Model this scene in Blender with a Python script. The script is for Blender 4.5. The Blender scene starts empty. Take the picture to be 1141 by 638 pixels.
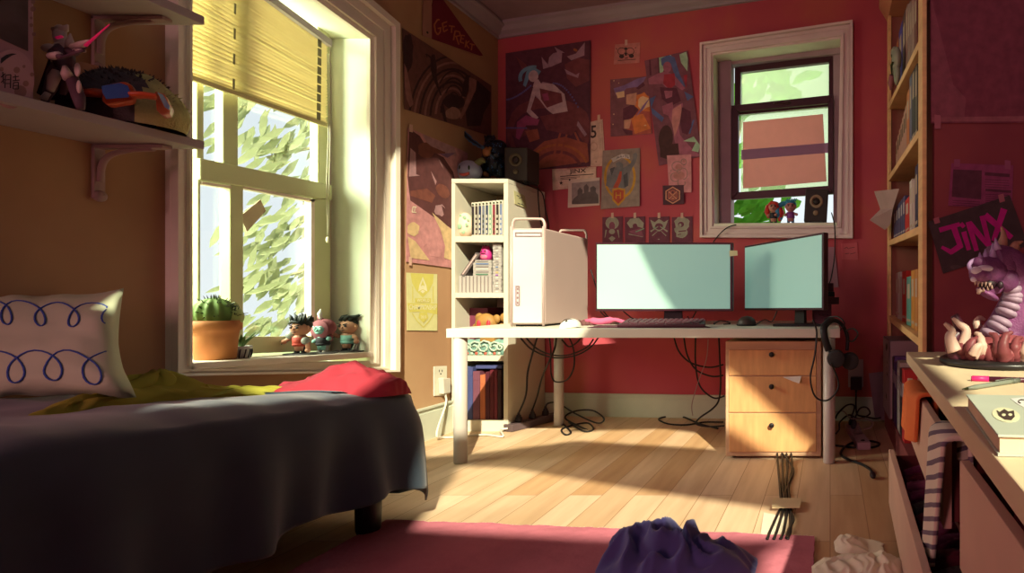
import bpy, bmesh, math, random
from mathutils import Vector, Matrix, geometry, noise
PI = math.pi
SC = bpy.context.scene
COL = SC.collection
V = Vector

# ------------------------------------------------------------------ camera, world, lights, exposure
F, CX, HY, H = 640.0, 925.0, 330.0, 0.916          # focal length in px (1141 wide), principal point, eye height
cam = bpy.data.cameras.new('camera')
cam.sensor_fit = 'HORIZONTAL'; cam.sensor_width = 36.0
cam.lens = 36.0 * F / 1141.0
cam.shift_x = -(CX - 570.5) / 1141.0
cam.shift_y = (HY - 319.0) / 1141.0
cam.clip_start = 0.05; cam.clip_end = 100
camo = bpy.data.objects.new('camera', cam); COL.objects.link(camo)
camo.location = (0, 0, H); camo.rotation_euler = (PI / 2, 0, 0)
SC.camera = camo

vs = SC.view_settings
SC.display_settings.display_device = 'sRGB'
vs.view_transform = 'Standard'; vs.look = 'None'; vs.exposure = 0.0; vs.gamma = 1.0; vs.use_curve_mapping = False

SKY = (0.76, 0.83, 0.87)
w = bpy.data.worlds.new('sky'); SC.world = w; w.use_nodes = True
wb = w.node_tree.nodes['Background']; wb.inputs[1].default_value = 1.15
wt = w.node_tree.nodes.new('ShaderNodeTexCoord'); wx = w.node_tree.nodes.new('ShaderNodeSeparateXYZ'); wr_ = w.node_tree.nodes.new('ShaderNodeValToRGB')
wr_.color_ramp.elements[0].position = .0; wr_.color_ramp.elements[0].color = (.80, .86, .90, 1)      # milky bright horizon
wr_.color_ramp.elements[1].position = .75; wr_.color_ramp.elements[1].color = (.10, .12, .17, 1)      # deeper sky overhead
we_ = wr_.color_ramp.elements.new(.38); we_.color = (.74, .82, .87, 1)
w.node_tree.links.new(wt.outputs['Generated'], wx.inputs[0]); w.node_tree.links.new(wx.outputs['Z'], wr_.inputs[0]); w.node_tree.links.new(wr_.outputs[0], wb.inputs[0])

SUN_D = V((-0.5, 1.0, -0.8))                         # the direction the sunlight travels
sun = bpy.data.lights.new('sun', 'SUN'); sun.energy = 9.0; sun.color = (1.0, 0.95, 0.68); sun.angle = 0.012
so = bpy.data.objects.new('sun', sun); COL.objects.link(so); so.location = (3, -6, 6)
so.rotation_euler = SUN_D.to_track_quat('-Z', 'Y').to_euler()

def area(name, loc, target, sx, sy, energy, color):
    l = bpy.data.lights.new(name, 'AREA'); l.shape = 'RECTANGLE'; l.size = sx; l.size_y = sy
    l.energy = energy; l.color = color
    o = bpy.data.objects.new(name, l); COL.objects.link(o); o.location = loc
    o.rotation_euler = (V(target) - V(loc)).to_track_quat('-Z', 'Y').to_euler()
    return o
area('left_window_skylight', (-4.3, 2.35, 2.15), (.4, 1.9, .45), 1.3, 1.3, 150, (1.0, 0.93, 0.80))
area('left_window_daylight', (-3.75, 1.75, 1.95), (-2.65, 3.2, 1.25), 1.0, 1.3, 155, (0.92, 1.0, 0.66))
area('back_window_daylight', (-0.9, 5.6, 2.6), (-0.2, 4.3, 1.6), 0.9, 0.9, 14, (0.92, 1.0, 0.72))
area('added_red_fill', (-2.25, -2.9, 1.8), (-.9, 4.4, 1.3), .55, 1.8, 62, (1.0, 0.44, 0.48))  # unseen reddish fill, added to lift the shaded surfaces

# ------------------------------------------------------------------ projection helpers (photo pixel -> point on a real surface)
XL = -2.58
def K(px, py, Y): return V(((px - CX) / F * Y, Y, H - (py - HY) / F * Y))
def WL(px, py, X=XL):
    Y = X * F / (px - CX); return K(px, py, Y)
def WB(px, py, off=0.0):
    Y = (4.46 - .0787 * 2.58 - off) / (1 + .0787 * (px - CX) / F); return K(px, py, Y)
def FL(px, py, z=0.0):
    return K(px, py, F * (H - z) / (py - HY))
def XP(px, py, X): return WL(px, py, X)
NB = V((-.0787, -1, 0)).normalized()
def ceil_z(x): return 3.0 + .105 * (x - XL)

# ------------------------------------------------------------------ materials
def lin(c):
    out = []
    for v in c:
        v /= 255.0
        out.append(v / 12.92 if v <= .04045 else ((v + .055) / 1.055) ** 2.4)
    return out
MATS = {}
def mat(name, col, rough=.75, var=.10, scale=6.0, spec=.3, metal=0.0, emit=None, estr=1.0, bump=0.0, sheen=0.0, stretch=None, coat=0.0):
    if name in MATS: return MATS[name]
    m = bpy.data.materials.new(name); m.use_nodes = True
    nt = m.node_tree; b = nt.nodes['Principled BSDF']
    r, g, bl = lin(col) if max(col) > 1.0 else col
    tc = nt.nodes.new('ShaderNodeTexCoord'); mp = nt.nodes.new('ShaderNodeMapping')
    if stretch: mp.inputs['Scale'].default_value = stretch
    nz = nt.nodes.new('ShaderNodeTexNoise'); nz.inputs['Scale'].default_value = scale; nz.inputs['Detail'].default_value = 3
    cr = nt.nodes.new('ShaderNodeValToRGB')
    e = cr.color_ramp.elements
    e[0].position = .3; e[1].position = .7
    e[0].color = (r * (1 - var), g * (1 - var), bl * (1 - var), 1)
    e[1].color = (min(1, r * (1 + var)), min(1, g * (1 + var)), min(1, bl * (1 + var)), 1)
    nt.links.new(tc.outputs['Object'], mp.inputs[0]); nt.links.new(mp.outputs[0], nz.inputs['Vector'])
    nt.links.new(nz.outputs['Fac'], cr.inputs[0]); nt.links.new(cr.outputs[0], b.inputs['Base Color'])
    b.inputs['Roughness'].default_value = rough; b.inputs['Metallic'].default_value = metal
    b.inputs['Specular IOR Level'].default_value = spec
    if sheen: b.inputs['Sheen Weight'].default_value = sheen
    if coat: b.inputs['Coat Weight'].default_value = coat
    if emit:
        er = lin(emit) if max(emit) > 1.0 else emit
        b.inputs['Emission Color'].default_value = (*er, 1); b.inputs['Emission Strength'].default_value = estr
    if bump:
        bp = nt.nodes.new('ShaderNodeBump'); bp.inputs['Strength'].default_value = bump; bp.inputs['Distance'].default_value = .01
        n2 = nt.nodes.new('ShaderNodeTexNoise'); n2.inputs['Scale'].default_value = scale * 8
        nt.links.new(tc.outputs['Object'], n2.inputs['Vector']); nt.links.new(n2.outputs['Fac'], bp.inputs['Height'])
        nt.links.new(bp.outputs[0], b.inputs['Normal'])
    MATS[name] = m
    return m

def glass_mat(name, tint, gloss=.06, haze=0.0):
    m = bpy.data.materials.new(name); m.use_nodes = True; nt = m.node_tree; nt.nodes.clear()
    o = nt.nodes.new('ShaderNodeOutputMaterial'); t = nt.nodes.new('ShaderNodeBsdfTransparent'); g = nt.nodes.new('ShaderNodeBsdfGlossy')
    t.inputs[0].default_value = (*tint, 1); g.inputs['Roughness'].default_value = .05
    mx = nt.nodes.new('ShaderNodeMixShader'); mx.inputs[0].default_value = gloss
    nt.links.new(t.outputs[0], mx.inputs[1]); nt.links.new(g.outputs[0], mx.inputs[2])
    last = mx
    if haze:
        tr = nt.nodes.new('ShaderNodeBsdfTranslucent'); tr.inputs[0].default_value = (.9, .95, .8, 1)
        m2 = nt.nodes.new('ShaderNodeMixShader'); m2.inputs[0].default_value = haze
        nt.links.new(mx.outputs[0], m2.inputs[1]); nt.links.new(tr.outputs[0], m2.inputs[2]); last = m2
    nt.links.new(last.outputs[0], o.inputs[0])
    return m
def translucent_mat(name, col, share=.6, scale=7.0):
    m = bpy.data.materials.new(name); m.use_nodes = True; nt = m.node_tree
    b = nt.nodes['Principled BSDF']; o = nt.nodes['Material Output']
    r, g, bl = lin(col)
    nz = nt.nodes.new('ShaderNodeTexNoise'); nz.inputs['Scale'].default_value = scale
    cr = nt.nodes.new('ShaderNodeValToRGB'); cr.color_ramp.elements[0].color = (r * .88, g * .88, bl * .88, 1); cr.color_ramp.elements[1].color = (r, g, bl, 1)
    nt.links.new(nz.outputs['Fac'], cr.inputs[0]); nt.links.new(cr.outputs[0], b.inputs['Base Color']); b.inputs['Roughness'].default_value = .8
    t = nt.nodes.new('ShaderNodeBsdfTranslucent'); nt.links.new(cr.outputs[0], t.inputs[0])
    mx = nt.nodes.new('ShaderNodeMixShader'); mx.inputs[0].default_value = share
    nt.links.new(b.outputs[0], mx.inputs[1]); nt.links.new(t.outputs[0], mx.inputs[2]); nt.links.new(mx.outputs[0], o.inputs[0])
    return m

def plank_mat():
    m = bpy.data.materials.new('oak_floorboards'); m.use_nodes = True; nt = m.node_tree; b = nt.nodes['Principled BSDF']
    tc = nt.nodes.new('ShaderNodeTexCoord'); mp = nt.nodes.new('ShaderNodeMapping'); mp.inputs['Rotation'].default_value = (0, 0, PI / 2)
    br = nt.nodes.new('ShaderNodeTexBrick'); br.inputs['Scale'].default_value = 1.0
    br.inputs['Brick Width'].default_value = 1.35; br.inputs['Row Height'].default_value = .15
    br.inputs['Mortar Size'].default_value = .0018; br.inputs['Mortar Smooth'].default_value = .3; br.offset = .37
    br.inputs['Color1'].default_value = (.50, .29, .14, 1); br.inputs['Color2'].default_value = (.70, .51, .345, 1); br.inputs['Mortar'].default_value = (.30, .15, .07, 1)
    br.inputs['Bias'].default_value = 0.0
    nz = nt.nodes.new('ShaderNodeTexNoise'); nz.inputs['Scale'].default_value = 3.0; nz.inputs['Detail'].default_value = 5
    mp2 = nt.nodes.new('ShaderNodeMapping'); mp2.inputs['Scale'].default_value = (7, .7, 1)
    mx = nt.nodes.new('ShaderNodeMix'); mx.data_type = 'RGBA'; mx.blend_type = 'MULTIPLY'; mx.inputs['Factor'].default_value = .45
    cr = nt.nodes.new('ShaderNodeValToRGB'); cr.color_ramp.elements[0].position = .3; cr.color_ramp.elements[0].color = (.62, .52, .44, 1); cr.color_ramp.elements[1].position = .65; cr.color_ramp.elements[1].color = (1, 1, 1, 1)
    L = nt.links.new
    L(tc.outputs['Object'], mp.inputs[0]); L(mp.outputs[0], br.inputs['Vector']); L(tc.outputs['Object'], mp2.inputs[0]); L(mp2.outputs[0], nz.inputs['Vector'])
    L(nz.outputs['Fac'], cr.inputs[0]); L(br.outputs['Color'], mx.inputs['A']); L(cr.outputs[0], mx.inputs['B']); L(mx.outputs['Result'], b.inputs['Base Color'])
    b.inputs['Roughness'].default_value = .42; b.inputs['Specular IOR Level'].default_value = .35
    return m

def wall_paint(name, c1, c2, c3, scale=.55):
    m = bpy.data.materials.new(name); m.use_nodes = True; nt = m.node_tree; b = nt.nodes['Principled BSDF']
    tc = nt.nodes.new('ShaderNodeTexCoord'); n1 = nt.nodes.new('ShaderNodeTexNoise'); n1.inputs['Scale'].default_value = scale * 3; n1.inputs['Detail'].default_value = 4
    cr = nt.nodes.new('ShaderNodeValToRGB'); e = cr.color_ramp.elements
    e[0].position = .35; e[0].color = (*c1, 1); e[1].position = .62; e[1].color = (*c3, 1); k = e.new(.5); k.color = (*c2, 1)
    nt.links.new(tc.outputs['Object'], n1.inputs['Vector']); nt.links.new(n1.outputs['Fac'], cr.inputs[0]); nt.links.new(cr.outputs[0], b.inputs['Base Color'])
    b.inputs['Roughness'].default_value = .85; b.inputs['Specular IOR Level'].default_value = .2
    MATS[name] = m
    return m

# ------------------------------------------------------------------ mesh builder
class MB:
    def __init__(s): s.v = []; s.f = []; s.m = []; s.sm = []
    def add(s, vs, fs, mi=0, smooth=False):
        n = len(s.v); s.v += [V(p) for p in vs]
        for f in fs: s.f.append([n + i for i in f]); s.m.append(mi); s.sm.append(smooth)
        return s
    def hexa(s, p, mi=0):   # p: bottom 4 then top 4
        return s.add(p, [(0, 3, 2, 1), (4, 5, 6, 7), (0, 1, 5, 4), (1, 2, 6, 5), (2, 3, 7, 6), (3, 0, 4, 7)], mi)
    def box(s, x0, x1, y0, y1, z0, z1, mi=0):
        return s.hexa([(x0, y0, z0), (x1, y0, z0), (x1, y1, z0), (x0, y1, z0), (x0, y0, z1), (x1, y0, z1), (x1, y1, z1), (x0, y1, z1)], mi)
    def prism(s, poly, ext, mi=0):
        n = len(poly); a = [V(p) for p in poly]; ext = V(ext); b = [p + ext for p in a]
        fs = [tuple(range(n - 1, -1, -1)), tuple(range(n, 2 * n))] + [(i, (i + 1) % n, n + (i + 1) % n, n + i) for i in range(n)]
        return s.add(a + b, fs, mi)
    def poly(s, pts, mi=0): return s.add(pts, [tuple(range(len(pts)))], mi)
    def tube(s, pts, r, mi=0, n=8, smooth=True, flat=1.0):
        pts = [V(p) for p in pts]; m = len(pts)
        rr = r if isinstance(r, (list, tuple)) else [r] * m
        vs = []; up = None
        for i, p in enumerate(pts):
            t = (pts[min(i + 1, m - 1)] - pts[max(i - 1, 0)]); t = t.normalized() if t.length > 1e-9 else V((0, 0, 1))
            if up is None: up = V((0, 0, 1)) if abs(t.z) < .9 else V((0, 1, 0))
            a = t.cross(up); a = a.normalized() if a.length > 1e-6 else t.orthogonal().normalized()
            b = a.cross(t).normalized(); up = b
            for k in range(n):
                q = 2 * PI * k / n; vs.append(p + (a * math.cos(q) + b * math.sin(q) * flat) * rr[i])
        fs = [(i * n + k, i * n + (k + 1) % n, (i + 1) * n + (k + 1) % n, (i + 1) * n + k) for i in range(m - 1) for k in range(n)]
        fs += [tuple(range(n - 1, -1, -1)), tuple(range((m - 1) * n, m * n))]
        return s.add(vs, fs, mi, smooth)
    def lathe(s, prof, c, mi=0, n=24, axis='Z', smooth=True, sx=1.0, sy=1.0):
        c = V(c); vs = []
        for (r, h) in prof:
            for k in range(n):
                q = 2 * PI * k / n; a, b = r * math.cos(q) * sx, r * math.sin(q) * sy
                vs.append(c + (V((a, b, h)) if axis == 'Z' else V((a, h, b)) if axis == 'Y' else V((h, a, b))))
        m = len(prof)
        fs = [(i * n + k, i * n + (k + 1) % n, (i + 1) * n + (k + 1) % n, (i + 1) * n + k) for i in range(m - 1) for k in range(n)]
        fs += [tuple(range(n - 1, -1, -1)), tuple(range((m - 1) * n, m * n))]
        return s.add(vs, fs, mi, smooth)
    def ell(s, c, r, mi=0, nu=16, nv=10, rot=None, pw=1.0):
        c = V(c); r = V(r) if not isinstance(r, (int, float)) else V((r, r, r)); vs = []
        def sp(x): return math.copysign(abs(x) ** pw, x)
        for j in range(nv + 1):
            ph = -PI / 2 + PI * j / nv
            for i in range(nu):
                th = 2 * PI * i / nu
                p = V((r.x * sp(math.cos(ph)) * sp(math.cos(th)), r.y * sp(math.cos(ph)) * sp(math.sin(th)), r.z * sp(math.sin(ph))))
                if rot is not None: p = rot @ p
                vs.append(c + p)
        fs = [(j * nu + i, j * nu + (i + 1) % nu, (j + 1) * nu + (i + 1) % nu, (j + 1) * nu + i) for j in range(nv) for i in range(nu)]
        return s.add(vs, fs, mi, True)
    def ring(s, inner, outer, nrm, h0, h1, mi=0):
        nrm = V(nrm); n = len(inner); i0 = [V(p) for p in inner]; o0 = [V(p) for p in outer]
        for k in range(n):
            l = (k + 1) % n
            s.hexa([i0[k] + nrm * h0, i0[l] + nrm * h0, o0[l] + nrm * h0, o0[k] + nrm * h0, i0[k] + nrm * h1, i0[l] + nrm * h1, o0[l] + nrm * h1, o0[k] + nrm * h1], mi)
        return s
    def grid(s, fn, nu, nv, mi=0, closed_u=False, smooth=True):
        vs = [fn(i / nu if closed_u else i / (nu - 1), j / (nv - 1)) for j in range(nv) for i in range(nu)]
        fs = []
        for j in range(nv - 1):
            for i in range(nu if closed_u else nu - 1):
                k = (i + 1) % nu; fs.append((j * nu + i, j * nu + k, (j + 1) * nu + k, (j + 1) * nu + i))
        return s.add(vs, fs, mi, smooth)

WORLD = {}
def tag(o, label=None, cat=None, group=None, kind=None):
    if label: o['label'] = label
    if cat: o['category'] = cat
    if group: o['group'] = group
    if kind: o['kind'] = kind
    return o
def obj(name, mb, mats, parent=None, label=None, cat=None, group=None, kind=None, mods=None, bevel=0.0, fix=True):
    if not isinstance(mats, (list, tuple)): mats = [mats]
    lo = V((min(p.x for p in mb.v), min(p.y for p in mb.v), min(p.z for p in mb.v))); hi = V((max(p.x for p in mb.v), max(p.y for p in mb.v), max(p.z for p in mb.v)))
    c = V(((lo.x + hi.x) / 2, (lo.y + hi.y) / 2, lo.z))
    me = bpy.data.meshes.new(name); me.from_pydata([tuple(p - c) for p in mb.v], [], mb.f)
    for m in mats: me.materials.append(m)
    me.polygons.foreach_set('material_index', mb.m); me.polygons.foreach_set('use_smooth', mb.sm)
    if fix:
        bm = bmesh.new(); bm.from_mesh(me); bmesh.ops.recalc_face_normals(bm, faces=bm.faces); bm.to_mesh(me); bm.free()
    me.update()
    o = bpy.data.objects.new(name, me); COL.objects.link(o)
    pl = WORLD.get(parent.name, V((0, 0, 0))) if parent else V((0, 0, 0))
    o.location = c - pl
    if parent: o.parent = parent
    WORLD[o.name] = c
    if bevel:
        b = o.modifiers.new('bevel', 'BEVEL'); b.width = bevel; b.segments = 2; b.limit_method = 'ANGLE'; b.angle_limit = math.radians(40)
    if mods:
        for kind_, lv in mods:
            if kind_ == 'sub': q = o.modifiers.new('sub', 'SUBSURF'); q.levels = lv; q.render_levels = lv
            if kind_ == 'solid': q = o.modifiers.new('solid', 'SOLIDIFY'); q.thickness = lv; q.offset = 0
    return tag(o, label, cat, group, kind)
def thing(name, loc, label=None, cat=None, group=None, kind=None):
    o = bpy.data.objects.new(name, None); COL.objects.link(o); o.location = loc; o.empty_display_size = .1
    WORLD[o.name] = V(loc)
    return tag(o, label, cat, group, kind)
def smoothpts(pts, seg=6):
    pts = [V(p) for p in pts]; out = []
    n = len(pts)
    for i in range(n - 1):
        p0, p1, p2, p3 = pts[max(i - 1, 0)], pts[i], pts[i + 1], pts[min(i + 2, n - 1)]
        for k in range(seg):
            t = k / seg
            out.append(.5 * ((2 * p1) + (p2 - p0) * t + (2 * p0 - 5 * p1 + 4 * p2 - p3) * t * t + (3 * p1 - p0 - 3 * p2 + p3) * t ** 3))
    out.append(pts[-1]); return out

_T = {}
def text_shape(s, bold=False):
    """2D outline mesh of a string, normalised to height ~1"""
    if s in _T: return _T[s]
    cu = bpy.data.curves.new('t', 'FONT'); cu.body = s; cu.size = 1.0; cu.resolution_u = 2; cu.fill_mode = 'FRONT'
    if bold: cu.offset = .015
    o = bpy.data.objects.new('t', cu); COL.objects.link(o)
    bpy.context.view_layer.update()
    dg = bpy.context.evaluated_depsgraph_get()
    me = bpy.data.meshes.new_from_object(o.evaluated_get(dg))
    vs = [(v.co.x, v.co.y) for v in me.vertices]; fs = [tuple(p.vertices) for p in me.polygons]
    bpy.data.objects.remove(o); bpy.data.curves.remove(cu); bpy.data.meshes.remove(me)
    if vs:
        x0 = min(a for a, b in vs); x1 = max(a for a, b in vs); y0 = min(b for a, b in vs); y1 = max(b for a, b in vs)
        vs = [((a - x0) / (x1 - x0 or 1), (b - y0) / (y1 - y0 or 1)) for a, b in vs]
    _T[s] = (vs, fs); return _T[s]
def put_text(mb, s, q, mi, bold=False):
    """q: world corners TL, TR, BR, BL of the lettering"""
    vs, fs = text_shape(s, bold)
    tl, tr, br, bl = [V(p) for p in q]
    mb.add([(bl * (1 - a) + br * a) * (1 - b) + (tl * (1 - a) + tr * a) * b for a, b in vs], fs, mi)

# pixel-space art helpers for flat printed sheets
def blob(cx, cy, rx, ry, rot=0, n=14, j=.0, seed=0):
    rd = random.Random(seed); out = []
    c, s_ = math.cos(rot), math.sin(rot)
    for i in range(n):
        q = 2 * PI * i / n; k = 1 + rd.uniform(-j, j); a, b = rx * k * math.cos(q), ry * k * math.sin(q)
        out.append((cx + a * c - b * s_, cy + a * s_ + b * c))
    return out
def stroke(x0, y0, x1, y1, w0, w1=None):
    w1 = w0 if w1 is None else w1; d = math.hypot(x1 - x0, y1 - y0) or 1; nx, ny = -(y1 - y0) / d, (x1 - x0) / d
    return [(x0 + nx * w0 / 2, y0 + ny * w0 / 2), (x1 + nx * w1 / 2, y1 + ny * w1 / 2), (x1 - nx * w1 / 2, y1 - ny * w1 / 2), (x0 - nx * w0 / 2, y0 - ny * w0 / 2)]
def arc(cx, cy, rx, ry, a0, a1, w, n=12):
    o = [(cx + rx * math.cos(a0 + (a1 - a0) * i / n), cy + ry * math.sin(a0 + (a1 - a0) * i / n)) for i in range(n + 1)]
    k = [(cx + (rx - w) * math.cos(a1 - (a1 - a0) * i / n), cy + (ry - w) * math.sin(a1 - (a1 - a0) * i / n)) for i in range(n + 1)]
    return o + k
def crop(ox, oy, s_):
    return lambda pts: [(ox + x / s_, oy + y / s_) for x, y in pts]
def clip_poly(pts, quad):
    ar = sum(quad[i][0] * quad[(i + 1) % 4][1] - quad[(i + 1) % 4][0] * quad[i][1] for i in range(4)); sg = 1 if ar > 0 else -1
    cx_, cy_ = sum(p[0] for p in quad) / 4, sum(p[1] for p in quad) / 4
    quad = [(cx_ + (x - cx_) * .992, cy_ + (y - cy_) * .992) for x, y in quad]
    out = list(pts)
    for i in range(4):
        (ax, ay), (bx, by) = quad[i], quad[(i + 1) % 4]; src, out = out, []
        side = lambda p: sg * ((bx - ax) * (p[1] - ay) - (by - ay) * (p[0] - ax))
        for k in range(len(src)):
            p, q = src[k], src[(k + 1) % len(src)]; sp_, sq = side(p), side(q)
            if sp_ >= 0: out.append(p)
            if (sp_ >= 0) != (sq >= 0):
                t = sp_ / (sp_ - sq); out.append((p[0] + (q[0] - p[0]) * t, p[1] + (q[1] - p[1]) * t))
        if not out: return []
    return out
def sheet(name, plane, nrm, quad, mats, shapes=(), texts=(), tapes=(), tape_mat=None, off=.004, th=.0015, label=None, cat='poster', group=None, cr=None, parent=None, curl=0.0):
    """a printed sheet: paper, printed shapes (mesh pattern), optional tape strips as parts"""
    nrm = V(nrm); mb = MB()
    q = [plane(x, y) for x, y in quad]
    lift = [0] * 4
    if curl: lift = curl if isinstance(curl, (list, tuple)) else [0, 0, curl, curl]
    def L(px, py):   # lift by bilinear position in quad (approximate, by y)
        ys = [p[1] for p in quad]; y0, y1 = min(ys), max(ys); t = (py - y0) / max(1e-6, y1 - y0); t = min(1, max(0, t))
        return (lift[0] + lift[1]) / 2 * (1 - t) + (lift[2] + lift[3]) / 2 * t
    mb.prism([p + nrm * (off + L(*quad[i])) for i, p in enumerate(q)], nrm * th, 0)
    k = 1
    for mi, pts in shapes:
        if cr: pts = cr(pts)
        pts = clip_poly(pts, quad)
        if len(pts) < 3: continue
        lo = [plane(x, y) + nrm * (off + th + .00012 * k + L(x, y)) for x, y in pts]
        tris = geometry.tessellate_polygon([[V((x, y, 0)) for x, y in pts]])
        mb.add(lo, [tuple(t) for t in tris], mi); k += 1
    for (s_, tq, mi) in texts:
        if cr: tq = cr(tq)
        put_text(mb, s_, [plane(x, y) + nrm * (off + th + .00012 * (k + 2) + L(x, y)) for x, y in tq], mi, True)
    o = obj(name, mb, mats, parent, label, cat if not parent else None, group)
    for tq in tapes:
        tb = MB().prism([plane(x, y) + nrm * (off + th + .00012 * (k + 6)) for x, y in (cr(tq) if cr else tq)], nrm * .0006)
        obj('tape_strip', tb, tape_mat, o)
    return o

# ------------------------------------------------------------------ the room
M_left = wall_paint('tan_wall_paint', (.36, .20, .11), (.40, .23, .125), (.44, .265, .145))
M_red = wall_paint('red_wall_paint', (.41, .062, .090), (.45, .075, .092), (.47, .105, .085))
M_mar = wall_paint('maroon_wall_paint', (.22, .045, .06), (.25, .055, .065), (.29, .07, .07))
M_ceil = mat('ceiling_plaster', (150, 120, 125), .9)
M_trim = mat('cream_painted_trim', (.74, .66, .56), .5, .05, 3)
M_crown = mat('grey_painted_moulding', (.33, .27, .29), .6, .08, 3)
M_floor = plank_mat()
M_base = mat('grey_green_skirting', (.50, .52, .42), .6, .05)
YR, XR, YJ, XJ = -.45, 2.6, 2.62, .44      # rear wall, right wall, jogged wall face and its end

def wall_with_hole(name, plane_pts, hole, m):
    outer = [V(p) for p in plane_pts]; loops = [outer] + ([[V(p) for p in hole]] if hole else [])
    tris = geometry.tessellate_polygon(loops)
    flat = [p for l in loops for p in l]
    mb = MB().add(flat, [tuple(t) for t in tris]); return obj(name, mb, m, kind='structure')

fl = MB().box(XL - .02, XR, YR, 4.75, -.06, 0); obj('floor', fl, M_floor, kind='structure')

# ceiling with invented openings, unseen above and behind the viewer, cut to shape the sun patches
def zc2(l): return [V((x, y, ceil_z(x))) for x, y in l]
R1 = zc2([(-1.68, 1.59), (-1.78, 2.2), (-1.30, 2.2), (.08, .95), (.40, .57), (.66, .30), (.92, .14), (.80, .02), (.28, -.02), (.26, -.24), (.95, -.24), (1.27, -.42), (2.06, -1.06), (1.9, -1.12), (1.50, -.85), (.47, -.50), (0, -.72), (-.26, -.78), (-.62, -.5), (-.95, 0)])
R2 = zc2([(.05, -1.0), (.36, -1.07), (1.16, -1.5), (1.92, -1.87), (2.02, -1.98), (1.98, -2.2), (1.35, -2.12), (.45, -1.9), (.32, -1.62), (.18, -1.25)])
R4 = zc2([(-.90, -.92), (-.10, -1.0), (-.07, -1.15), (-.12, -1.5), (-.22, -1.75), (-.30, -1.50), (-.36, -1.28), (-.8, -1.12)])
R3 = zc2([(2.13, -1.15), (2.55, -1.15), (2.55, -3.4), (1.88, -3.4), (1.94, -2.32), (2.12, -2.1)])
YR = -3.5
cz = lambda x, y: V((x, y, ceil_z(x)))
loops = [[cz(XL, YR), cz(XR, YR), cz(XR, 4.8), cz(XL, 4.8)], R1, R2, R3, R4]
tris = geometry.tessellate_polygon(loops); flat = [p for l in loops for p in l]
obj('ceiling', MB().add(flat, [tuple(t) for t in tris]), M_ceil, kind='structure')
fl = MB().box(XL - .02, XR, YR, -.45, -.06, 0); obj('floor', fl, M_floor, kind='structure')

# left wall with the big sash window opening
WI = [WL(208, 404), WL(409, 402), WL(409, 43), K(208, 0, 2.303)]; WI[3] = V((XL, WI[0].y, 2.47))
wall_with_hole('wall_left', [(XL, YR, 0), (XL, 4.62, 0), (XL, 4.62, 3.0), (XL, YR, 3.0)], WI, M_left)
# back wall
def yb(x): return 4.46 - .0787 * (x - XL)
BO = [WB(796.5, 251), WB(933, 250), WB(937, 43.5), WB(795, 62)]
xr = .95
wall_with_hole('wall_back', [(XL, yb(XL), 0), (xr, yb(xr), 0), (xr, yb(xr), ceil_z(xr)), (XL, yb(XL), ceil_z(XL))], BO, M_red)
# right side: alcove behind the bookcase, jogged wall facing the room, side wall and rear wall
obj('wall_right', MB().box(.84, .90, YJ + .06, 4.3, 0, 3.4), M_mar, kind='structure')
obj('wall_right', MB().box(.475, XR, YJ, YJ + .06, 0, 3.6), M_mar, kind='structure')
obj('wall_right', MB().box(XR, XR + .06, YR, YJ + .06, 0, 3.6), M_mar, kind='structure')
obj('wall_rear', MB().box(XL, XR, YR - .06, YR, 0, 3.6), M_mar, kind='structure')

# crown mouldings
def crown(mb, a, b, inn):
    a, b, inn = V(a), V(b), V(inn)
    prof = [(0, 0), (.10, 0), (.10, -.02), (.075, -.03), (.05, -.055), (.02, -.07), (.02, -.09), (0, -.09)]
    pa = [a + inn * u + V((0, 0, h + .0)) for u, h in prof]; pb = [b + inn * u + V((0, 0, h)) for u, h in prof]
    n = len(prof)
    mb.add(pa + pb, [tuple(range(n)), tuple(range(2 * n - 1, n - 1, -1))] + [(i, (i + 1) % n, n + (i + 1) % n, n + i) for i in range(n)])
    return mb
obj('trim_1', crown(MB(), (XL, YR, 3.0), (XL, 4.46, 3.0), (1, 0, 0)), M_crown, kind='structure')
obj('trim_2', crown(MB(), (XL, yb(XL), ceil_z(XL)), (.84, yb(.84), ceil_z(.84)), (-.0787, -1, 0)), M_crown, kind='structure')
# baseboards
def skirting(name, a, b, nrm, h):
    a, b, nrm = V(a), V(b), V(nrm); mb = MB()
    for (t, z0, z1) in ((.018, 0, h - .035), (.012, h - .035, h - .012), (.022, h - .012, h)):
        mb.hexa([a + V((0, 0, z0)), b + V((0, 0, z0)), b + nrm * t + V((0, 0, z0)), a + nrm * t + V((0, 0, z0)), a + V((0, 0, z1)), b + V((0, 0, z1)), b + nrm * t + V((0, 0, z1)), a + nrm * t + V((0, 0, z1))])
    obj(name, mb, M_base, kind='structure')
skirting('baseboard_left', (XL, YR, 0), (XL, 4.45, 0), (1, 0, 0), .21)
skirting('baseboard_back', (XL, yb(XL), 0), (.84, yb(.84), 0), (-.0787, -1, 0), .175)

# ------------------------------------------------------------------ window 1 (left wall)
GX = -2.80
w1 = thing('window_1', (XL, 2.75, .6), kind='structure')
M_sash = mat('olive_sash_paint', (.60, .60, .34), .55, .06, 3)
M_casing = mat('window_casing_paint', (.80, .72, .60), .5, .05, 3)
outer = [WL(184, 419), WL(437, 414), WL(437, 26), V((XL, WL(184, 419).y, 2.72))]
cas = MB()
def lerpq(a, b, t): return [p * (1 - t) + q * t for p, q in zip(a, b)]
for t0, t1, h in ((-.02, 1, .02), (.12, .24, .034), (.5, .66, .03), (.80, .99, .05)):
    cas.ring(lerpq(WI, outer, t0), lerpq(WI, outer, t1), (1, 0, 0), 0.0, h)
obj('casing', cas, M_casing, w1)
rv = MB(); GI = [V((GX, p.y, p.z)) for p in WI]
for k in (1, 2, 3):
    l = (k + 1) % 4; out = V((0, 0, 0))
    rv.add([WI[k], WI[l], GI[l], GI[k]], [(0, 1, 2, 3)])
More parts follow.
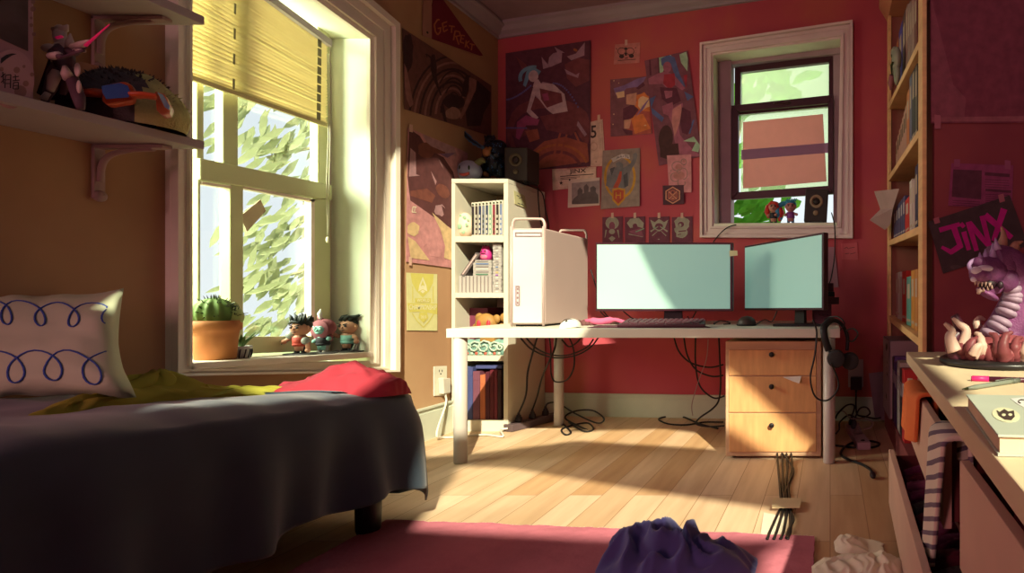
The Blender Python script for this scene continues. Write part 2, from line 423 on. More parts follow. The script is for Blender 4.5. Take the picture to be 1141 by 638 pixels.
obj('reveal', rv, mat('pale_plaster_reveal', (.80, .82, .66), .6, .04), w1)
# sill board
sl = MB()
sa, sb = WI[0] + V((.035, -.0, 0)), WI[1] + V((.035, 0, 0))
za, zb_ = .650, .607
sl.hexa([V((GX, sa.y, za - .03)), V((sa.x, sa.y, za - .03)), V((sb.x, sb.y, zb_ - .03)), V((GX, sb.y, zb_ - .03)), V((GX, sa.y, za)), V((sa.x, sa.y, za)), V((sb.x, sb.y, zb_)), V((GX, sb.y, zb_))])
obj('window_sill', sl, M_casing, w1, bevel=.006)
def sill_z(y): return za + (zb_ - za) * (y - sa.y) / (sb.y - sa.y)
def gbar(mb, quad, d0=0.0, d1=.045, X=GX):
    p = [WL(x, y, X) for x, y in quad]; mb.prism([q + V((d0, 0, 0)) for q in p], (d1 - d0, 0, 0))
up = MB()
gbar(up, [(208, -120), (216, -118), (216, 178), (208, 176)]); gbar(up, [(239, -100), (256, -95), (256, 190), (239, 186)], 0, .04)
gbar(up, [(208, -160), (365, -75), (365, -60), (208, -140)]); gbar(up, [(345, -60), (358, -60), (358, 210), (345, 208)])
obj('upper_sash', up, M_sash, w1, bevel=.004)
lo = MB()
gbar(lo, [(208, 176), (358, 206), (358, 223), (208, 200)], 0, .06)
gbar(lo, [(208, 198), (211, 198), (211, 378), (208, 378)], 0, .05)
gbar(lo, [(244, 203), (259, 205), (259, 378), (244, 378)], 0, .052); gbar(lo, [(339, 219), (358, 222), (358, 390), (339, 390)], 0, .05)
gbar(lo, [(208, 375), (358, 374), (358, 390), (208, 396)], 0, .055)
obj('lower_sash', lo, M_sash, w1, bevel=.004)
jb = MB(); gbar(jb, [(357, -75), (366, -75), (366, 396), (357, 396)], -.01, .02)
obj('jamb', jb, M_trim, w1)
bead = MB()
for q in ([(259, 207), (339, 222), (339, 225), (259, 210)], [(211, 202), (244, 207), (244, 210), (211, 205)], [(335, 222), (339, 222), (339, 375), (335, 375)]): gbar(bead, q, .02, .056)
obj('glazing_bead', bead, mat('pinkish_bead', (.82, .66, .56), .5), w1)
M_glass = glass_mat('window_glass', (.97, .99, .98), .05)
pn = MB(); pn.prism([WL(x, y, GX + .01) for x, y in ((208, -120), (362, -60), (362, 390), (208, 395))], (.003, 0, 0))
obj('pane', pn, M_glass, w1)
# scrap of paper taped to the pane
sc = MB().prism([WL(x, y, GX + .018) for x, y in ((267, 241), (290, 222), (296, 235), (275, 258))], (.0015, 0, 0))
obj('paper_scrap', sc, mat('tan_paper', (.62, .52, .34), .8), None, 'small tan paper scrap stuck to the big left window pane', 'paper')

# blind
bl = thing('venetian_blind', (GX + .06, 2.8, 2.0), 'yellow slatted blind half lowered over the left window', 'blind')
BX = GX + .085
bTL, bTR, bBR, bBL = WL(209, -62, BX), WL(364, 50, BX), WL(363, 139, BX), WL(209, 85, BX)
bTL = V((BX, 2.35, 2.36)); bTR = V((BX, 3.1, 2.20))
bTR = WL(364, 52, BX); bTL = WL(212, -58, BX)
hd = MB().hexa([bTL + V((-.02, 0, 0)), bTL + V((.03, 0, 0)), bTR + V((.03, 0, 0)), bTR + V((-.02, 0, 0)), bTL + V((-.02, 0, .035)), bTL + V((.03, 0, .035)), bTR + V((.03, 0, .035)), bTR + V((-.02, 0, .035))])
obj('headrail', hd, mat('grey_headrail', (.42, .36, .38), .5), bl)
rd = random.Random(3); st = MB(); NS = 27
for i in range(NS):
    t = (i + .5) / NS; a = bTL * (1 - t) + bBL * t; b = bTR * (1 - t) + bBR * t
    hh = (bTL - bBL).length / NS * rd.uniform(.40, .56); hb = (bTR - bBR).length / NS * rd.uniform(.44, .54); tw = .006 + rd.uniform(-.003, .006)
    st.add([a + V((tw, 0, hh)), b + V((tw, 0, hb)), b + V((-tw, 0, -hb)), a + V((-tw, 0, -hh)), a + V((tw + .0015, 0, hh)), b + V((tw + .0015, 0, hb)), b + V((-tw + .0015, 0, -hb)), a + V((-tw + .0015, 0, -hh))],
           [(0, 1, 2, 3), (4, 7, 6, 5), (0, 4, 5, 1), (1, 5, 6, 2), (2, 6, 7, 3), (3, 7, 4, 0)])
obj('slats', st, translucent_mat('straw_blind', (232, 220, 176), .3, 30), bl)
br_ = MB().hexa([bBL + V((-.006, 0, -.012)), bBL + V((.01, 0, -.012)), bBR + V((.01, 0, -.012)), bBR + V((-.006, 0, -.012)), bBL + V((-.006, 0, 0.008)), bBL + V((.01, 0, 0.008)), bBR + V((.01, 0, 0.008)), bBR + V((-.006, 0, 0.008))])
obj('bottom_rail', br_, mat('straw_rail', (.60, .50, .24), .6), bl)
for u in (.26, .91):
    t0 = bTL * (1 - u) + bTR * u; t1 = bBL * (1 - u) + bBR * u; hw = .011 if u > .5 else .004
    tp = MB(); N = 9
    for k in range(N):
        if u < .5 and k % 2: continue
        a = t0 * (1 - k / N) + t1 * k / N; b = t0 * (1 - (k + .85) / N) + t1 * (k + .85) / N
        tp.prism([a + V((.014, -hw, 0)), a + V((.014, hw, 0)), b + V((.014, hw, 0)), b + V((.014, -hw, 0))], (.002, 0, 0))
    obj('ladder_tape', tp, mat('olive_tape', (.30, .28, .16), .8), bl)
cd = MB().tube([WL(365, 60, BX + .03), WL(366, 150, BX + .03), WL(364, 200, BX + .03), WL(365, 262, BX + .03)], .0022, n=5)
cd.tube([WL(367, 60, BX + .03), WL(368, 150, BX + .03), WL(367, 200, BX + .03), WL(366, 262, BX + .03)], .0022, n=5)
co = obj('pull_cord', cd, mat('cord_grey', (.45, .40, .30), .8), bl)
obj('cord_pull', MB().ell(WL(365.5, 267, BX + .03), (.010, .010, .018)), mat('cord_bead', (.62, .58, .42), .5), bl)

# ------------------------------------------------------------------ window 2 (back wall)
w2 = thing('window_2', (-.4, 4.25, 1.4), kind='structure')
DB = .22
nb_out = V((.0787, 1, 0)).normalized()
Oq = [WB(781.5, 265), WB(950.5, 266), WB(950.5, 25), WB(781.5, 50)]
M_cas2 = mat('pink_cream_casing', (.70, .56, .52), .5, .06, 3)
c2 = MB()
for t0, t1, h in ((-.02, 1, .02), (.10, .26, .036), (.55, .68, .030), (.82, .99, .045)):
    c2.ring(lerpq(BO, Oq, t0), lerpq(BO, Oq, t1), NB, 0, h)
obj('casing', c2, M_cas2, w2)
GB = [p + nb_out * DB for p in BO]
r2 = MB()
for k in range(4):
    l = (k + 1) % 4; r2.add([BO[k], BO[l], GB[l], GB[k]], [(0, 1, 2, 3)])
obj('reveal', r2, mat('pale_reveal_back', (.66, .62, .52), .6), w2)
def WB2(px, py, off=0.0):   # plane of the recessed sashes
    Y = (4.46 - .0787 * 2.58 + DB * 1.003 - off) / (1 + .0787 * (px - CX) / F); return K(px, py, Y)
def wbar(mb, quad, d0=0.0, d1=.04):
    p = [WB2(x, y) for x, y in quad]; mb.prism([q + NB * d0 for q in p], NB * (d1 - d0))
M_dark = mat('dark_plum_sash', (.055, .012, .02), .4, .1)
jm = MB(); wbar(jm, [(800, 60), (818, 60), (818, 256), (800, 256)], 0, .10); wbar(jm, [(929, 40), (937, 40), (937, 256), (929, 256)], 0, .05); wbar(jm, [(800, 50), (937, 35), (937, 64), (800, 78)], 0, .08)
obj('jamb', jm, mat('mauve_jamb', (.36, .24, .27), .6), w2)
us = MB()
us.ring([WB2(x, y) for x, y in ((826.5, 122), (924, 112), (924, 71.5), (826.5, 83))], [WB2(x, y) for x, y in ((820, 130), (929, 120), (929, 64), (820, 77))], NB, .0, .045)
obj('upper_sash', us, M_dark, w2, bevel=.004)
ls = MB()
ls.ring([WB2(x, y) for x, y in ((825.5, 216), (923.5, 209), (923.5, 119), (825.5, 128))], [WB2(x, y) for x, y in ((817, 224.5), (929.5, 218), (929.5, 109.5), (816.5, 121.5))], NB, .05, .085)
obj('lower_sash', ls, M_dark, w2, bevel=.004)
lk = MB(); lk.ell(WB2(866, 115, .09), (.03, .02, .012)); lk.ell(WB2(877, 114, .09), (.025, .02, .010)); lk.tube([WB2(863, 116, .09), WB2(881, 114.5, .09)], .008)
obj('sash_lock', lk, M_dark, w2)
p2 = MB(); p2.prism([WB2(x, y, .02) for x, y in ((826.5, 122), (924, 112), (924, 71.5), (826.5, 83))], NB * .003)
obj('pane', p2, glass_mat('hazy_upper_pane', (.90, .97, .78), .05, .40), w2)
p3 = MB(); p3.prism([WB2(x, y, .06) for x, y in ((825.5, 216), (923.5, 209), (923.5, 119), (825.5, 128))], NB * .003)
obj('pane', p3, glass_mat('hazy_lower_pane', (.90, .97, .78), .05, .2), w2)
s2 = MB(); a, b = BO[0], BO[1]
s2.hexa([a + NB * .03 + V((0, 0, -.02)), b + NB * .03 + V((0, 0, -.02)), b + nb_out * DB + V((0, 0, -.02)), a + nb_out * DB + V((0, 0, -.02)), a + NB * .03 + V((0, 0, .012)), b + NB * .03 + V((0, 0, .012)), b + nb_out * DB + V((0, 0, .012)), a + nb_out * DB + V((0, 0, .012))])
obj('window_sill', s2, mat('pale_sill', (.74, .72, .56), .5), w2, bevel=.004)
# sheet of translucent paper over the lower pane with a lavender band
M_pp = translucent_mat('salmon_paper', (240, 186, 190), .65); M_lav = translucent_mat('lavender_band', (196, 160, 196), .6)
pap = MB().prism([WB2(x, y, .07) for x, y in ((828, 210), (921, 202), (917, 127), (828, 136))], NB * .0015)
po = obj('window_paper', pap, M_pp, None, 'salmon paper sheet with a lavender band covering the back window lower pane', 'paper')
obj('band', MB().prism([WB2(x, y, .073) for x, y in ((826, 178), (923.5, 170), (923.5, 159), (826, 167))], NB * .0012), M_lav, po)

# trees outside
def leaf_cluster(mb, fnpt, items, seed, n_per, L, Wd):
    rd = random.Random(seed)
    for (px, py, rx, ry) in items:
        for k in range(n_per):
            c = fnpt(px + rd.uniform(-rx, rx), py + rd.uniform(-ry, ry)) + V((rd.uniform(-.1, .1), rd.uniform(-.2, .2), 0))
            an = rd.uniform(.3, 1.2) + (PI if rd.random() < .2 else 0); d = V((-math.cos(an), rd.uniform(-.3, .3), -math.sin(an))); u = V((math.sin(an), 0.3, -math.cos(an)))
            l, w_ = L * rd.uniform(.6, 1.2), Wd * rd.uniform(.7, 1.2); bend = V((0, .12 * l, -.05 * l))
            mb.add([c, c + d * l * .35 + u * w_, c + d * l * .5 + bend, c + d * l * .35 - u * w_, c + d * l, c + d * l * .75 + u * w_ * .8, c + d * l * .75 - u * w_ * .8],
                   [(0, 1, 2, 3), (1, 5, 2), (3, 2, 6), (5, 4, 2), (4, 6, 2)])
t1 = thing('tree', (-4.9, 4.9, 0), 'sunlit pale green tree outside the left window', 'tree')
lf = MB(); leaf_cluster(lf, lambda x, y: K(x, y, 4.9), [(290, 125, 42, 34), (330, 145, 22, 30), (335, 185, 14, 22), (320, 235, 24, 26), (300, 262, 28, 18), (325, 290, 22, 30), (285, 310, 12, 10), (345, 320, 12, 16), (292, 355, 20, 8), (275, 100, 16, 14)], 5, 26, .24, .026)
obj('foliage', lf, translucent_mat('pale_leaf', (176, 184, 146), .45), t1, fix=False)
tk = MB().tube(smoothpts([(-3.4, 4.9, 0), (-3.45, 4.9, 1.0), (-3.5, 4.95, 1.9), (-3.7, 4.9, 2.6), (-4.2, 4.9, 3.1)]), [.08] * 12 + [.05] * 13)
for a in (((-3.45, 4.9, 1.0), (-4.0, 4.9, 1.25), (-4.6, 4.9, 1.1)), ((-3.5, 4.95, 1.9), (-4.1, 4.9, 2.2), (-4.8, 4.9, 2.1))): tk.tube(smoothpts(a), .012, n=6)
obj('trunk', tk, mat('bark', (.40, .36, .24), .9), t1)
t2 = thing('tree', (-.9, 6.2, 0), 'bright green leafy tree outside the open back window', 'tree')
lf = MB(); leaf_cluster(lf, lambda x, y: K(x, y, 6.0), [(828, 232, 14, 12), (845, 240, 16, 12), (862, 228, 12, 6), (835, 248, 18, 6), (848, 100, 16, 16), (870, 85, 12, 8), (885, 97, 6, 5), (835, 88, 10, 8), (840, 115, 14, 6), (838, 180, 20, 30), (860, 214, 20, 4)], 9, 8, .26, .06)
obj('foliage', lf, translucent_mat('green_leaf', (104, 178, 60), .5), t2, fix=False)
tk = MB().tube(smoothpts([(-1.2, 6.2, 0), (-1.15, 6.2, 1.2), (-1.1, 6.1, 2.2), (-.9, 6.1, 3.2)]), .07)
obj('trunk', tk, mat('bark', (.40, .36, .24), .9), t2)
# ground outside so the trees stand on something
obj('ground', MB().add([(-14, -6, -.1), (12, -6, -.1), (12, 16, -.1), (-14, 16, -.1)], [(0, 1, 2, 3)]), mat('grass', (.5, .6, .3), .9), kind='structure')

# ------------------------------------------------------------------ shelves on the left wall
M_shelf = mat('mauve_shelf_paint', (.42, .34, .33), .6, .06, 3)
M_iron = mat('painted_bracket', (.36, .24, .22), .5, .06)
def bracket(parent, y, z):
    b = MB()
    b.box(XL, XL + .012, y - .016, y + .016, z - .19, z - .002)
    b.box(XL, XL + .25, y - .016, y + .016, z - .014, z - .001)
    pts = [(XL + .012, 0, z - .13), (XL + .02, 0, z - .07), (XL + .05, 0, z - .035), (XL + .12, 0, z - .018), (XL + .2, 0, z - .013)]
    b.tube([(p[0], y, p[2]) for p in smoothpts(pts)], .010, n=8)
    b.ell((XL + .012, y, z - .18), (.012, .02, .02)); b.ell((XL + .014, y, z - .178), (.012, .006, .006))
    return obj('bracket', b, M_iron, parent, bevel=.003)
for (z0, z1, lab) in ((1.448, 1.478, 'mauve wall shelf holding the goggled hat and armoured figurine'), (1.897, 1.929, 'upper mauve wall shelf above the goggled hat, nearly out of frame')):
    sh = thing('wall_shelf', (XL, 1.3, z0), lab, 'shelf')
    obj('board', MB().box(XL, -2.265, .5, 2.08, z0, z1), M_shelf, sh, bevel=.003)
    bracket(sh, 2.02, z0); bracket(sh, .75, z0)

# big boxed print on the lower shelf
bxr = thing('display_box', (-2.38, 1.45, 1.478), 'mauve display box with dark picture window and spots, at left shelf end', 'box')
obj('carton', MB().box(-2.50, -2.29, 1.20, 1.652, 1.479, 1.86), mat('mauve_card', (.40, .22, .25), .6), bxr, bevel=.003)
xf = -2.289
def BXP(px, py): return WL(px, py, xf)
pic = MB().poly([BXP(0, 0) + V((0, -.12, .12)), BXP(32, 4), BXP(32, 56), BXP(0, 56) + V((0, -.12, 0))])
obj('picture_window', MB().prism([V((xf, 1.22, 1.84)), V((xf, BXP(31, 4).y, 1.84)), BXP(31, 57), V((xf, 1.22, 1.70))], (.001, 0, 0)), mat('murky_print', (.075, .05, .05), .4, .5, 9), bxr)
sp = MB(); mm = [mat('pale_mauve_print', (.48, .27, .30), .6), mat('brown_spot_print', (.30, .15, .14), .6), mat('charcoal_ink', (.03, .025, .03), .6)]
def onbox(pts, k, mi):
    t = geometry.tessellate_polygon([[V((x, y, 0)) for x, y in pts]]); sp.add([BXP(x, y) + V((.0015 + .0003 * k, 0, 0)) for x, y in pts], [tuple(a) for a in t], mi)
onbox([(x, y) for x, y in blob(12, 88, 26, 33, 0, 30) if True], 0, 0)
for i, (x, y, r) in enumerate([(18, 78, 3.6), (26, 74, 1.8), (35, 83, 2.4), (28, 93, 3.4), (1, 77, 2.5), (22, 102, 7), (36, 10, 3), (34, 28, 2.2), (37, 38, 2.2), (36, 2, 2.5), (34, 20, 1.6)]): onbox(blob(x, y, r, r, 0, 12), 1 + i * .1, 1)
onbox([(0, 65), (6, 61), (12, 59.5), (18, 60), (12, 62), (6, 66), (0, 71)], 3, 2)
for a in [(0, 86, 5, 82, 1.2), (2, 80, 3, 93, 1.2), (0, 92, 4, 88, 1), (5, 84, 11, 83, 1.1), (5, 84, 4.5, 98, 1.1), (11, 83, 10.6, 98, 1.3), (5, 89, 10, 88.5, .9), (5, 93, 10, 93, .9), (13, 86, 20, 85, 1.1), (16, 83, 16.5, 90, 1.1), (13, 90, 21, 89, 1.1), (14, 92, 13.6, 99, 1.1), (19.5, 91.5, 19.5, 99, 1.1), (14, 92, 19.5, 91.5, 1), (14, 95.4, 19.5, 95.2, .9), (14, 99, 19.5, 99, 1)]:
    onbox(stroke(a[0], a[1], a[2], a[3], a[4]), 3.5, 2)
obj('printed_marks', sp, mm, bxr, fix=False)

# armoured figurine
FY = 1.74
fg = thing('armoured_figurine', K(70, 128, FY), 'pale armoured figurine pointing a thin magenta blade on the shelf', 'figurine')
fq = lambda x, y, d=0.0: K(x / 5.8, y / 5.8, FY + d)
M_arm = mat('pale_armour', (.52, .38, .34), .35, .15); M_und = mat('dark_undersuit', (.10, .045, .06), .6)
b = MB()
b.tube([fq(400, 610), fq(425, 540), fq(430, 470), fq(415, 400), fq(400, 345), fq(395, 290)], [0.0079, 0.0145, 0.0198, 0.0224, 0.0264, 0.0106], n=10)
b.tube([fq(290, 655, -.03), fq(325, 570, -.03), fq(345, 480, -.02), fq(385, 430)], [0.0079, 0.0132, 0.0145, 0.0172], n=10)
b.tube([fq(520, 700, -.05), fq(505, 620, -.04), fq(470, 520, -.02), fq(430, 440)], [0.0092, 0.0145, 0.0145, 0.0172], n=10)
b.tube([fq(350, 330), fq(330, 370, -.05), fq(400, 365, -.10)], [0.0112, 0.0092, 0.0073], n=8)
b.tube([fq(440, 330), fq(480, 345, -.04), fq(540, 300, -.08)], [0.0106, 0.0086, 0.0073], n=8)
obj('body', b, M_und, fg)
b = MB()
b.ell(fq(385, 225), (0.0187, 0.0109, 0.0323)); b.tube([fq(360, 200), fq(420, 185), fq(440, 160)], [0.0119, 0.0092, 0.0020])
b.ell(fq(395, 325), (0.0288, 0.0109, 0.0285)); b.ell(fq(315, 310, -.01), (0.0216, 0.0092, 0.0133)); b.ell(fq(360, 370), (0.0144, 0.0084, 0.0285))
b.tube([fq(440, 320), fq(452, 270), fq(455, 215)], [0.0079, 0.0092, 0.0013]); b.tube([fq(445, 320), fq(465, 290), fq(468, 262)], [0.0066, 0.0066, 0.0013])
b.tube([fq(325, 585, -.045), fq(350, 500, -.03), fq(360, 450, -.03)], [0.0079, 0.0132, 0.0066]); b.tube([fq(430, 520, -.03), fq(432, 480, -.035), fq(420, 430, -.03)], [0.0066, 0.0125, 0.0053])
b.tube([fq(280, 640, -.04), fq(310, 600, -.04)], [0.0079, 0.0066]); b.ell(fq(510, 560, -.06), (0.0058, 0.0042, 0.0190)); b.ell(fq(500, 450, -.03), (0.0086, 0.0042, 0.0209))
b.tube([fq(330, 365, -.08), fq(380, 355, -.09)], .010); b.tube([fq(470, 305, -.05), fq(530, 285, -.09), fq(575, 260, -.1)], [0.0079, 0.0086, 0.0026]); b.tube([fq(490, 320, -.05), fq(545, 330, -.09)], [0.0079, 0.0040])
obj('armour_plates', b, M_arm, fg)
obj('cape', MB().prism([fq(330, 330, .03), fq(430, 330, .03), fq(470, 640, .05), fq(300, 640, .05), fq(235, 600, .05)], (0, .01, 0)), mat('dark_cape', (.045, .012, .018), .8), fg)
b = MB().tube([fq(390, 375, -.10), fq(540, 325, -.11)], .004, n=6); obj('hilt', b, M_und, fg)
b = MB().tube([K(95, 51, FY - .1), K(122, 27, FY - .1)], [0.0040, 0.0013], n=6); b.tube([fq(365, 245, -.024), fq(400, 235, -.024)], .004, n=6)
obj('magenta_blade', b, mat('magenta_plastic_glow', (.75, .03, .14), .4, .02, emit=(.5, .01, .08), estr=.25), fg)  # faint glow added to the plastic of blade and visor

# furry hat with goggles
hc = V((-2.39, 1.95, 1.478))
ht = thing('fur_hat', hc, 'round grey and yellow furry hat wearing orange goggles, on shelf', 'hat')
b = MB(); rd = random.Random(8)
def hatp(u, v):
    th = 2 * PI * u; ph = -.25 + (PI / 2 + .25) * v
    n_ = 1 + .05 * noise.noise(V((math.cos(th) * 2, math.sin(th) * 2, v * 3)))
    return hc + V((.155 * math.cos(ph) * math.cos(th) * n_, .135 * math.cos(ph) * math.sin(th) * n_, max(.0, .045 + .155 * math.sin(ph) * n_)))
b.grid(hatp, 40, 16, closed_u=True)
hat_m = [mat('charcoal_fur', (.085, .065, .07), .95, .2, 20, bump=.5), mat('khaki_fur', (.42, .38, .15), .95, .2, 20, bump=.5)]
for i, f in enumerate(b.f):
    c = sum((b.v[k] for k in f), V()) / len(f) - hc
    if c.x * .6 + c.y * .8 > .035 + .06 * noise.noise(c * 11): b.m[i] = 1
pass
for k in range(260):
    th = rd.uniform(0, 2 * PI); v = rd.uniform(.25, .95); p = hatp(th / 2 / PI, v); nrm = (p - hc - V((0, 0, .03))).normalized()
    t = nrm.orthogonal().normalized() * .003; b.add([p - t, p + t, p + nrm * .014 + V((0, 0, -.003))], [(0, 1, 2)], 1 if (p - hc).y > .05 else 0)
obj('fur_crown', b, hat_m, ht, fix=False)
M_gog = mat('orange_red_goggle', (.48, .07, .02), .35, .06)
def rrect(px0, py0, px1, py1, Y0, Y1, k=.25):
    c = [(px0 + (px1 - px0) * a, py0 + (py1 - py0) * b_) for a, b_ in ((k, 0), (1 - k, .0), (1, k), (1, 1 - k), (1 - k, 1), (k, 1), (0, 1 - k), (0, k))]
    return [K(x, y, Y0 + (Y1 - Y0) * (x - px0) / (px1 - px0)) for x, y in c]
def quadpoly(pts, Y0, Y1):
    x0 = min(p[0] for p in pts); x1 = max(p[0] for p in pts); return [K(x, y, Y0 + (Y1 - Y0) * (x - x0) / (x1 - x0)) for x, y in pts]
dirn = V((.65, -.75, 0))
g1 = quadpoly([(113, 95), (138, 90), (147, 94), (150, 104), (147, 113), (120, 117), (113, 112)], 1.77, 1.83)
g2 = quadpoly([(172, 100), (183, 104), (191, 120), (189, 127), (181, 129), (174, 122)], 1.84, 1.90)
b = MB(); b.prism(g1, dirn * -.045); b.prism(g2, dirn * -.05)
obj('goggle_frame', b, M_gog, ht, bevel=.006)
l1 = quadpoly([(114, 96.5), (134, 93), (143, 96), (146, 103), (144, 109), (119, 111), (115, 104)], 1.765, 1.82)
l2 = quadpoly([(176, 103.5), (182, 106), (190, 119), (189, 123), (184, 120)], 1.845, 1.885)
M_lens = mat('blue_lens', (.04, .13, .42), .12, .25, 12, spec=.8, coat=.6)
for l in (l1, l2): obj('goggle_lens', MB().prism([p + dirn * .004 for p in l], dirn * .004), M_lens, ht)
b = MB().tube(smoothpts([K(88, 104, 1.84), K(100, 104, 1.81), K(114, 103, 1.79)]), .026, n=8, flat=.4)
b.tube(smoothpts([K(148, 106, 1.81), K(160, 106, 1.82), K(174, 108, 1.84)]), .022, n=8, flat=.45)
obj('strap', b, M_gog, ht)
obj('ear_flap', MB().ell(K(168, 97, 1.98), (.03, .03, .03)), mat('tan_orange_ear', (.52, .24, .13), .9), ht)
b = MB().ell(K(100, 78, 1.98), (.05, .03, .018)); b.ell(K(94, 86, 1.93), (.03, .03, .05))
obj('ear_flap', b, mat('tan_orange_ear', (.52, .24, .13), .9), ht)

# ------------------------------------------------------------------ bed
BXE, BYE, BZ = -1.72, 2.40, .535
bed = thing('bed', (-2.15, 1.2, 0), 'low bed under the left window with black legs', 'bed')
M_blk = mat('black_wood', (.012, .012, .012), .4)
for x, y in ((-1.785, 2.22), (-2.45, 2.25), (-1.785, .1), (-2.45, .1)):
    obj('leg', MB().lathe([(.034, 0), (.040, .02), (.042, .10), (.044, .20)], (x, y, 0)), M_blk, bed)
obj('bed_frame', MB().box(-2.55, BXE - .035, .0, BYE - .05, .20, .27), M_blk, bed, bevel=.01)
obj('mattress', MB().box(-2.55, BXE - .03, .0, BYE - .04, .272, .50), mat('white_ticking', (.6, .6, .6), .9), bed, bevel=.03)
def bedz(y): return BZ + .065 * min(1.3, max(0, (2.38 - y) / .85))
def edge_path(s):   # s 0..1 along side, round the foot corner, then to the wall
    L1, r = 2.35, .10; La = PI / 2 * r; L2 = (BXE - XL) - r - .02; T = L1 + La + L2; d = s * T
    if d < L1: return V((BXE, BYE - r - L1 + d, 0)), V((1, 0, 0))
    if d < L1 + La:
        a = (d - L1) / r; return V((BXE - r + r * math.cos(a), BYE - r + r * math.sin(a), 0)), V((math.cos(a), math.sin(a), 0))
    return V((BXE - r - (d - L1 - La), BYE, 0)), V((0, 1, 0))
def blanket(u, v):
    p, n = edge_path(u)
    inner = V((XL + .03, min(p.y, BYE - .25), 0))
    if n.y > .5: inner = V((p.x * .4 + (XL + .03) * .6, BYE - .3, 0)) if n.y < .99 else V((p.x, BYE - .3, 0))
    if v < .5:
        t = v / .5; q = inner.lerp(p, t)
        z = bedz(q.y) - .028 * max(0, t - .82) ** 2 / .0324
        z += .012 * noise.noise(V((q.x * 5, q.y * 3, 0))) + .010 * noise.noise(V((q.x * 2.2 + q.y * 6, q.y * 8, 3)))
        z += .02 * math.exp(-((q.y - 1.75) / .35) ** 2) * (1 - t)
        return V((q.x, q.y, z)) - n * .0
    t = (v - .5) / .5
    hem = .165 + .01 * math.sin(p.y * 7)
    if n.y > .02: hem = .165 - .085 * min(1, n.y * 2)
    z = (bedz(p.y) - .028) * (1 - t) + hem * t
    out = .035 * math.sin(min(1, t * 3) * PI / 2)
    dd = (BYE - p.y) if n.y < .5 else 0
    fold = .030 * t * math.sin(p.y * 15 + 1.2 * t + 2.2 * noise.noise(V((p.y * 2, 0, 0)))) + .018 * t * math.sin(p.y * 33 + 2)
    flare = .10 * t * math.exp(-(dd / .16) ** 2) if n.x > .05 else .05 * t
    fold *= .5 + .9 * math.exp(-(dd / .7) ** 2)
    q = p + n * (out + fold + flare)
    if n.y > .7: q.y = max(q.y, BYE + .002)
    z += .012 * t * math.sin(p.y * 21)
    return V((q.x, q.y, z))
b = MB().grid(blanket, 170, 64)
M_blanket = mat('slate_blue_blanket', (.046, .066, .094), .9, .18, 4, spec=.15, sheen=.35)
obj('blanket', b, M_blanket, None, 'dark slate blue blanket draped over the bed and hanging down', 'blanket', mods=[('solid', .006)])

# pillow
pl = thing('pillow', (-2.32, 1.52, .54), 'plump cream pillow stitched with blue loops at the bed head', 'pillow')
PY = 1.73
def pillp(u, v, side):   # u left..right, v bottom..top
    a, b_ = 2 * u - 1, 2 * v - 1
    ed = max(0.0, (1 - a ** 4) * (1 - b_ ** 4)) ** .5
    px = -75 + 222 * u - (20 * (1 - abs(b_)) * 0) ; 
    pinch = .06 * (a * a) * (1 - b_ * b_) + 0
    px = 50 + a * (88 - 6 * (1 - b_ * b_)); py = 382 - b_ * (60 - 7 * (1 - a * a) * (1 if b_ > 0 else .2))
    if b_ < 0: px += -a * 0 + 14 * max(0, a) * (-b_) ** 1.5
    py += 5 * noise.noise(V((a * 2.2, b_ * 2.2, 4))) + (8 * a * max(0, b_) if a < 0 else 0)
    base = K(px, py, PY)
    lean = .10 * (b_ + 1)
    d = (.13 * ed + .018 * noise.noise(V((a * 2, b_ * 3, side))) * ed) * side
    yy = PY + lean - d - .05; base = K(px, py, yy); return V((base.x, yy, max(.575, base.z)))
b = MB(); b.grid(lambda u, v: pillp(u, v, 1), 36, 26); b.grid(lambda u, v: pillp(u, v, -1), 36, 26)
def stitch(ox, oy, n, dx, amp):
    pts = []
    for i in range(n * 16 + 1):
        t = i / 16 * 2 * PI; x = ox + dx * i / 16 - amp * .55 * math.sin(t) ; y = oy - amp * (1 - math.cos(t)) * .5 + .02 * math.sin(t * .5); pts.append((x, y))
    return pts
def pillow_curve(pts):
    out = []
    pts = [p for p in pts if -60 < p[0] < 122]
    for (px, py) in pts:   # invert the frontal mapping numerically
        a = (px - 50) / 85; b_ = (382 - py) / 56; a = max(-.93, min(.93, a)); b_ = max(-.93, min(.93, b_))
        p = pillp((a + 1) / 2, (b_ + 1) / 2, 1); out.append(p + V((0, -.003, 0)))
    return out
def loops(ox, oy, n, step, h):
    pts = []
    for i in range(n * 20 + 1):
        t = i / 20 * 2 * PI - PI / 2 * 0
        pts.append((ox + step * i / 20 + h * .55 * math.sin(t + PI), oy - h / 2 * (1 - math.cos(t)) + 0))
    return pts
b.tube(pillow_curve(loops(-30, 362, 5, 38, 26)), .0022, 1, n=5); b.tube(pillow_curve(loops(-22, 424, 4, 41, 34)), .0022, 1, n=5)
obj('pillow_body', b, [mat('cream_cotton', (.54, .58, .40), .9, .08, 4, bump=.1), mat('blue_thread', (.05, .10, .40), .7)], pl, fix=False)
b = MB(); 
for (a, c) in (((130, 425), (140, 430)),): b.tube([K(a[0], a[1], PY + .1), K(c[0], c[1], PY + .1)], [.012, .004])
obj('corner', b, MATS['cream_cotton'], pl)

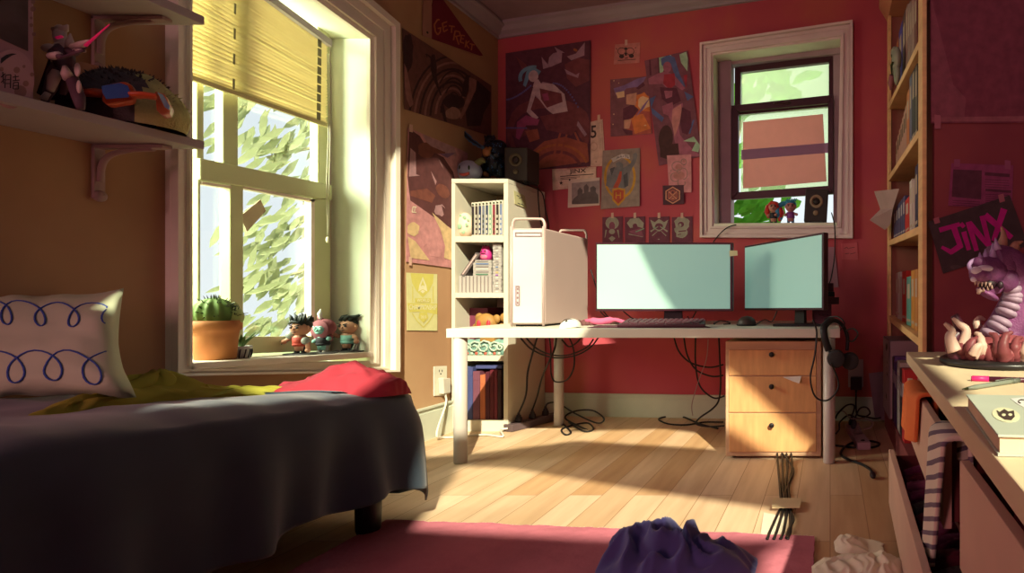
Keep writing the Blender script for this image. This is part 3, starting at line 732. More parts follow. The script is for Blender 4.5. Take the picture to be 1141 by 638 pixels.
# ------------------------------------------------------------------ loose clothes
def garment(name, top, botY, backY, zb0, m, label, seed, cat='clothes', fold=.5, nu=90, nv=34, parent=None, freq=1.0, skew=0.0, zfun=None):
    """top: list of (px, py) silhouette; the heap spans botY..backY in depth and is highest in between"""
    tp = sorted(top); midY = (botY + backY) / 2
    def prof(px):
        for (a, ya), (b2, yb2) in zip(tp, tp[1:]):
            if a <= px <= b2: return ya + (yb2 - ya) * (px - a) / (b2 - a)
        return tp[0][1] if px < tp[0][0] else tp[-1][1]
    x0, x1 = tp[0][0], tp[-1][0]
    def fn(u, v):
        px = x0 + (x1 - x0) * u
        e = math.sin(PI * min(1, max(0, u))) ** .35
        w_ = (.35 + .65 * e) * (1 + .18 * noise.noise(V((u * 5, seed, 0))))
        y = midY + (v - .5) * (backY - botY) * w_ + skew * (u - .5)
        topz = H - (prof(px) - HY) / F * (midY + skew * (u - .5)); zb = zfun(y) if zfun else zb0; h = max(.004, topz - zb)
        s_ = max(0.0, math.sin(PI * v)) ** .55
        q = V((u * 7 * freq, v * 4 * freq, seed)); rg = 1 - abs(noise.noise(q + V((0, noise.noise(q * .7) * 1.5, 0)))) * 2
        rg2 = noise.noise(q * 2.3)
        k = min(1.08, s_ * (1 - fold * .5 + fold * .55 * rg + .04 * rg2)) if 0 < v < 1 else 0
        X = (px - CX) / F * (midY + skew * (u - .5)) + .02 * noise.noise(V((v * 5, u * 3, seed))) * (1 if 0 < u < 1 else 0)
        return V((X, y, zb + .003 + max(0, h * k * (1 if 0 < u < 1 else 0))))
    b_ = MB().grid(fn, nu, nv)
    return obj(name, b_, m, parent, label, cat)
M_olive = mat('olive_cloth', (.34, .33, .045), .9, .18, 5); M_redc = mat('crimson_cloth', (.33, .028, .045), .85, .12, 5)
garment('shirt', [(80, 458), (88, 446), (108, 442), (118, 432), (150, 430), (172, 410), (184, 414), (192, 430), (230, 430), (246, 434), (275, 431), (304, 434), (312, 440)], 1.70, 2.02, 0, M_olive, 'crumpled olive green shirt lying across the bed', 2, fold=.7, skew=.58, freq=1.0, zfun=lambda y: bedz(y) - .004)
garment('shirt', [(296, 438), (310, 426), (330, 426), (355, 418), (375, 408), (402, 402), (412, 406), (418, 414), (428, 417), (430, 421), (443, 422), (446, 430)], 2.12, 2.37, 0, M_redc, 'crumpled crimson shirt lying at the foot of the bed', 7, fold=.65, skew=.06, freq=.7, zfun=lambda y: bedz(y) - .02)
garment('sweater', [(672, 638), (676, 606), (690, 590), (720, 584), (748, 578), (766, 582), (778, 598), (800, 602), (822, 616), (836, 632), (842, 645)], 1.72, 2.04, .014, mat('indigo_cloth', (.085, .08, .26), .85, .15, 5, sheen=.3), 'crumpled indigo sweater lying on the pink rug', 11, fold=.75, freq=.75)
garment('towel', [(905, 636), (925, 626), (960, 622), (985, 618), (1010, 632), (1030, 640)], 1.72, 1.98, .003, mat('cream_cloth', (.74, .66, .50), .9, .06, 5), 'crumpled cream towel on the floorboards beside the rug', 15, fold=.5, freq=1.1)
garment('sock', [(930, 606), (936, 598), (946, 597), (958, 602), (972, 612), (984, 617)], 2.02, 2.16, .003, MATS['cream_cloth'], 'small cream sock dropped on the floorboards above the towel', 19, fold=.3, nu=40, nv=18)

# rug
RZ = .012
rc = [(-1.80, 2.33), (-.06, 2.17), (-.02, .2), (-1.70, .2)]
b = MB(); rd = random.Random(2)
def rugp(u, v, z):
    a = V((*rc[0], 0)).lerp(V((*rc[1], 0)), u); c = V((*rc[3], 0)).lerp(V((*rc[2], 0)), u); p = a.lerp(c, v)
    if v == 0: p.y += .012 * noise.noise(V((u * 14, 0, 0))) + .007 * noise.noise(V((u * 60, 0, 1)))
    if u in (0.0, 1.0): p.x += .006 * noise.noise(V((v * 30, 0, 5)))
    p.z = z + .002 * noise.noise(V((p.x * 9, p.y * 9, 0))) if z > .005 else z
    return p
b.grid(lambda u, v: rugp(u, v, RZ), 120, 50); b.grid(lambda u, v: rugp(u, v, .001), 120, 50, smooth=False)
for (fix_u, fix_v) in ((None, 0.0), (None, 1.0), (0.0, None), (1.0, None)):
    b.grid(lambda u, v: rugp(u if fix_u is None else fix_u, u if fix_v is None else fix_v, .001 if v < .5 else RZ), 120 if fix_u is None else 50, 2, smooth=False)
for k in range(420):
    u = k / 420; p = rugp(u, 0.0, RZ); b.add([p + V((-.003, 0, 0)), p + V((.003, 0, 0)), p + V((rd.uniform(-.006, .006), rd.uniform(.006, .018), -.004))], [(0, 1, 2)], 1)
obj('rug', b, [mat('rose_pink_pile', (.50, .155, .20), .98, .16, 3, bump=.6, spec=.05), mat('pale_rug_fringe', (.75, .62, .50), .9)], None, 'rose pink pile rug with a frayed pale far edge', 'rug', fix=False)

# ------------------------------------------------------------------ things on the left window sill
def pot(cx, cy, z, r, h, m, name='pot', parent=None, stripes=None):
    b_ = MB().lathe([(r * .78, 0), (r * .86, h * .6), (r * .90, h * .74), (r * 1.0, h * .75), (r * 1.02, h), (r * .86, h), (r * .82, h * .86), (0.001, h * .86)], (cx, cy, z), 0, 28)
    if stripes: 
        for k in range(12):
            q = 2 * PI * k / 12; pts = [V((cx + r * (.80 + .10 * t + .11 * math.sin(t * PI)) * math.cos(q + .25 * t), cy + r * (.80 + .10 * t + .11 * math.sin(t * PI)) * math.sin(q + .25 * t), z + h * t * .95)) for t in (0.05, .3, .6, .9)]
            b_.tube(pts, r * .07, 1, n=5)
    return obj(name, b_, [m, stripes or m], parent)
cX, cY = -2.675, 2.50; cz_ = sill_z(cY) + .001
ct = thing('potted_cactus', (cX, cY, cz_), 'round spiny cactus in a large terracotta pot on left window sill', 'plant')
pot(cX, cY, cz_, .083, .170, mat('terracotta', (.50, .20, .07), .75, .12, 5), 'terracotta_pot', ct)
b = MB(); R_ = .070; rd = random.Random(4); cc = V((cX - .006, cY, cz_ + .20))
def cact(u, v):
    th = 2 * PI * u; ph = -PI / 2 + PI * v; rr = R_ * (1 + .07 * math.cos(th * 12)); return cc + V((rr * math.cos(ph) * math.cos(th), rr * math.cos(ph) * math.sin(th), R_ * .98 * math.sin(ph)))
b.grid(cact, 72, 18, closed_u=True); obj('cactus_body', b, mat('cactus_green', (.13, .22, .06), .7, .15, 10), ct)
b2 = MB().ell((cX + .052, cY + .03, cz_ + .185), (.032, .03, .042)); b2.ell((cX + .03, cY + .05, cz_ + .2), (.02, .02, .05)); obj('cactus_offshoot', b2, mat('cactus_pale_green', (.36, .42, .16), .7, .15, 10), ct)
b3 = MB()
for i in range(70):
    th = rd.uniform(0, 2 * PI); ph = rd.uniform(-.3, 1.5); d = V((math.cos(ph) * math.cos(th), math.cos(ph) * math.sin(th), math.sin(ph))); b3.tube([cc + d * R_ * .98, cc + d * R_ * 1.2], [.0028, .0008], n=4)
for i in range(24):
    th = rd.uniform(0, 2 * PI); ph = rd.uniform(0, 1.5); d = V((math.cos(ph) * math.cos(th), math.cos(ph) * math.sin(th), math.sin(ph))); c0 = V((cX + .052, cY + .03, cz_ + .19)); b3.tube([c0 + d * .03, c0 + d * .048], [.0022, .0006], n=4)
tag(obj('spines', b3, mat('dark_spine', (.03, .04, .01), .6), ct), kind='stuff')
obj('soil', MB().lathe([(.001, 0), (.070, 0), (.070, .004), (.001, .006)], (cX, cY, cz_ + .150)), mat('soil', (.05, .03, .02), .95), ct)
sX, sY = -2.665, 2.60; sz_ = sill_z(sY) + .001
sc_ = thing('potted_succulent', (sX, sY, sz_), 'small spiky succulent in a dark striped pot beside the cactus', 'plant')
pot(sX, sY, sz_, .036, .055, mat('striped_pot_white', (.66, .66, .62), .5), 'striped_pot', sc_, mat('striped_pot_black', (.03, .03, .05), .5))
b = MB(); rd = random.Random(5)
for i in range(13):
    th = 2 * PI * i / 13 + rd.uniform(-.2, .2); o_ = rd.uniform(.25, 1); L_ = rd.uniform(.055, .085); d = V((math.cos(th) * o_, math.sin(th) * o_, 1.1)).normalized()
    s0 = V((sX, sY, sz_ + .045)); b.tube([s0, s0 + d * L_ * .5 + V((0, 0, .004)), s0 + d * L_ + V((math.cos(th) * .008, math.sin(th) * .008, 0))], [.005, .0085, .0008], n=6, flat=.5)
obj('leaves', b, mat('succulent_green', (.10, .22, .05), .6, .15, 12), sc_)

def figurine(name, base, s, mats, label, hair, arms=(), flip=1, hood=False, ground=True, lean=0.0, item=None):
    """stocky toy figure, s = height; every one is a body (head, trunk, limbs in one mesh), hair, clothes"""
    base = V(base); t = thing(name, base, label, 'figurine')
    P = lambda x, y, z: base + V((x * s, y * s, z * s))
    b_ = MB()
    b_.tube([P(lean * .2, 0, .10), P(lean * .5, 0, .30), P(lean, 0, .46), P(lean, 0, .52)], [.12 * s, .15 * s, .15 * s, .09 * s], n=12)
    b_.ell(P(lean, 0, .68), (.215 * s, .20 * s, .20 * s))
    b_.ell(P(lean - .21, -.02, .68), (.03 * s, .03 * s, .05 * s)); b_.ell(P(lean + .21, -.02, .68), (.03 * s, .03 * s, .05 * s)); b_.ell(P(lean, -.205, .66), (.03 * s, .03 * s, .03 * s))
    for a in arms: b_.tube([P(*q) for q in a], [.055 * s, .05 * s, .05 * s][:len(a)], n=8); b_.ell(P(*a[-1]), .06 * s)
    obj('body', b_, mats[0], t)
    lg = MB()
    for sx in (-1, 1): lg.tube([P(lean * .2 + sx * .07, 0, .30), P(sx * .085, 0, .14), P(sx * .09, -.01, .03)], [.075 * s, .06 * s, .055 * s], n=8); lg.ell(P(sx * .09, -.04, .035), (.055 * s, .085 * s, .035 * s))
    obj('trousers', lg, mats[3], t)
    cl = MB().tube([P(lean * .4, 0, .22), P(lean * .7, 0, .33), P(lean, 0, .45)], [.15 * s, .165 * s, .165 * s], n=14); cl.lathe([(.165 * s, 0), (.17 * s, .03 * s), (.16 * s, .05 * s)], P(lean * .5, 0, .24), 0)
    obj('tunic', cl, mats[2], t)
    h_ = MB(); hair(h_, P, s, lean); obj('hood' if hood else 'hair', h_, mats[1], t)
    f = MB()
    for sx in (-1, 1): f.ell(P(lean + sx * .08, -.192, .70), (.035 * s, .018 * s, .028 * s)); f.tube([P(lean + sx * .03, -.205, .735), P(lean + sx * .13, -.185, .765)], .012 * s, n=5)
    f.tube([P(lean - .05, -.195, .585), P(lean + .05, -.195, .585)], .010 * s, n=5)
    obj('face_paint', f, mats[4], t)
    if item: it = MB(); item(it, P, s); obj('held_weapon', it, mats[5], t)
    if ground: obj('stand', MB().lathe([(.30 * s, 0), (.32 * s, .012 * s), (.30 * s, .03 * s)], base, n=24, sx=1.2), mat('dark_stand', (.10, .10, .10), .5), t)
    return t
M_skin = mat('tan_figure_skin', (.52, .26, .17), .6); M_bhair = mat('black_figure_hair', (.02, .025, .02), .6); M_steel = mat('grey_figure_metal', (.28, .30, .27), .4, .15, 20)
def spiky(h_, P, s, ln):
    h_.ell(P(ln + .0, .05, .76), (.215 * s, .20 * s, .16 * s)); rd = random.Random(6)
    for i in range(16):
        a = rd.uniform(-1.2, 1.2); c = rd.uniform(-.12, .18); st_ = V((ln + .16 * a, c, .84)); tp_ = V((ln + .16 * a + .11 * a - .05, c + .03, .84 + rd.uniform(.12, .24)))
        h_.tube([P(*st_), P(*((st_ + tp_) / 2 + V((0, 0, .02)))), P(*tp_)], [.06 * s, .04 * s, .004 * s], n=6)
    h_.tube([P(ln - .15, -.15, .80), P(ln - .05, -.19, .86), P(ln + .1, -.18, .83), P(ln + .17, -.12, .78)], .035 * s, n=6)
def swept(h_, P, s, ln):
    h_.ell(P(ln + .0, .06, .77), (.21 * s, .19 * s, .15 * s)); rd = random.Random(9)
    for i in range(11):
        y = rd.uniform(-.12, .14); x = -.16 + .03 * i
        h_.tube([P(ln + x, y, .84), P(ln + x + .06, y, .95), P(ln + x + .19, y, .97 + rd.uniform(-.04, .05))], [.055 * s, .045 * s, .004 * s], n=6)
def hoodf(h_, P, s, ln):
    h_.ell(P(ln, .06, .72), (.27 * s, .24 * s, .26 * s)); h_.tube([P(ln - .05, .02, .92), P(ln - .12, .0, 1.02), P(ln - .10, 0, 1.14)], [.09 * s, .05 * s, .01 * s])
    h_.lathe([(.25 * s, -.0 * s), (.27 * s, .03 * s), (.22 * s, .06 * s)], P(ln, -.14, .68), 0, 20, axis='Y'); h_.tube([P(ln - .16, .03, .50), P(ln - .2, .03, .30)], [.10 * s, .06 * s]); h_.tube([P(ln + .14, .05, .50), P(ln + .17, .05, .34)], [.08 * s, .05 * s])
def axe(it, P, s): it.tube([P(-.30, -.05, .34), P(-.62, -.05, .22)], .03 * s, n=6); it.ell(P(-.62, -.06, .26), (.12 * s, .03 * s, .16 * s)); it.ell(P(-.50, -.06, .30), (.10 * s, .03 * s, .07 * s)); it.ell(P(.20, -.08, .36), (.09 * s, .09 * s, .1 * s)); it.ell(P(-.22, -.02, .50), (.12 * s, .11 * s, .12 * s))
def knife(it, P, s): it.tube([P(-.30, -.1, .38), P(-.36, -.1, .62)], .022 * s, n=6); it.ell(P(-.38, -.1, .64), (.14 * s, .03 * s, .06 * s)); it.tube([P(.30, -.1, .28), P(.26, -.1, .10), P(.14, -.1, .03)], [.02 * s, .06 * s, .01 * s], n=6)
def feather(it, P, s): it.tube([P(-.04, -.02, .92), P(-.08, -.02, 1.12), P(-.05, -.02, 1.26)], [.03 * s, .06 * s, .005 * s], n=6)
def sillpt(px, off): 
    X = -2.69 + off; Y = X * F / (px - CX); return (X, Y, sill_z(Y) + .002)
M_redm = mat('red_figure_cloth', (.40, .05, .03), .7); M_drk = mat('dark_figure_cloth', (.03, .03, .035), .7)
figurine('toy_figurine', sillpt(335, .03), .195, [M_skin, M_bhair, M_redm, M_drk, M_drk, M_steel], 'toy figurine with black spiky hair and grey axe, nearest cactus on sill', spiky, [((-.15, 0, .44), (-.28, -.04, .40), (-.36, -.08, .33)), ((.15, 0, .44), (.24, -.06, .30), (.26, -.08, .12))], item=axe)
figurine('toy_figurine', sillpt(360, .02), .185, [mat('teal_figure_face', (.18, .38, .34), .5, .5, 40), mat('maroon_hood', (.24, .075, .09), .8), mat('black_figure_robe', (.02, .02, .025), .8), mat('grey_boot', (.30, .27, .24), .7), mat('pale_teal_dots', (.35, .62, .52), .5), mat('white_feather', (.7, .72, .68), .7)], 'maroon hooded toy figurine with teal face, middle of three on sill', hoodf, [((-.12, 0, .42), (-.16, -.1, .34)), ((.12, 0, .42), (.24, -.08, .42))], hood=True, item=feather)
figurine('toy_figurine', sillpt(388, .02), .205, [M_skin, M_bhair, mat('teal_gold_tunic', (.24, .50, .44), .6), M_drk, M_drk, M_steel], 'toy figurine with swept black hair, teal top and knives on sill', swept, [((-.14, 0, .44), (-.24, -.06, .42), (-.28, -.1, .46)), ((.14, 0, .44), (.26, -.06, .36), (.30, -.1, .28))], item=knife)

# ------------------------------------------------------------------ white bookcase in the corner
M_white = mat('cream_white_laminate', (.58, .53, .43), .5, .03, 3)
bk = thing('bookcase', (-2.38, 4.1, 0), 'tall narrow cream bookcase standing in the far left corner', 'bookcase')
YF, YK = 3.90, 4.405
x0, x1 = XL + .008, K(566, 0, YF).x
def fz(y): return H - (y - HY) / F * YF
BT = fz(199)
for (a, b_) in ((x0, x0 + .024), (x1 - .030, x1)): obj('side_panel', MB().box(a, b_, YF, YK, .02, BT - .03), M_white, bk, bevel=.002)
obj('top_panel', MB().box(x0, x1, YF, YK, BT - .029, BT), M_white, bk, bevel=.002)
SH = [(263, 269.5), (326, 331.5), (396, 402)]
for a, b_ in SH: obj('shelf', MB().box(x0 + .025, x1 - .031, YF + .002, YK - .02, fz(b_), fz(a)), M_white, bk)
obj('bottom_panel', MB().box(x0 + .025, x1 - .031, YF, YK, .0, fz(468)), M_white, bk)
obj('back_panel', MB().box(x0 + .025, x1 - .031, YK - .015, YK, fz(468) + .001, BT - .03), mat('tan_backboard', (.55, .42, .30), .8), bk)
nt = MB().prism([V((x1 + .003, WL(x, y, x1).y, WL(x, y, x1).z)) for x, y in ((572, 212), (584, 218), (586.5, 232.5), (573, 227))], (.0015, 0, 0))
for k, (a, c, d, e) in enumerate(((575, 217.5, 578, 219), (577.5, 221, 581, 219.5), (576, 226, 579, 227.5), (580, 227, 583, 229))):
    nt.prism([V((x1 + .0047, WL(x, y, x1).y, WL(x, y, x1).z)) for x, y in stroke(a, c, d, e, .8)], (.0004, 0, 0), 1)
obj('sticky_note', nt, [mat('khaki_note', (.46, .42, .22), .8), mat('ink', (.03, .03, .03), .8)], None, 'khaki sticky note with scribbles on the side of the cream bookcase', 'note')

def pxbox(name, px0, py0, px1, py1, Y, D, m, parent=None, label=None, cat=None, group=None, bevel=.0, extra=None, floor_z=None):
    a = K(px0, py1, Y); c = K(px1, py0, Y); z0 = a.z if floor_z is None else floor_z
    b = MB().box(a.x, c.x, Y, Y + D, z0, c.z); ms = m if isinstance(m, list) else [m]
    if extra: extra(b, a, c, z0)
    return obj(name, b, ms, parent, label, cat, group, bevel=bevel)
# shelf 1: egg and a row of manga / game cases
zA = fz(263) + .001
eg = thing('spotted_egg', K(520, 262, YF + .08), 'cream egg with green spots beside the cases on top bookcase shelf', 'egg')
b = MB().lathe([(.001, 0), (.032, .006), (.052, .035), (.058, .075), (.048, .125), (.030, .155), (.012, .170), (.001, .172)], (K(517.5, 262, YF + .08).x, YF + .09, zA), 0, 28)
eggc = V((K(517.5, 262, YF + .08).x, YF + .09, zA + .08)); rd = random.Random(12)
for i, (dx, dz, r) in enumerate(((-.03, .03, .016), (.02, .05, .014), (-.005, -.01, .018), (.035, .0, .013), (-.035, -.035, .013), (.015, -.045, .015), (-.01, .065, .010), (.04, .035, .009))):
    rr = math.sqrt(max(0, 1 - (dz / .09) ** 2)) * .057; yy = -math.sqrt(max(0, rr * rr - dx * dx)); b.ell(eggc + V((dx, yy, dz)), (r, .004, r * 1.1), 1, 10, 6)
obj('shell', b, [mat('cream_eggshell', (.68, .50, .38), .5), mat('sage_spot', (.26, .38, .24), .6)], eg)
spines = [(.03, .02, .025), (.06, .04, .035), (.03, .04, .09), (.16, .17, .22), (.05, .06, .10), (.20, .33, .22), (.22, .03, .05), (.03, .02, .02), (.16, .20, .33)]
lbn = ['black', 'brown black', 'navy', 'slate', 'dark blue', 'sage green', 'dark red', 'near black', 'steel blue']
XA = 525.5
for i, c in enumerate(spines):
    xa = XA + i * 3.9; top = 225.5 - i * .35
    def ex(b, a, c2, z0): 
        w_ = c2.x - a.x; b.box(a.x + w_ * .16, c2.x - w_ * .16, YF + .005, YF + .0095, z0 + .012, c2.z - .028, 1); b.box(a.x + w_ * .3, c2.x - w_ * .3, YF + .003, YF + .0095, c2.z - .020, c2.z - .010, 2)
        for k in range(4): b.box(a.x + w_ * .35, c2.x - w_ * .35, YF + .003, YF + .0045, z0 + .02 + .035 * k, z0 + .04 + .035 * k, 0 if i % 3 else 2)
    pxbox('comic_book', xa, top, xa + 3.5, 262, YF + .01, .16, [M_white, mat('spine_%s' % lbn[i].replace(' ', '_'), c, .5), MATS['dark_spine']], None,
          'cream edged book with %s spine, %s in the row on top bookcase shelf' % (lbn[i], ['leftmost', 'second', 'third', 'fourth', 'fifth', 'sixth', 'seventh', 'eighth', 'rightmost'][i]), 'book', 'books in a row on the top bookcase shelf', floor_z=zA, extra=ex)
# shelf 2: game cases, leaning case, pink toy
zB = fz(326) + .001
M_case = mat('grey_white_case', (.36, .33, .31), .5, .06, 8); M_cin = mat('dark_case_art', (.14, .09, .09), .6)
rd = random.Random(31)
ords = ['leftmost', 'second', 'third', 'fourth', 'fifth', 'sixth', 'seventh', 'eighth', 'rightmost']
for i in range(9):
    xa = 511.4 + i * 4.15
    def ex(b, a, c2, z0): b.box(c2.x - .004, c2.x - .001, YF + .0285, YF + .031, z0 + .004, c2.z - .004, 1)
    pxbox('game_case', xa, 307 + .1 * (i % 2), xa + 3.8, 326, YF + .03, .15, [M_case, M_cin], None, 'grey upright game case, %s of the upright row on second bookcase shelf' % ords[i], 'case', 'upright game cases on second shelf', floor_z=zB, extra=ex)
zs = K(0, 307, YF + .03).z
cols = [(.42, .42, .42), (.10, .16, .30), (.45, .42, .40), (.06, .14, .08), (.42, .40, .38)]
ORD = 'first second third fourth fifth sixth seventh eighth ninth tenth eleventh twelfth thirteenth fourteenth fifteenth sixteenth seventeenth eighteenth'.split()
def stack(x0p, x1p, z, n, h, names, grp, where):
    for k in range(n):
        a = K(x0p + rd.uniform(-.4, .4), 0, YF + .03); c = K(x1p + rd.uniform(-.4, .4), 0, YF + .03)
        b = MB().box(a.x, c.x, YF + .03, YF + .17, z + k * h, z + (k + 1) * h - .0015)
        b.box(a.x + .02, c.x - .02, YF + .027, YF + .031, z + k * h + .004, z + (k + 1) * h - .006, 1)
        obj('game_case', b, [M_case, mat('case_label_%s' % names[k % len(names)].replace(' ', '_'), {'grey': (.2, .18, .18), 'blue': (.08, .14, .28), 'green': (.06, .16, .10), 'orange': (.5, .3, .1), 'purple': (.2, .05, .3), 'white': (.5, .48, .45)}[names[k % len(names)]], .6)], None,
            'flat game case with %s label, %s from the bottom of the %s' % (names[k % len(names)], ORD[k], where), 'case', grp)
h1 = K(0, 307, 3.93).z; 
stack(527.5, 547.5, zs + .001, 6, .018, ['green', 'grey', 'white', 'grey', 'blue', 'grey'], 'flat game cases in the middle pile', 'middle pile')
stack(549.3, 558.5, zB, 18, .0186, ['white', 'grey', 'white', 'white', 'grey', 'white', 'purple', 'orange', 'grey', 'blue', 'grey', 'grey', 'white', 'grey', 'grey', 'white', 'grey', 'grey'], 'flat game cases in the right pile', 'right pile')
b = MB(); p0, p1 = K(513, 306, YF + .03), K(530, 281, YF + .03); d = (p1 - p0); n_ = V((d.z, 0, -d.x)).normalized() * .030; p0.z = zs + .004
b.prism([p0, p0 + n_ + V((0, 0, .004)), p1 + n_, p1], (0, .13, 0)); b.prism([p0 + n_ * .25 + V((.006, -.002, .012)), p0 + n_ * .6 + V((.006, -.002, .016)), p1 + n_ * .6 - d * .06 + V((0, -.002, 0)), p1 + n_ * .25 - d * .06 + V((0, -.002, 0))], (0, .003, 0), 1)
obj('hinged_case', b, [mat('charcoal_case', (.11, .09, .09), .5), mat('pale_pink_line', (.55, .36, .34), .6)], None, 'charcoal case leaning against the middle pile on second bookcase shelf', 'case')
pc = K(541.5, 287.5, YF + .08); zt = zs + .001 + 6 * .018 + .001
pt = thing('toy_monster', (pc.x, YF + .08, zt), 'small magenta toy monster sitting on the middle pile of cases', 'toy')
b = MB().lathe([(.001, 0), (.036, .002), (.040, .03), (.034, .065), (.026, .085), (.010, .096), (.001, .098)], (pc.x, YF + .08, zt), 0, 20, sy=.8)
for sx in (-1, 0, 1): b.tube([V((pc.x + sx * .018, YF + .08, zt + .085)), V((pc.x + sx * .022, YF + .08, zt + .108))], [.006, .001], n=5)
obj('toy_body', b, mat('magenta_toy', (.48, .03, .19), .5), pt)
b = MB(); b.ell((pc.x - .013, YF + .046, zt + .062), (.005, .003, .004)); b.ell((pc.x + .013, YF + .046, zt + .062), (.005, .003, .004)); b.tube([(pc.x - .014, YF + .046, zt + .045), (pc.x + .014, YF + .046, zt + .045)], .002, n=5)
obj('face', b, MATS['dark_spine'], pt); obj('belly', MB().ell((pc.x, YF + .056, zt + .022), (.026, .010, .018)), mat('pink_belly', (.62, .15, .24), .5), pt)
# shelf 3: boxed figure, golden trophy mask, teal ornament
zC = fz(396) + .001
def ex(b, a, c2, z0):
    b.box(a.x, a.x + .036, YF + .157, YF + .1605, z0, c2.z, 1)
    for k in range(4): b.tube([V((a.x + .010 + .012 * (k % 2), YF + .156, c2.z - .02 - .035 * k)), V((a.x + .022 - .012 * (k % 2), YF + .156, c2.z - .045 - .035 * k))], .003, 2, n=5)
pxbox('toy_box', 511, 343, 543.5, 396, YF + .16, .2, [mat('plum_card', (.17, .03, .06), .6), mat('rose_card', (.46, .09, .12), .6), mat('orange_print', (.55, .22, .04), .6)], None, 'plum and rose cardboard box on the third bookcase shelf', 'box', floor_z=zC, extra=ex)
oc = K(543, 375, YF + .04)
orn = thing('mask_ornament', (oc.x, YF + .06, zC), 'carved orange mask ornament on teal wave base, on third bookcase shelf', 'ornament')
b = MB(); 
for k, (dx, r) in enumerate(((-.13, .055), (-.075, .075), (-.01, .085), (.06, .07), (.10, .05))):
    b.ell((oc.x + dx, YF + .07, zC + .05), (r * .75, .05, .058))
    sp_ = [V((oc.x + dx + (r * .6) * (1 - t / 14) * math.cos(t * .8), YF + .018, zC + .055 + (r * .6) * (1 - t / 14) * math.sin(t * .8))) for t in range(12)]
    b.tube(sp_, .007, 1, n=6)
b.box(oc.x - .17, oc.x + .095, YF + .03, YF + .11, zC, zC + .03)
for k in range(9): b.ell((oc.x - .16 + k * .031, YF + .026, zC + .012), (.012, .006, .010), 2 if k % 2 else 1, 8, 6)
obj('wave_base', b, [mat('teal_glaze', (.16, .29, .25), .5), mat('pale_teal_glaze', (.36, .46, .38), .5), mat('brick_glaze', (.42, .09, .06), .5)], orn)
b = MB(); hz = zC + .205
b.ell((oc.x - .02, YF + .06, hz), (.075, .045, .080)); 
for dx, dz in ((-.09, -.02), (-.07, .05), (.05, .04), (.085, -.02), (.10, .05), (.13, -.01), (.10, -.06)): b.ell((oc.x + dx, YF + .065, hz + dz), (.026, .02, .032))
b.box(oc.x - .05, oc.x + .05, YF + .04, YF + .09, zC + .09, hz - .02)
obj('mask', b, mat('ochre_wood', (.30, .155, .04), .6, .2, 12), orn)
for dx in (-.045, .02): obj('mask_eye', MB().ell((oc.x + dx, YF + .018, hz + .005), (.014, .010, .030)), mat('crimson_enamel', (.5, .03, .05), .4), orn)
# shelf 4: binders
zD = fz(468) + .001
bnd = [(503.5 + 10, 516.5, 412, 'lime yellow', (.50, .50, .06)), (517, 521, 408.5, 'dusty blue', (.13, .17, .33)), (521.5, 526.5, 409, 'navy', (.05, .06, .17)), (527, 534.5, 413.5, 'plum', (.15, .05, .08)), (535, 540.5, 417.5, 'rust orange', (.42, .12, .05)), (541, 545.5, 414, 'dark oxblood', (.07, .01, .02)), (546, 550, 412, 'oxblood', (.10, .01, .02)), (550.5, 554, 411.5, 'maroon', (.13, .015, .03)), (554.5, 558.3, 412, 'near black', (.03, .01, .015))]
for i, (a, c, t, n_, col) in enumerate(bnd):
    def ex(b, p, q, z0): b.box(p.x + .002, q.x - .002, YF + .018, YF + .0205, q.z - .06, q.z - .045, 0)
    pxbox('book', a, t, c, 468, YF + .02, .22, [mat('cover_%s' % n_.replace(' ', '_'), col, .6)], None, 'upright %s book on the lowest shelf of the cream bookcase' % n_, 'book', 'books on the lowest shelf of the cream bookcase', floor_z=zD, bevel=.003, extra=ex)
a = K(527, 411, YF); c = K(556, 407.5, YF); 
obj('book', MB().box(a.x, c.x, YF + .03, YF + .2, K(0, 411.2, 3.92).z + .004, K(0, 407.5, 3.92).z + .003), mat('cover_navy', (.05, .06, .17), .6), None, 'navy book lying flat on top of the books on the lowest shelf', 'book')

# ---- on top of the bookcase
TZ = BT + .001
pp = V((K(526, 0, 4.05).x, 4.02, TZ)); 
pl_ = thing('plush_toy', pp, 'round pale blue plush with green horns smiling on the cream bookcase', 'plush')
b = MB().ell(pp + V((0, 0, .075)), (.083, .07, .076)); obj('plush_body', b, mat('pale_blue_plush', (.36, .38, .50), .95, .06, 10, sheen=.4), pl_)
for sx in (-1, 1): obj('horn', MB().tube(smoothpts([pp + V((sx * .05, 0, .125)), pp + V((sx * .085, 0, .150)), pp + V((sx * .115, -.01, .135 if sx > 0 else .16))]), [.022] * 8 + [.018, .014, .009, .006, .003], n=8), mat('moss_horn', (.17, .17, .06), .8), pl_)
for sx in (-1, 1): obj('eye', MB().ell(pp + V((.004 + sx * .032, -.062, .088)), (.006, .006, .016)), MATS['dark_spine'], pl_); obj('paw', MB().ell(pp + V((sx * .055, -.035, .008)), (.028, .028, .012)), MATS['moss_horn'], pl_)
b = MB(); b.prism([pp + V((.004 + x, -.0735 + abs(x) * .25, z)) for x, z in ((-.036, .050), (-.018, .046), (0, .046), (.02, .052), (.034, .058), (.030, .040), (.012, .030), (-.012, .029), (-.030, .036))], (0, .02, 0)); obj('mouth', b, mat('coral_mouth', (.58, .12, .09), .7), pl_)
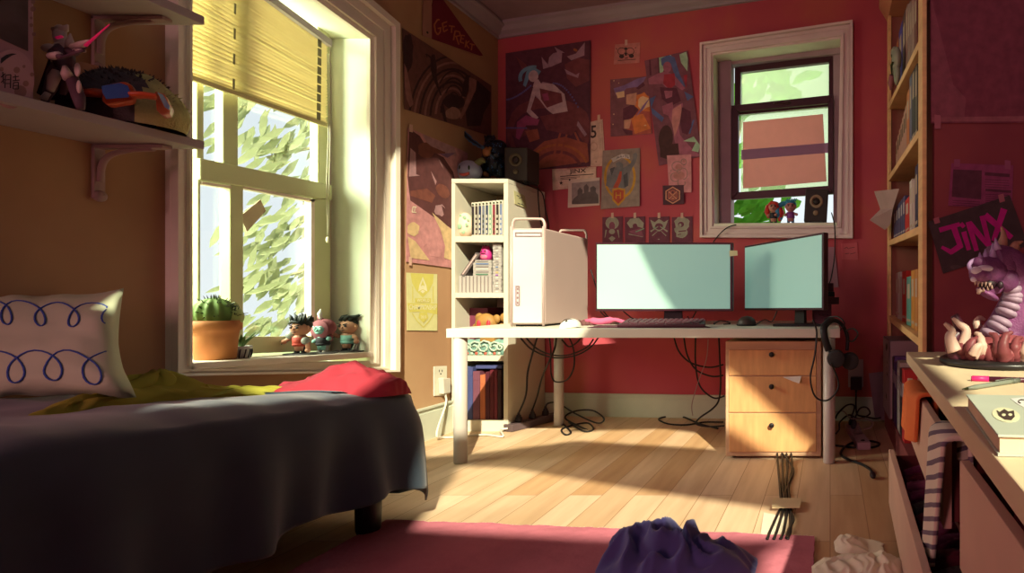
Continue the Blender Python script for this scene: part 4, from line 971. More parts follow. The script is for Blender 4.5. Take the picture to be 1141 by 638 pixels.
# dark horned warrior statue with jagged sword
WY = 4.15; wq = lambda x, y, d=0.0: K(430 + x / 6.382, 110 + y / 6.382, WY + d)
wr = thing('warrior_statue', V((wq(760, 0).x, WY, TZ)), 'black horned warrior statue holding a jagged blue-edged sword, on the bookcase', 'statue')
M_obs = mat('obsidian_blue_fleck', (.008, .009, .014), .35, .3, 30)
b = MB()
b.tube([wq(700, 555), wq(690, 490), wq(720, 430), wq(745, 380)], [.045, .035, .04, .03], n=8)
b.tube([wq(800, 555), wq(810, 490), wq(795, 430), wq(775, 370)], [.055, .05, .05, .04], n=8)
b.tube([wq(770, 540), wq(770, 440), wq(775, 370), wq(775, 320)], [.07, .075, .085, .06], n=12); b.ell(wq(740, 300), (.035, .035, .045)); b.ell(wq(800, 335), (.055, .05, .045)); b.ell(wq(760, 335), (.05, .05, .045))
b.tube([wq(795, 340), wq(815, 400, -.04), wq(760, 405, -.08)], [.035, .03, .022], n=8)
b.tube([wq(725, 285), wq(708, 275), wq(700, 258)], [.014, .01, .002], n=6); b.tube([wq(755, 285), wq(772, 278), wq(765, 255)], [.014, .012, .002], n=6)
obj('armoured_body', b, M_obs, wr)
b = MB(); rd = random.Random(77)
for k in range(60): x, y = rd.uniform(690, 830), rd.uniform(310, 545); b.ell(wq(x, y, -.10 + abs(x - 765) * .0006), (.0035, .003, .0035), 0, 5, 4)
tag(obj('blue_flecks', b, mat('blue_enamel', (.02, .12, .30), .4), wr), kind='stuff')
b = MB(); b.ell(wq(740, 318, -.035), (.012, .012, .02)); b.tube([wq(695, 380, -.06), wq(715, 350, -.09), wq(740, 365, -.09)], .012, n=6); b.tube([wq(700, 405, -.09), wq(720, 385, -.1), wq(745, 345, -.09)], .011, n=6); b.ell(wq(715, 380, -.10), (.03, .02, .03)); b.tube([wq(710, 550, -.05), wq(712, 520, -.05)], .02)
obj('bronze_trim', b, mat('bronze_trim', (.32, .13, .04), .5), wr)
bl_ = [(520, 155), (545, 200), (565, 235), (600, 262), (612, 285), (640, 300), (660, 318), (690, 335), (712, 352), (700, 366), (668, 350), (650, 345), (640, 330), (618, 330), (608, 312), (588, 305), (575, 285), (555, 270), (545, 250), (528, 235), (518, 200)]
obj('sword_edge', MB().prism([wq(x, y, -.095) for x, y in bl_], (0, .010, 0)), mat('steel_blue_edge', (.06, .12, .19), .5), wr)
cxp = [(x * .86 + 612 * .14, y * .80 + 270 * .20) for x, y in bl_]; cxp = [(x, y) for x, y in bl_]; ctr = lambda x, y: (x + (600 + (x - 520) * .25 - x) * .0 + 0, y)
inner = [(526, 180), (550, 222), (580, 258), (610, 285), (640, 308), (680, 338), (670, 342), (640, 322), (612, 308), (588, 290), (560, 265), (538, 235)]
obj('sword_core', MB().prism([wq(x, y, -.099) for x, y in inner], (0, .018, 0)), M_obs, wr)
obj('sword_grip', MB().tube([wq(706, 358, -.09), wq(770, 425, -.09)], .007, n=6), MATS['steel_blue_edge'], wr)
# speakers
def speaker(px0, py0, px1, py1, Y, D, zbase, label, lean=0.0, wood=(.030, .022, .018), cone=(.10, .08, .04)):
    a, c = K(px0, py1, Y), K(px1, py0, Y); zb_ = zbase; t = thing('speaker', V(((a.x + c.x) / 2, Y + D / 2, zb_)), label, 'speaker')
    sh = lambda z: lean * (z - zb_)
    pts = [(a.x, Y, zb_ + .012), (c.x, Y, zb_ + .012), (c.x, Y + D, zb_ + .012), (a.x, Y + D, zb_ + .012), (a.x, Y, c.z), (c.x, Y, c.z), (c.x, Y + D, c.z), (a.x, Y + D, c.z)]
    obj('cabinet', MB().hexa([V((x + sh(z), y, z)) for x, y, z in pts]), mat('black_brown_cabinet', wood, .5), t, bevel=.006)
    w_ = c.x - a.x; cx_ = (a.x + c.x) / 2; hh = c.z - zb_; z1, z2 = zb_ + hh * .64, zb_ + hh * .30
    M_c = mat('khaki_cone_%d' % (cone[0] * 1000), cone, .6)
    obj('woofer', MB().lathe([(w_ * .29, 0), (w_ * .28, -.006), (w_ * .17, .004), (w_ * .155, .004), (w_ * .13, -.002), (.001, -.004)], (cx_ + sh(z1), Y - .001, z1), axis='Y'), M_c, t)
    obj('woofer_dome', MB().lathe([(w_ * .155, -.005), (w_ * .10, -.010), (.001, -.012)], (cx_ + sh(z1), Y + .002, z1), axis='Y'), mat('dark_cone', (.02, .012, .01), .6), t)
    obj('tweeter', MB().lathe([(w_ * .12, 0), (w_ * .10, -.005), (.001, -.007)], (cx_ + sh(z2), Y - .001, z2), axis='Y'), M_c, t)
    for sx in (0, 1):
        xx = a.x + .01 if not sx else c.x - .03; obj('foot', MB().box(xx, xx + .02, Y + .01, Y + D - .01, zb_, zb_ + .012), mat('rubber_black', (.01, .01, .01), .8), t)
    return t
speaker(562, 164, 587.5, 202, 4.02, .17, TZ, 'black speaker on top of the cream bookcase under the big poster')

# ------------------------------------------------------------------ desk
M_desk = mat('cream_desk_laminate', (.56, .52, .44), .45, .03, 3)
dk = thing('desk', (-1.02, 3.65, 0), 'long cream desk on white legs against the back wall', 'desk')
DX0, DX1, DYF, DYB, DT, DTH = K(497, 0, 3.13).x, K(936, 0, 3.13).x, 3.13, 4.16, .740, .050
obj('desktop', MB().box(DX0, DX1, DYF, DYB, DT - DTH, DT), M_desk, dk, bevel=.003)
for (x, y) in ((K(512.5, 0, 3.16).x, 3.165), (K(924, 0, 3.2).x, 3.165), (K(622.5, 0, 4.12).x + .02, 4.08), (-.03, 4.08)):
    obj('leg', MB().lathe([(.030, 0), (.033, .006), (.033, DT - DTH - .001)], (x, y, 0), n=24), mat('white_steel_leg', (.46, .40, .36), .35, .03), dk)

# ---- tower computer
pcY = 3.34; a = K(569, 0, pcY); c = K(607, 0, pcY); zt = H - (254 - HY) / F * pcY
tw = thing('tower_computer', V(((a.x + c.x) / 2, pcY + .3, DT)), 'tall white tower computer with handles on the left of the desk', 'computer')
M_pc = mat('shaded_white_aluminium', (.44, .32, .29), .35, .03, 3, spec=.5)  # pinker and darker than the front: shade of the tower's side in the colour
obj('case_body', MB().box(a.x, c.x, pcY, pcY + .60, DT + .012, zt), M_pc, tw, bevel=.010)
obj('front_panel', MB().box(a.x + .014, c.x - .014, pcY - .006, pcY + .002, DT + .02, zt - .012), mat('pinkish_white_panel', (.50, .43, .42), .3, .03), tw, bevel=.004)
tz = H - (243.5 - HY) / F * pcY
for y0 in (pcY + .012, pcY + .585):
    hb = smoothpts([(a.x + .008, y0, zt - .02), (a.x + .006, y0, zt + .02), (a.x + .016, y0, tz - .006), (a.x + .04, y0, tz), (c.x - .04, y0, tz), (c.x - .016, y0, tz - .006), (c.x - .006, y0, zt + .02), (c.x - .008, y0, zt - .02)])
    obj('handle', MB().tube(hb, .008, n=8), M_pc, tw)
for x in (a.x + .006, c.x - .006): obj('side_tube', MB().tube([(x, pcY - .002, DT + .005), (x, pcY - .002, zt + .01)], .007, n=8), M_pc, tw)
b = MB().ring([K(x, y, pcY - .008) for x, y in ((575, 262.5), (602.5, 262.5), (602.5, 259.5), (575, 259.5))], [K(x, y, pcY - .008) for x, y in ((574, 263.3), (603.5, 263.3), (603.5, 258.6), (574, 258.6))], (0, -1, 0), 0, .002)
obj('drive_slot', b, mat('plum_grey_line', (.20, .12, .13), .5), tw)
b = MB().ring([K(x, y, pcY - .008) for x, y in ((575.3, 339.5), (578.2, 339.5), (578.2, 319), (575.3, 319))], [K(x, y, pcY - .008) for x, y in ((574.5, 340.3), (579, 340.3), (579, 318.2), (574.5, 318.2))], (0, -1, 0), 0, .002)
obj('port_frame', b, MATS['plum_grey_line'], tw)
for y in (321.5, 326, 331.5, 337): obj('port', MB().prism([K(px, py, pcY - .0075) for px, py in ((576, y - 1.2), (577.5, y - 1.2), (577.5, y + 1.2), (576, y + 1.2))], (0, -.002, 0)), MATS['plum_grey_line'], tw)
for x in (a.x + .02, c.x - .05): obj('foot', MB().box(x, x + .03, pcY + .02, pcY + .58, DT + .001, DT + .013), MATS['rubber_black'], tw)

# ---- monitors
M_frame = mat('dark_plum_bezel', (.040, .008, .015), .35, .05)
M_scr = mat('lit_teal_screen', (.30, .45, .40), .45, .02, 2, emit=(.13, .32, .27), estr=.62)
def monitor(tl, tr, br, bl, label, stand_c, stand_dir, basew, foot_d=.11):
    tl, tr, br, bl = [V(p) for p in (tl, tr, br, bl)]; t = thing('monitor', V((stand_c[0], stand_c[1], DT)), label, 'monitor')
    n = (tr - tl).cross(bl - tl).normalized(); n = -n if n.y > 0 else n
    ux = (tr - tl).normalized(); uz = V((0, 0, 1)); bz_ = .016
    obj('housing', MB().hexa([bl, br, br - n * .035, bl - n * .035, tl, tr, tr - n * .035, tl - n * .035]), M_frame, t, bevel=.004)
    i = [tl + ux * bz_ * .7 - uz * bz_ * .8, tr - ux * bz_ - uz * bz_ * .8, br - ux * bz_ + uz * bz_ * .9, bl + ux * bz_ * .7 + uz * bz_ * .9]
    obj('screen', MB().prism([p + n * .0005 for p in i], n * .003), M_scr, t)
    sc_ = V((stand_c[0], stand_c[1], 0)); s_ = ux * basew / 2
    mid = sc_ - n * .045
    obj('stand_neck', MB().hexa([mid - s_ * .55 + V((0, 0, DT + .012)), mid + s_ * .55 + V((0, 0, DT + .012)), mid + s_ * .55 - n * .02 + V((0, 0, DT + .012)), mid - s_ * .55 - n * .02 + V((0, 0, DT + .012)), mid - s_ * .45 + V((0, 0, bl.z + .12)), mid + s_ * .45 + V((0, 0, bl.z + .12)), mid + s_ * .45 - n * .02 + V((0, 0, bl.z + .12)), mid - s_ * .45 - n * .02 + V((0, 0, bl.z + .12))]), mat('black_plastic', (.008, .007, .008), .4), t)
    obj('stand_base', MB().hexa([sc_ - s_ + n * foot_d * .6 + V((0, 0, DT + .001)), sc_ + s_ + n * foot_d * .6 + V((0, 0, DT + .001)), sc_ + s_ - n * foot_d + V((0, 0, DT + .001)), sc_ - s_ - n * foot_d + V((0, 0, DT + .001)), sc_ - s_ + n * foot_d * .6 + V((0, 0, DT + .014)), sc_ + s_ + n * foot_d * .6 + V((0, 0, DT + .014)), sc_ + s_ - n * foot_d + V((0, 0, DT + .014)), sc_ - s_ - n * foot_d + V((0, 0, DT + .014))]), MATS['black_plastic'], t, bevel=.003)
    for k in (-.18, .0, .18): obj('vent', MB().box(0, .1, 0, .004, 0, .006) if False else MB().hexa([mid + ux * k - uz * 0 + V((0, 0, bl.z + .28)), mid + ux * (k + .1) + V((0, 0, bl.z + .28)), mid + ux * (k + .1) + n * .006 + V((0, 0, bl.z + .28)), mid + ux * k + n * .006 + V((0, 0, bl.z + .28)), mid + ux * k + V((0, 0, bl.z + .29)), mid + ux * (k + .1) + V((0, 0, bl.z + .29)), mid + ux * (k + .1) + n * .006 + V((0, 0, bl.z + .29)), mid + ux * k + n * .006 + V((0, 0, bl.z + .29))]), M_frame, t) if False else None
    return t
mY = 3.48
monitor(K(663.5, 270, mY), K(816.5, 270, mY), K(816.5, 346.5, mY), K(663.5, 346.5, mY), 'wide monitor facing the room squarely, in the centre of the desk', (K(746, 0, mY).x, mY + .03), 0, .21)
YR_, YL_ = 3.22, 3.80
monitor(K(829.5, 274, YL_), K(918, 258.5, YR_), K(918, 345.5, YR_), K(829.5, 345.5, YL_), 'angled monitor at the right end of the desk by the window', (K(884, 0, 3.45).x, 3.47), 0, .17)
obj('sticky_note', MB().prism([K(x, y, mY - .006) for x, y in ((812.5, 279), (821.5, 279), (822, 284.5), (813, 285.5))], (0, -.0015, 0)), mat('pale_yellow_note', (.70, .72, .42), .8), None, 'pale yellow sticky note on the right edge of the centre monitor', 'note')

# ---- keyboard on a dark mat, mouse, round thing
obj('desk_mat', MB().hexa([V((K(655, 0, 3.2).x, 3.19, DT + .001)), V((K(792, 0, 3.2).x, 3.19, DT + .001)), V((K(783, 0, 3.42).x, 3.44, DT + .001)), V((K(668, 0, 3.42).x, 3.44, DT + .001)), V((K(655, 0, 3.2).x, 3.19, DT + .004)), V((K(792, 0, 3.2).x, 3.19, DT + .004)), V((K(783, 0, 3.42).x, 3.44, DT + .004)), V((K(668, 0, 3.42).x, 3.44, DT + .004))]), mat('plum_mat', (.07, .014, .025), .8), None, 'dark plum desk mat under the keyboard', 'mat')
kb = thing('keyboard', (-1.05, 3.28, DT + .005), 'dark plum keyboard in front of the centre monitor', 'keyboard')
xa, xb = K(688, 0, 3.22).x, K(786, 0, 3.22).x
obj('keyboard_base', MB().hexa([V((xa, 3.21, DT + .005)), V((xb, 3.21, DT + .005)), V((xb - .03, 3.36, DT + .005)), V((xa + .02, 3.36, DT + .005)), V((xa, 3.21, DT + .020)), V((xb, 3.21, DT + .020)), V((xb - .03, 3.36, DT + .042)), V((xa + .02, 3.36, DT + .042))]), mat('plum_keyboard', (.05, .010, .018), .5), kb, bevel=.003)
for r in range(5):
    nk = 15 if r else 9
    for k in range(nk):
        t = (k + .5) / nk; y = 3.225 + r * .026; z = DT + .021 + r * .0037; x = xa + .015 + (xb - xa - .045) * t; hw = (xb - xa - .05) / nk / 2 * .84
        obj('key', MB().hexa([(x - hw, y, z), (x + hw, y, z), (x + hw, y + .02, z + .003), (x - hw, y + .02, z + .003), (x - hw * .8, y + .003, z + .009), (x + hw * .8, y + .003, z + .009), (x + hw * .8, y + .018, z + .012), (x - hw * .8, y + .018, z + .012)]), MATS['plum_keyboard'], kb)
mc = V((K(632, 0, 3.2).x, 3.24, DT + .001)); ms = thing('computer_mouse', mc, 'white computer mouse left of the keyboard on the desk', 'mouse')
b = MB()
def mfn(u, v):
    th = 2 * PI * u; ph = PI / 2 * v; return mc + V((.052 * math.cos(ph) * math.cos(th), .075 * math.cos(ph) * math.sin(th), .046 * math.sin(ph) ** .8 + .004 * math.cos(th)))
b.grid(mfn, 28, 9, closed_u=True); obj('mouse_shell', b, mat('pearl_white', (.70, .68, .60), .4), ms)
obj('scroll_wheel', MB().lathe([(.008, -.004), (.010, 0), (.008, .004)], mc + V((0, -.048, .034)), axis='X', n=12), MATS['rubber_black'], ms)
obj('button_seam', MB().tube(smoothpts([mc + V((-.047, -.01, .022)), mc + V((-.02, -.022, .045)), mc + V((.02, -.022, .045)), mc + V((.047, -.01, .022))]), .0018, n=5), MATS['rubber_black'], ms)
rc_ = V((K(832, 0, 3.45).x, 3.45, DT + .001)); dc = thing('round_speaker', rc_, 'small dark domed gadget on the desk between the two monitors', 'gadget')
obj('dome', MB().lathe([(.055, 0), (.058, .012), (.050, .035), (.030, .052), (.001, .058)], rc_, n=28), mat('dark_olive_plastic', (.035, .022, .018), .5), dc)
obj('rim', MB().lathe([(.055, 0), (.061, .004), (.061, .009), (.056, .012)], rc_, n=28), MATS['rubber_black'], dc)
gp = MB().tube(smoothpts([(-1.52, 3.5, DT + .012), (-1.46, 3.47, DT + .03), (-1.38, 3.46, DT + .025), (-1.30, 3.47, DT + .035), (-1.24, 3.5, DT + .012)]), [.012] * 8 + [.020] * 9 + [.012] * 8, n=8)
obj('pink_cloth', gp, mat('pink_cloth', (.55, .10, .20), .9), None, 'crumpled pink cloth lying on the desk behind the keyboard', 'cloth')
b = MB(); rd = random.Random(44)
for k in range(14): b.ell((K(640 + k * 1.7, 0, 3.5).x, 3.5 + rd.uniform(-.03, .03), DT + .012), (.02, .02, .013 + .012 * rd.random()))
obj('scarf', b, mat('brown_wool', (.12, .05, .05), .95), None, 'small heap of brown wool on the desk behind the mouse', 'cloth')

# ---- boxes behind the right monitor
rt = thing('network_router', (-.02, 3.72, DT), 'stacked dark plum router box behind the right monitor', 'router')
obj('router_body', MB().box(K(905, 0, 3.62).x, K(926.5, 0, 3.62).x, 3.62, 3.80, DT + .001, K(0, 339, 3.62).z), mat('dark_plum_plastic', (.075, .016, .030), .5), rt, bevel=.004)
for k, x in enumerate((913, 917, 922)): obj('router_light', MB().ell(K(x, 350.5, 3.615), (.004, .003, .004)), MATS['black_plastic'], rt)
rz_ = K(0, 339, 3.62).z + .001
obj('external_drive', MB().box(K(905, 0, 3.62).x, K(935, 0, 3.62).x, 3.62, 3.78, rz_, rz_ + .045), mat('dark_plum_metal', (.06, .012, .022), .5), None, 'flat plum drive lying on the router behind the right monitor', 'drive', bevel=.003)
obj('adapter_box', MB().box(K(905, 0, 3.62).x, K(930, 0, 3.62).x, 3.63, 3.76, rz_ + .046, rz_ + .080), MATS['black_plastic'], None, 'black adapter box on the flat drive behind the right monitor', 'box', bevel=.003)
obj('small_carton', MB().box(K(905, 0, 3.62).x, K(929, 0, 3.62).x, 3.63, 3.76, rz_ + .081, rz_ + .135), MATS['dark_plum_plastic'], None, 'plum carton on top of the stack behind the right monitor', 'box', bevel=.003)
sheet('paper_note', lambda x, y: WB(x, y), NB, [(918, 275), (930, 275), (934.5, 319.5), (918, 322)], [mat('mauve_paper', (.34, .15, .20), .8)], label='mauve paper pinned on the wall behind the right monitor', cat='paper')
b = MB().box(K(788 + 75, 0, 3.45).x, K(921, 0, 3.45).x, 3.34, 3.39, DT + .001, DT + .015)
obj('sound_bar', b, MATS['black_plastic'], None, 'thin black bar lying at the foot of the right monitor', 'gadget', bevel=.004)

# ---- headphones hanging off the right end of the desk
hy = 3.17; hp = thing('headphones', K(935, 372, hy), 'black headphones hanging over the right end of the desk', 'headphones')
def hq(x, y, d=0.0): return K(900 + x / 5.317, 300 + y / 5.317, hy + d)
band = smoothpts([hq(125, 480, -.07), hq(100, 400, -.08), hq(100, 335, -.06), hq(150, 300, -.01), hq(205, 330, .05), hq(235, 400, .06), hq(232, 480, .05)])
obj('headband', MB().tube(band, [.020] * len(band), n=10, flat=.55), mat('black_rubberised', (.012, .011, .012), .5), hp)
for (x, y, d, s_) in ((168, 528, -.07, 1), (250, 542, .03, 1)):
    cpt = hq(x, y, d); e = MB().lathe([(.001, -.024), (.040, -.024), (.048, -.012), (.050, .006), (.040, .020), (.001, .022)], cpt, axis='Y', n=24); obj('ear_cup', e, MATS['black_rubberised'], hp)
    e = MB().lathe([(.036, -.034), (.047, -.030), (.048, -.022), (.036, -.020), (.030, -.026)], cpt, axis='Y', n=24); obj('ear_pad', e, mat('dark_foam', (.03, .026, .026), .9), hp)
obj('yoke', MB().tube([hq(120, 470, -.07), hq(150, 520, -.095), hq(185, 580, -.09)], .007, n=6), MATS['black_rubberised'], hp)

# ---- drawer unit
du = thing('drawer_unit', (-.32, 3.5, 0), 'three drawer wooden unit on castors under the desk', 'drawers')
uY = 3.24; a = K(808.5, 508, uY); c = K(915, 380, uY); dz0 = K(0, 508, uY).z
M_wcar = mat('pale_wood_carcass', (.52, .33, .20), .6, .1, 4, stretch=(1, 1, 6)); M_wdr = mat('honey_wood_front', (.60, .31, .13), .55, .12, 5, stretch=(6, 1, 1))
obj('carcass', MB().box(a.x, c.x, uY, uY + .55, dz0, c.z), M_wcar, du, bevel=.004)
for (y0, y1, ky) in ((389, 418, 394.5), (418.8, 459, 430), (459.8, 503, 473)):
    p, q = K(812.5, y1 - .3, uY), K(909.5, y0 + .4, uY)
    dr = obj('drawer', MB().box(p.x, q.x, uY - .008, uY + .01, p.z, q.z), M_wdr, du, bevel=.002)
    kc = K(860, ky, uY - .01)
    obj('knob', MB().lathe([(.006, 0), (.007, -.010), (.014, -.014), (.015, -.020), (.010, -.024), (.001, -.025)], kc, axis='Y', n=16), mat('black_knob', (.015, .012, .012), .35), dr)
for x in (a.x + .04, c.x - .04):
    for y in (uY + .05, uY + .5):
        obj('castor', MB().lathe([(.008, -.012), (.016, -.010), (.016, .010), (.008, .012)], (x, y, .016), axis='X', n=14).tube([(x, y, .02), (x, y, dz0)], .006, n=6), MATS['rubber_black'], du)
pq = MB().prism([K(872.5, 420, uY - .012), K(893, 419, uY - .016), K(890.5, 427, uY - .05), K(883, 424.5, uY - .04)], (0, 0, .0015))
obj('paper_sheet', pq, mat('white_paper', (.66, .56, .50), .8), None, 'white paper corner sticking out of the middle drawer', 'paper')

# ------------------------------------------------------------------ sockets, strips, cables
def outlet(name, plane, nrm, q, label, holes):
    nrm = V(nrm); t = thing(name, plane(*q[3]), label, 'outlet'); b_ = MB().prism([plane(x, y) + nrm * .001 for x, y in q], nrm * .006)
    obj('cover_plate', b_, mat('ivory_plastic', (.66, .62, .50), .5) if nrm.x > .5 else mat('mauve_plastic', (.42, .28, .32), .5), t, bevel=.002)
    b_ = MB()
    for (x, y, w_, h_) in holes: b_.prism([plane(a_, b2) + nrm * .0071 for a_, b2 in ((x - w_, y - h_), (x + w_, y - h_), (x + w_, y + h_), (x - w_, y + h_))], nrm * .0006)
    obj('socket_face', b_, mat('dark_slot', (.03, .025, .02), .6), t)
    return t
outlet('wall_outlet', WL, (1, 0, 0), [(482.5, 408), (497, 407.5), (497, 440.5), (482.5, 441)], 'ivory wall outlet beside the cream bookcase with a plug in it', [(488.3, 413, .4, 1.3), (491.5, 413, .4, 1.3), (490, 416.3, .7, .7)])
pg = MB(); q = [WL(x, y) for x, y in ((486.5, 421), (495.5, 421), (495.5, 437.5), (487.5, 439))]; pg.prism([p + V((.0075, 0, 0)) for p in q], (.035, 0, 0))
obj('power_adapter', pg, mat('grey_ivory_plug', (.55, .50, .42), .5), None, 'ivory plug adapter in the outlet beside the cream bookcase', 'plug', bevel=.006)
outlet('wall_outlet', WB, NB, [(945, 400), (962, 400), (962, 431), (945, 431)], 'mauve wall outlet right of the desk with a dark adapter', [(951, 406, .4, 1.2), (955, 406, .4, 1.2)])
pg = MB(); q = [WB(x, y) for x, y in ((948, 419), (960.5, 419), (960.5, 433), (948, 433))]; pg.prism([p + NB * .0075 for p in q], NB * .05); pg.tube([WB(954, 433) + NB * .03, WB(954, 437) + NB * .03], [.012, .007])
obj('power_adapter', pg, mat('dark_plum_plug', (.04, .012, .014), .5), None, 'dark adapter plugged in the mauve outlet right of the desk', 'plug', bevel=.004)
def cable(pts, r, m, label, group=None, seg=7, n=6, name='cable'):
    return obj(name, MB().tube(smoothpts(pts, seg), r, n=n), m, None, label, 'cable', group)
M_cb = mat('black_cable', (.012, .010, .010), .5); M_cw = mat('white_cable', (.62, .58, .50), .5); M_cg = mat('grey_cable', (.30, .20, .20), .5)
# power strip (left)
s0, s1 = V((-1.99, 3.66, 0)), V((-1.72, 4.02, 0))
s0 = FL(575, 478, .05); s1 = FL(619, 462, .05)
s0 = V((K(572, 0, 3.95).x, 3.88, 0)); s1 = V((K(619, 0, 4.25).x, 4.30, 0))
ps = thing('power_strip', (s0 + s1) / 2, 'charcoal power strip on the floor by the cream bookcase side', 'power strip')
dv = (s1 - s0).normalized(); nv_ = V((dv.y, -dv.x, 0)); wv = nv_ * .038; M_ps = mat('charcoal_plum_plastic', (.10, .065, .07), .5)
def stripbox(s0, s1, wv, h, name, m, parent, z=0.002, off=0.0): 
    d = (s1 - s0).normalized() * off
    pts = [s0 + d - wv, s1 - d - wv, s1 - d + wv, s0 + d + wv]; return obj(name, MB().hexa([p + V((0, 0, z)) for p in pts] + [p + V((0, 0, z + h)) for p in pts]), m, parent, bevel=.005)
stripbox(s0, s1, wv, .048, 'strip_body', M_ps, ps)
def plug_up(p, label, m=None):
    b_ = MB().lathe([(.020, 0), (.022, .012), (.020, .030), (.014, .036), (.013, .046), (.008, .050), (.007, .065)], p, n=12, sx=1.1); return obj('plug', b_, m or mat('black_plug', (.02, .012, .014), .5), None, label, 'plug', None)
P1, P2, P3 = [s0 + (s1 - s0) * t + V((0, 0, .051)) for t in (.20, .46, .72)]
plug_up(P1, 'black plug standing in the left power strip, nearest the bookcase front'); plug_up(P2, 'black plug standing in the middle of the left power strip'); plug_up(P3, 'black plug at the far end of the left power strip')
obj('switch', MB().ell(s0 + (s1 - s0) * .93 + V((0, 0, .052)), (.012, .012, .006)), MATS['black_plug'], ps)
up_ = V((0, 0, .06))
cable([P1 + up_, K(586, 440, 3.95), K(588, 415, 3.95), K(593, 395, 3.95), K(599, 374, 3.95)], .006, M_cb, 'black cable rising from the nearest plug of the left power strip')
cable([P2 + up_, K(599, 440, 4.0), K(604, 420, 3.9), K(611, 404, 3.7), K(618, 388, 3.75), K(620, 374, 3.8)], .006, M_cb, 'black cable rising from the middle plug behind the desk leg')
cable([P3 + up_, K(611, 449, 4.1), K(622, 449, 4.1), K(640, 460, 4.1) , K(665, 471, 4.0), K(673, 466, 4.0), K(660, 457, 4.1), K(640, 458, 4.2), K(630, 466, 4.1), K(655, 479, 3.95)], .006, M_cb, 'black cable looping on the floor from the far plug')
def floor_pts(l, z=.007): return [FL(x, y, z) for x, y in l]
cable(floor_pts([(619, 468), (626, 471), (636, 481), (630, 484), (626, 478), (640, 473), (655, 471), (661, 478), (650, 480), (634, 470)]), .006, M_cb, 'black cable curled in small loops behind the left power strip')
cable([WL(491, 439) + V((.03, 0, 0)), WL(490, 450) + V((.04, 0, 0)), V((-2.48, 3.62, .05)), FL(495, 487, .01), FL(515, 486, .01), FL(540, 484, .01), FL(560, 486, .01), s0 + V((-.03, -.03, .02)), s0 + V((0, 0, .025))], .007, M_cw, 'white cable from the ivory adapter along the floor to the strip')
for k, (pts, Y) in enumerate((([(580, 376), (590, 388), (605, 396), (620, 399), (640, 396), (655, 387), (663, 376)], 3.9), ([(586, 376), (597, 388), (612, 395), (630, 396), (650, 388), (658, 378)], 3.88), ([(612, 376), (613, 390), (612, 405), (612, 418), (616, 426), (628, 424), (635, 410), (634, 390), (628, 376)], 3.95), ([(626, 378), (633, 386), (641, 382), (645, 376)], 3.9))):
    cable([K(x, y, Y) + V((0, .01 * i, 0)) for i, (x, y) in enumerate(pts)], .0055, M_cb, ['long slack black cable under the left half of the desk', 'shorter slack black cable under the left half of the desk', 'black cable hanging in a deep loop behind the back desk leg', 'short black cable loop tucked under the desk near the back leg'][k])
mid_ = [([(751, 376), (757, 392), (770, 404), (790, 409), (806, 406)], 'slack black cable under the desk reaching the drawer unit'), ([(762, 376), (766, 396), (776, 412), (793, 419), (806, 418)], 'lower slack black cable under the desk reaching the drawer unit'), ([(775, 376), (775, 405), (780, 430), (795, 443), (807, 441)], 'deep hanging black cable left of the drawer unit'), ([(801, 376), (802, 400), (803, 425), (801, 445), (794, 455), (780, 465), (776, 472), (790, 475), (807, 474)], 'black cable running down beside the drawer unit to the floor'), ([(789, 378), (787, 400), (778, 425), (771, 450), (772, 463)], 'thin pale cable hanging under the desk left of the drawer unit')]
for k, (pts, lb) in enumerate(mid_): cable([K(x, y, 4.05 - .03 * k) for x, y in pts] if k < 3 else [K(x, y, min(3.85, F * (H - .01) / max(1, (y - HY)))) for x, y in pts], .006 if k < 4 else .003, M_cb if k < 4 else M_cg, lb)
cable(floor_pts([(800, 477), (780, 472), (760, 464), (742, 464), (734, 467), (745, 472), (765, 473), (785, 470), (806, 470)]), .006, M_cb, 'black cable looped on the floor left of the drawer unit')
# cables taped to the floor in front of the drawer unit
for k in range(4):
    x = 866 + k * 5.2; xx = 869 + k * 3.2; xe = 858 + k * 7.5
    cable([FL(x, 505, .03), FL(x + 1, 520, .007), FL(xx, 540, .007), FL(xx + 1, 553, .007), FL(xx + 2, 562, .007), FL((xx + xe) / 2 + 2, 575, .007), FL(xe, 592, .007), FL(xe - 3, 600, .016)], .006, M_cb, 'black floor cable under the tape, %s of four counted from the left' % ['first', 'second', 'third', 'last'][k], 'cables taped to the floor')
cable([FL(872, 505, .03), FL(884, 522, .009), FL(878, 540, .009), FL(874, 556, .009), FL(884, 576, .009), FL(880, 588, .009), FL(876, 599, .016)], .005, M_cb, 'black floor cable crossing over the other taped cables')
q = [FL(x, y, .018) for x, y in ((860, 566), (891, 566), (893, 555), (861, 555))]
obj('floor_tape', MB().prism(q, (0, 0, .002)), mat('tan_tape', (.62, .47, .28), .7), None, 'strip of tan tape holding the cables to the floor', 'tape')
obj('paper_sheet', MB().prism(floor_pts([(851, 571), (878, 576), (868, 606), (846, 603)], .003), (0, 0, .001)), mat('cream_paper', (.72, .62, .48), .8), None, 'cream paper lying on the floor beneath the taped cables', 'paper')
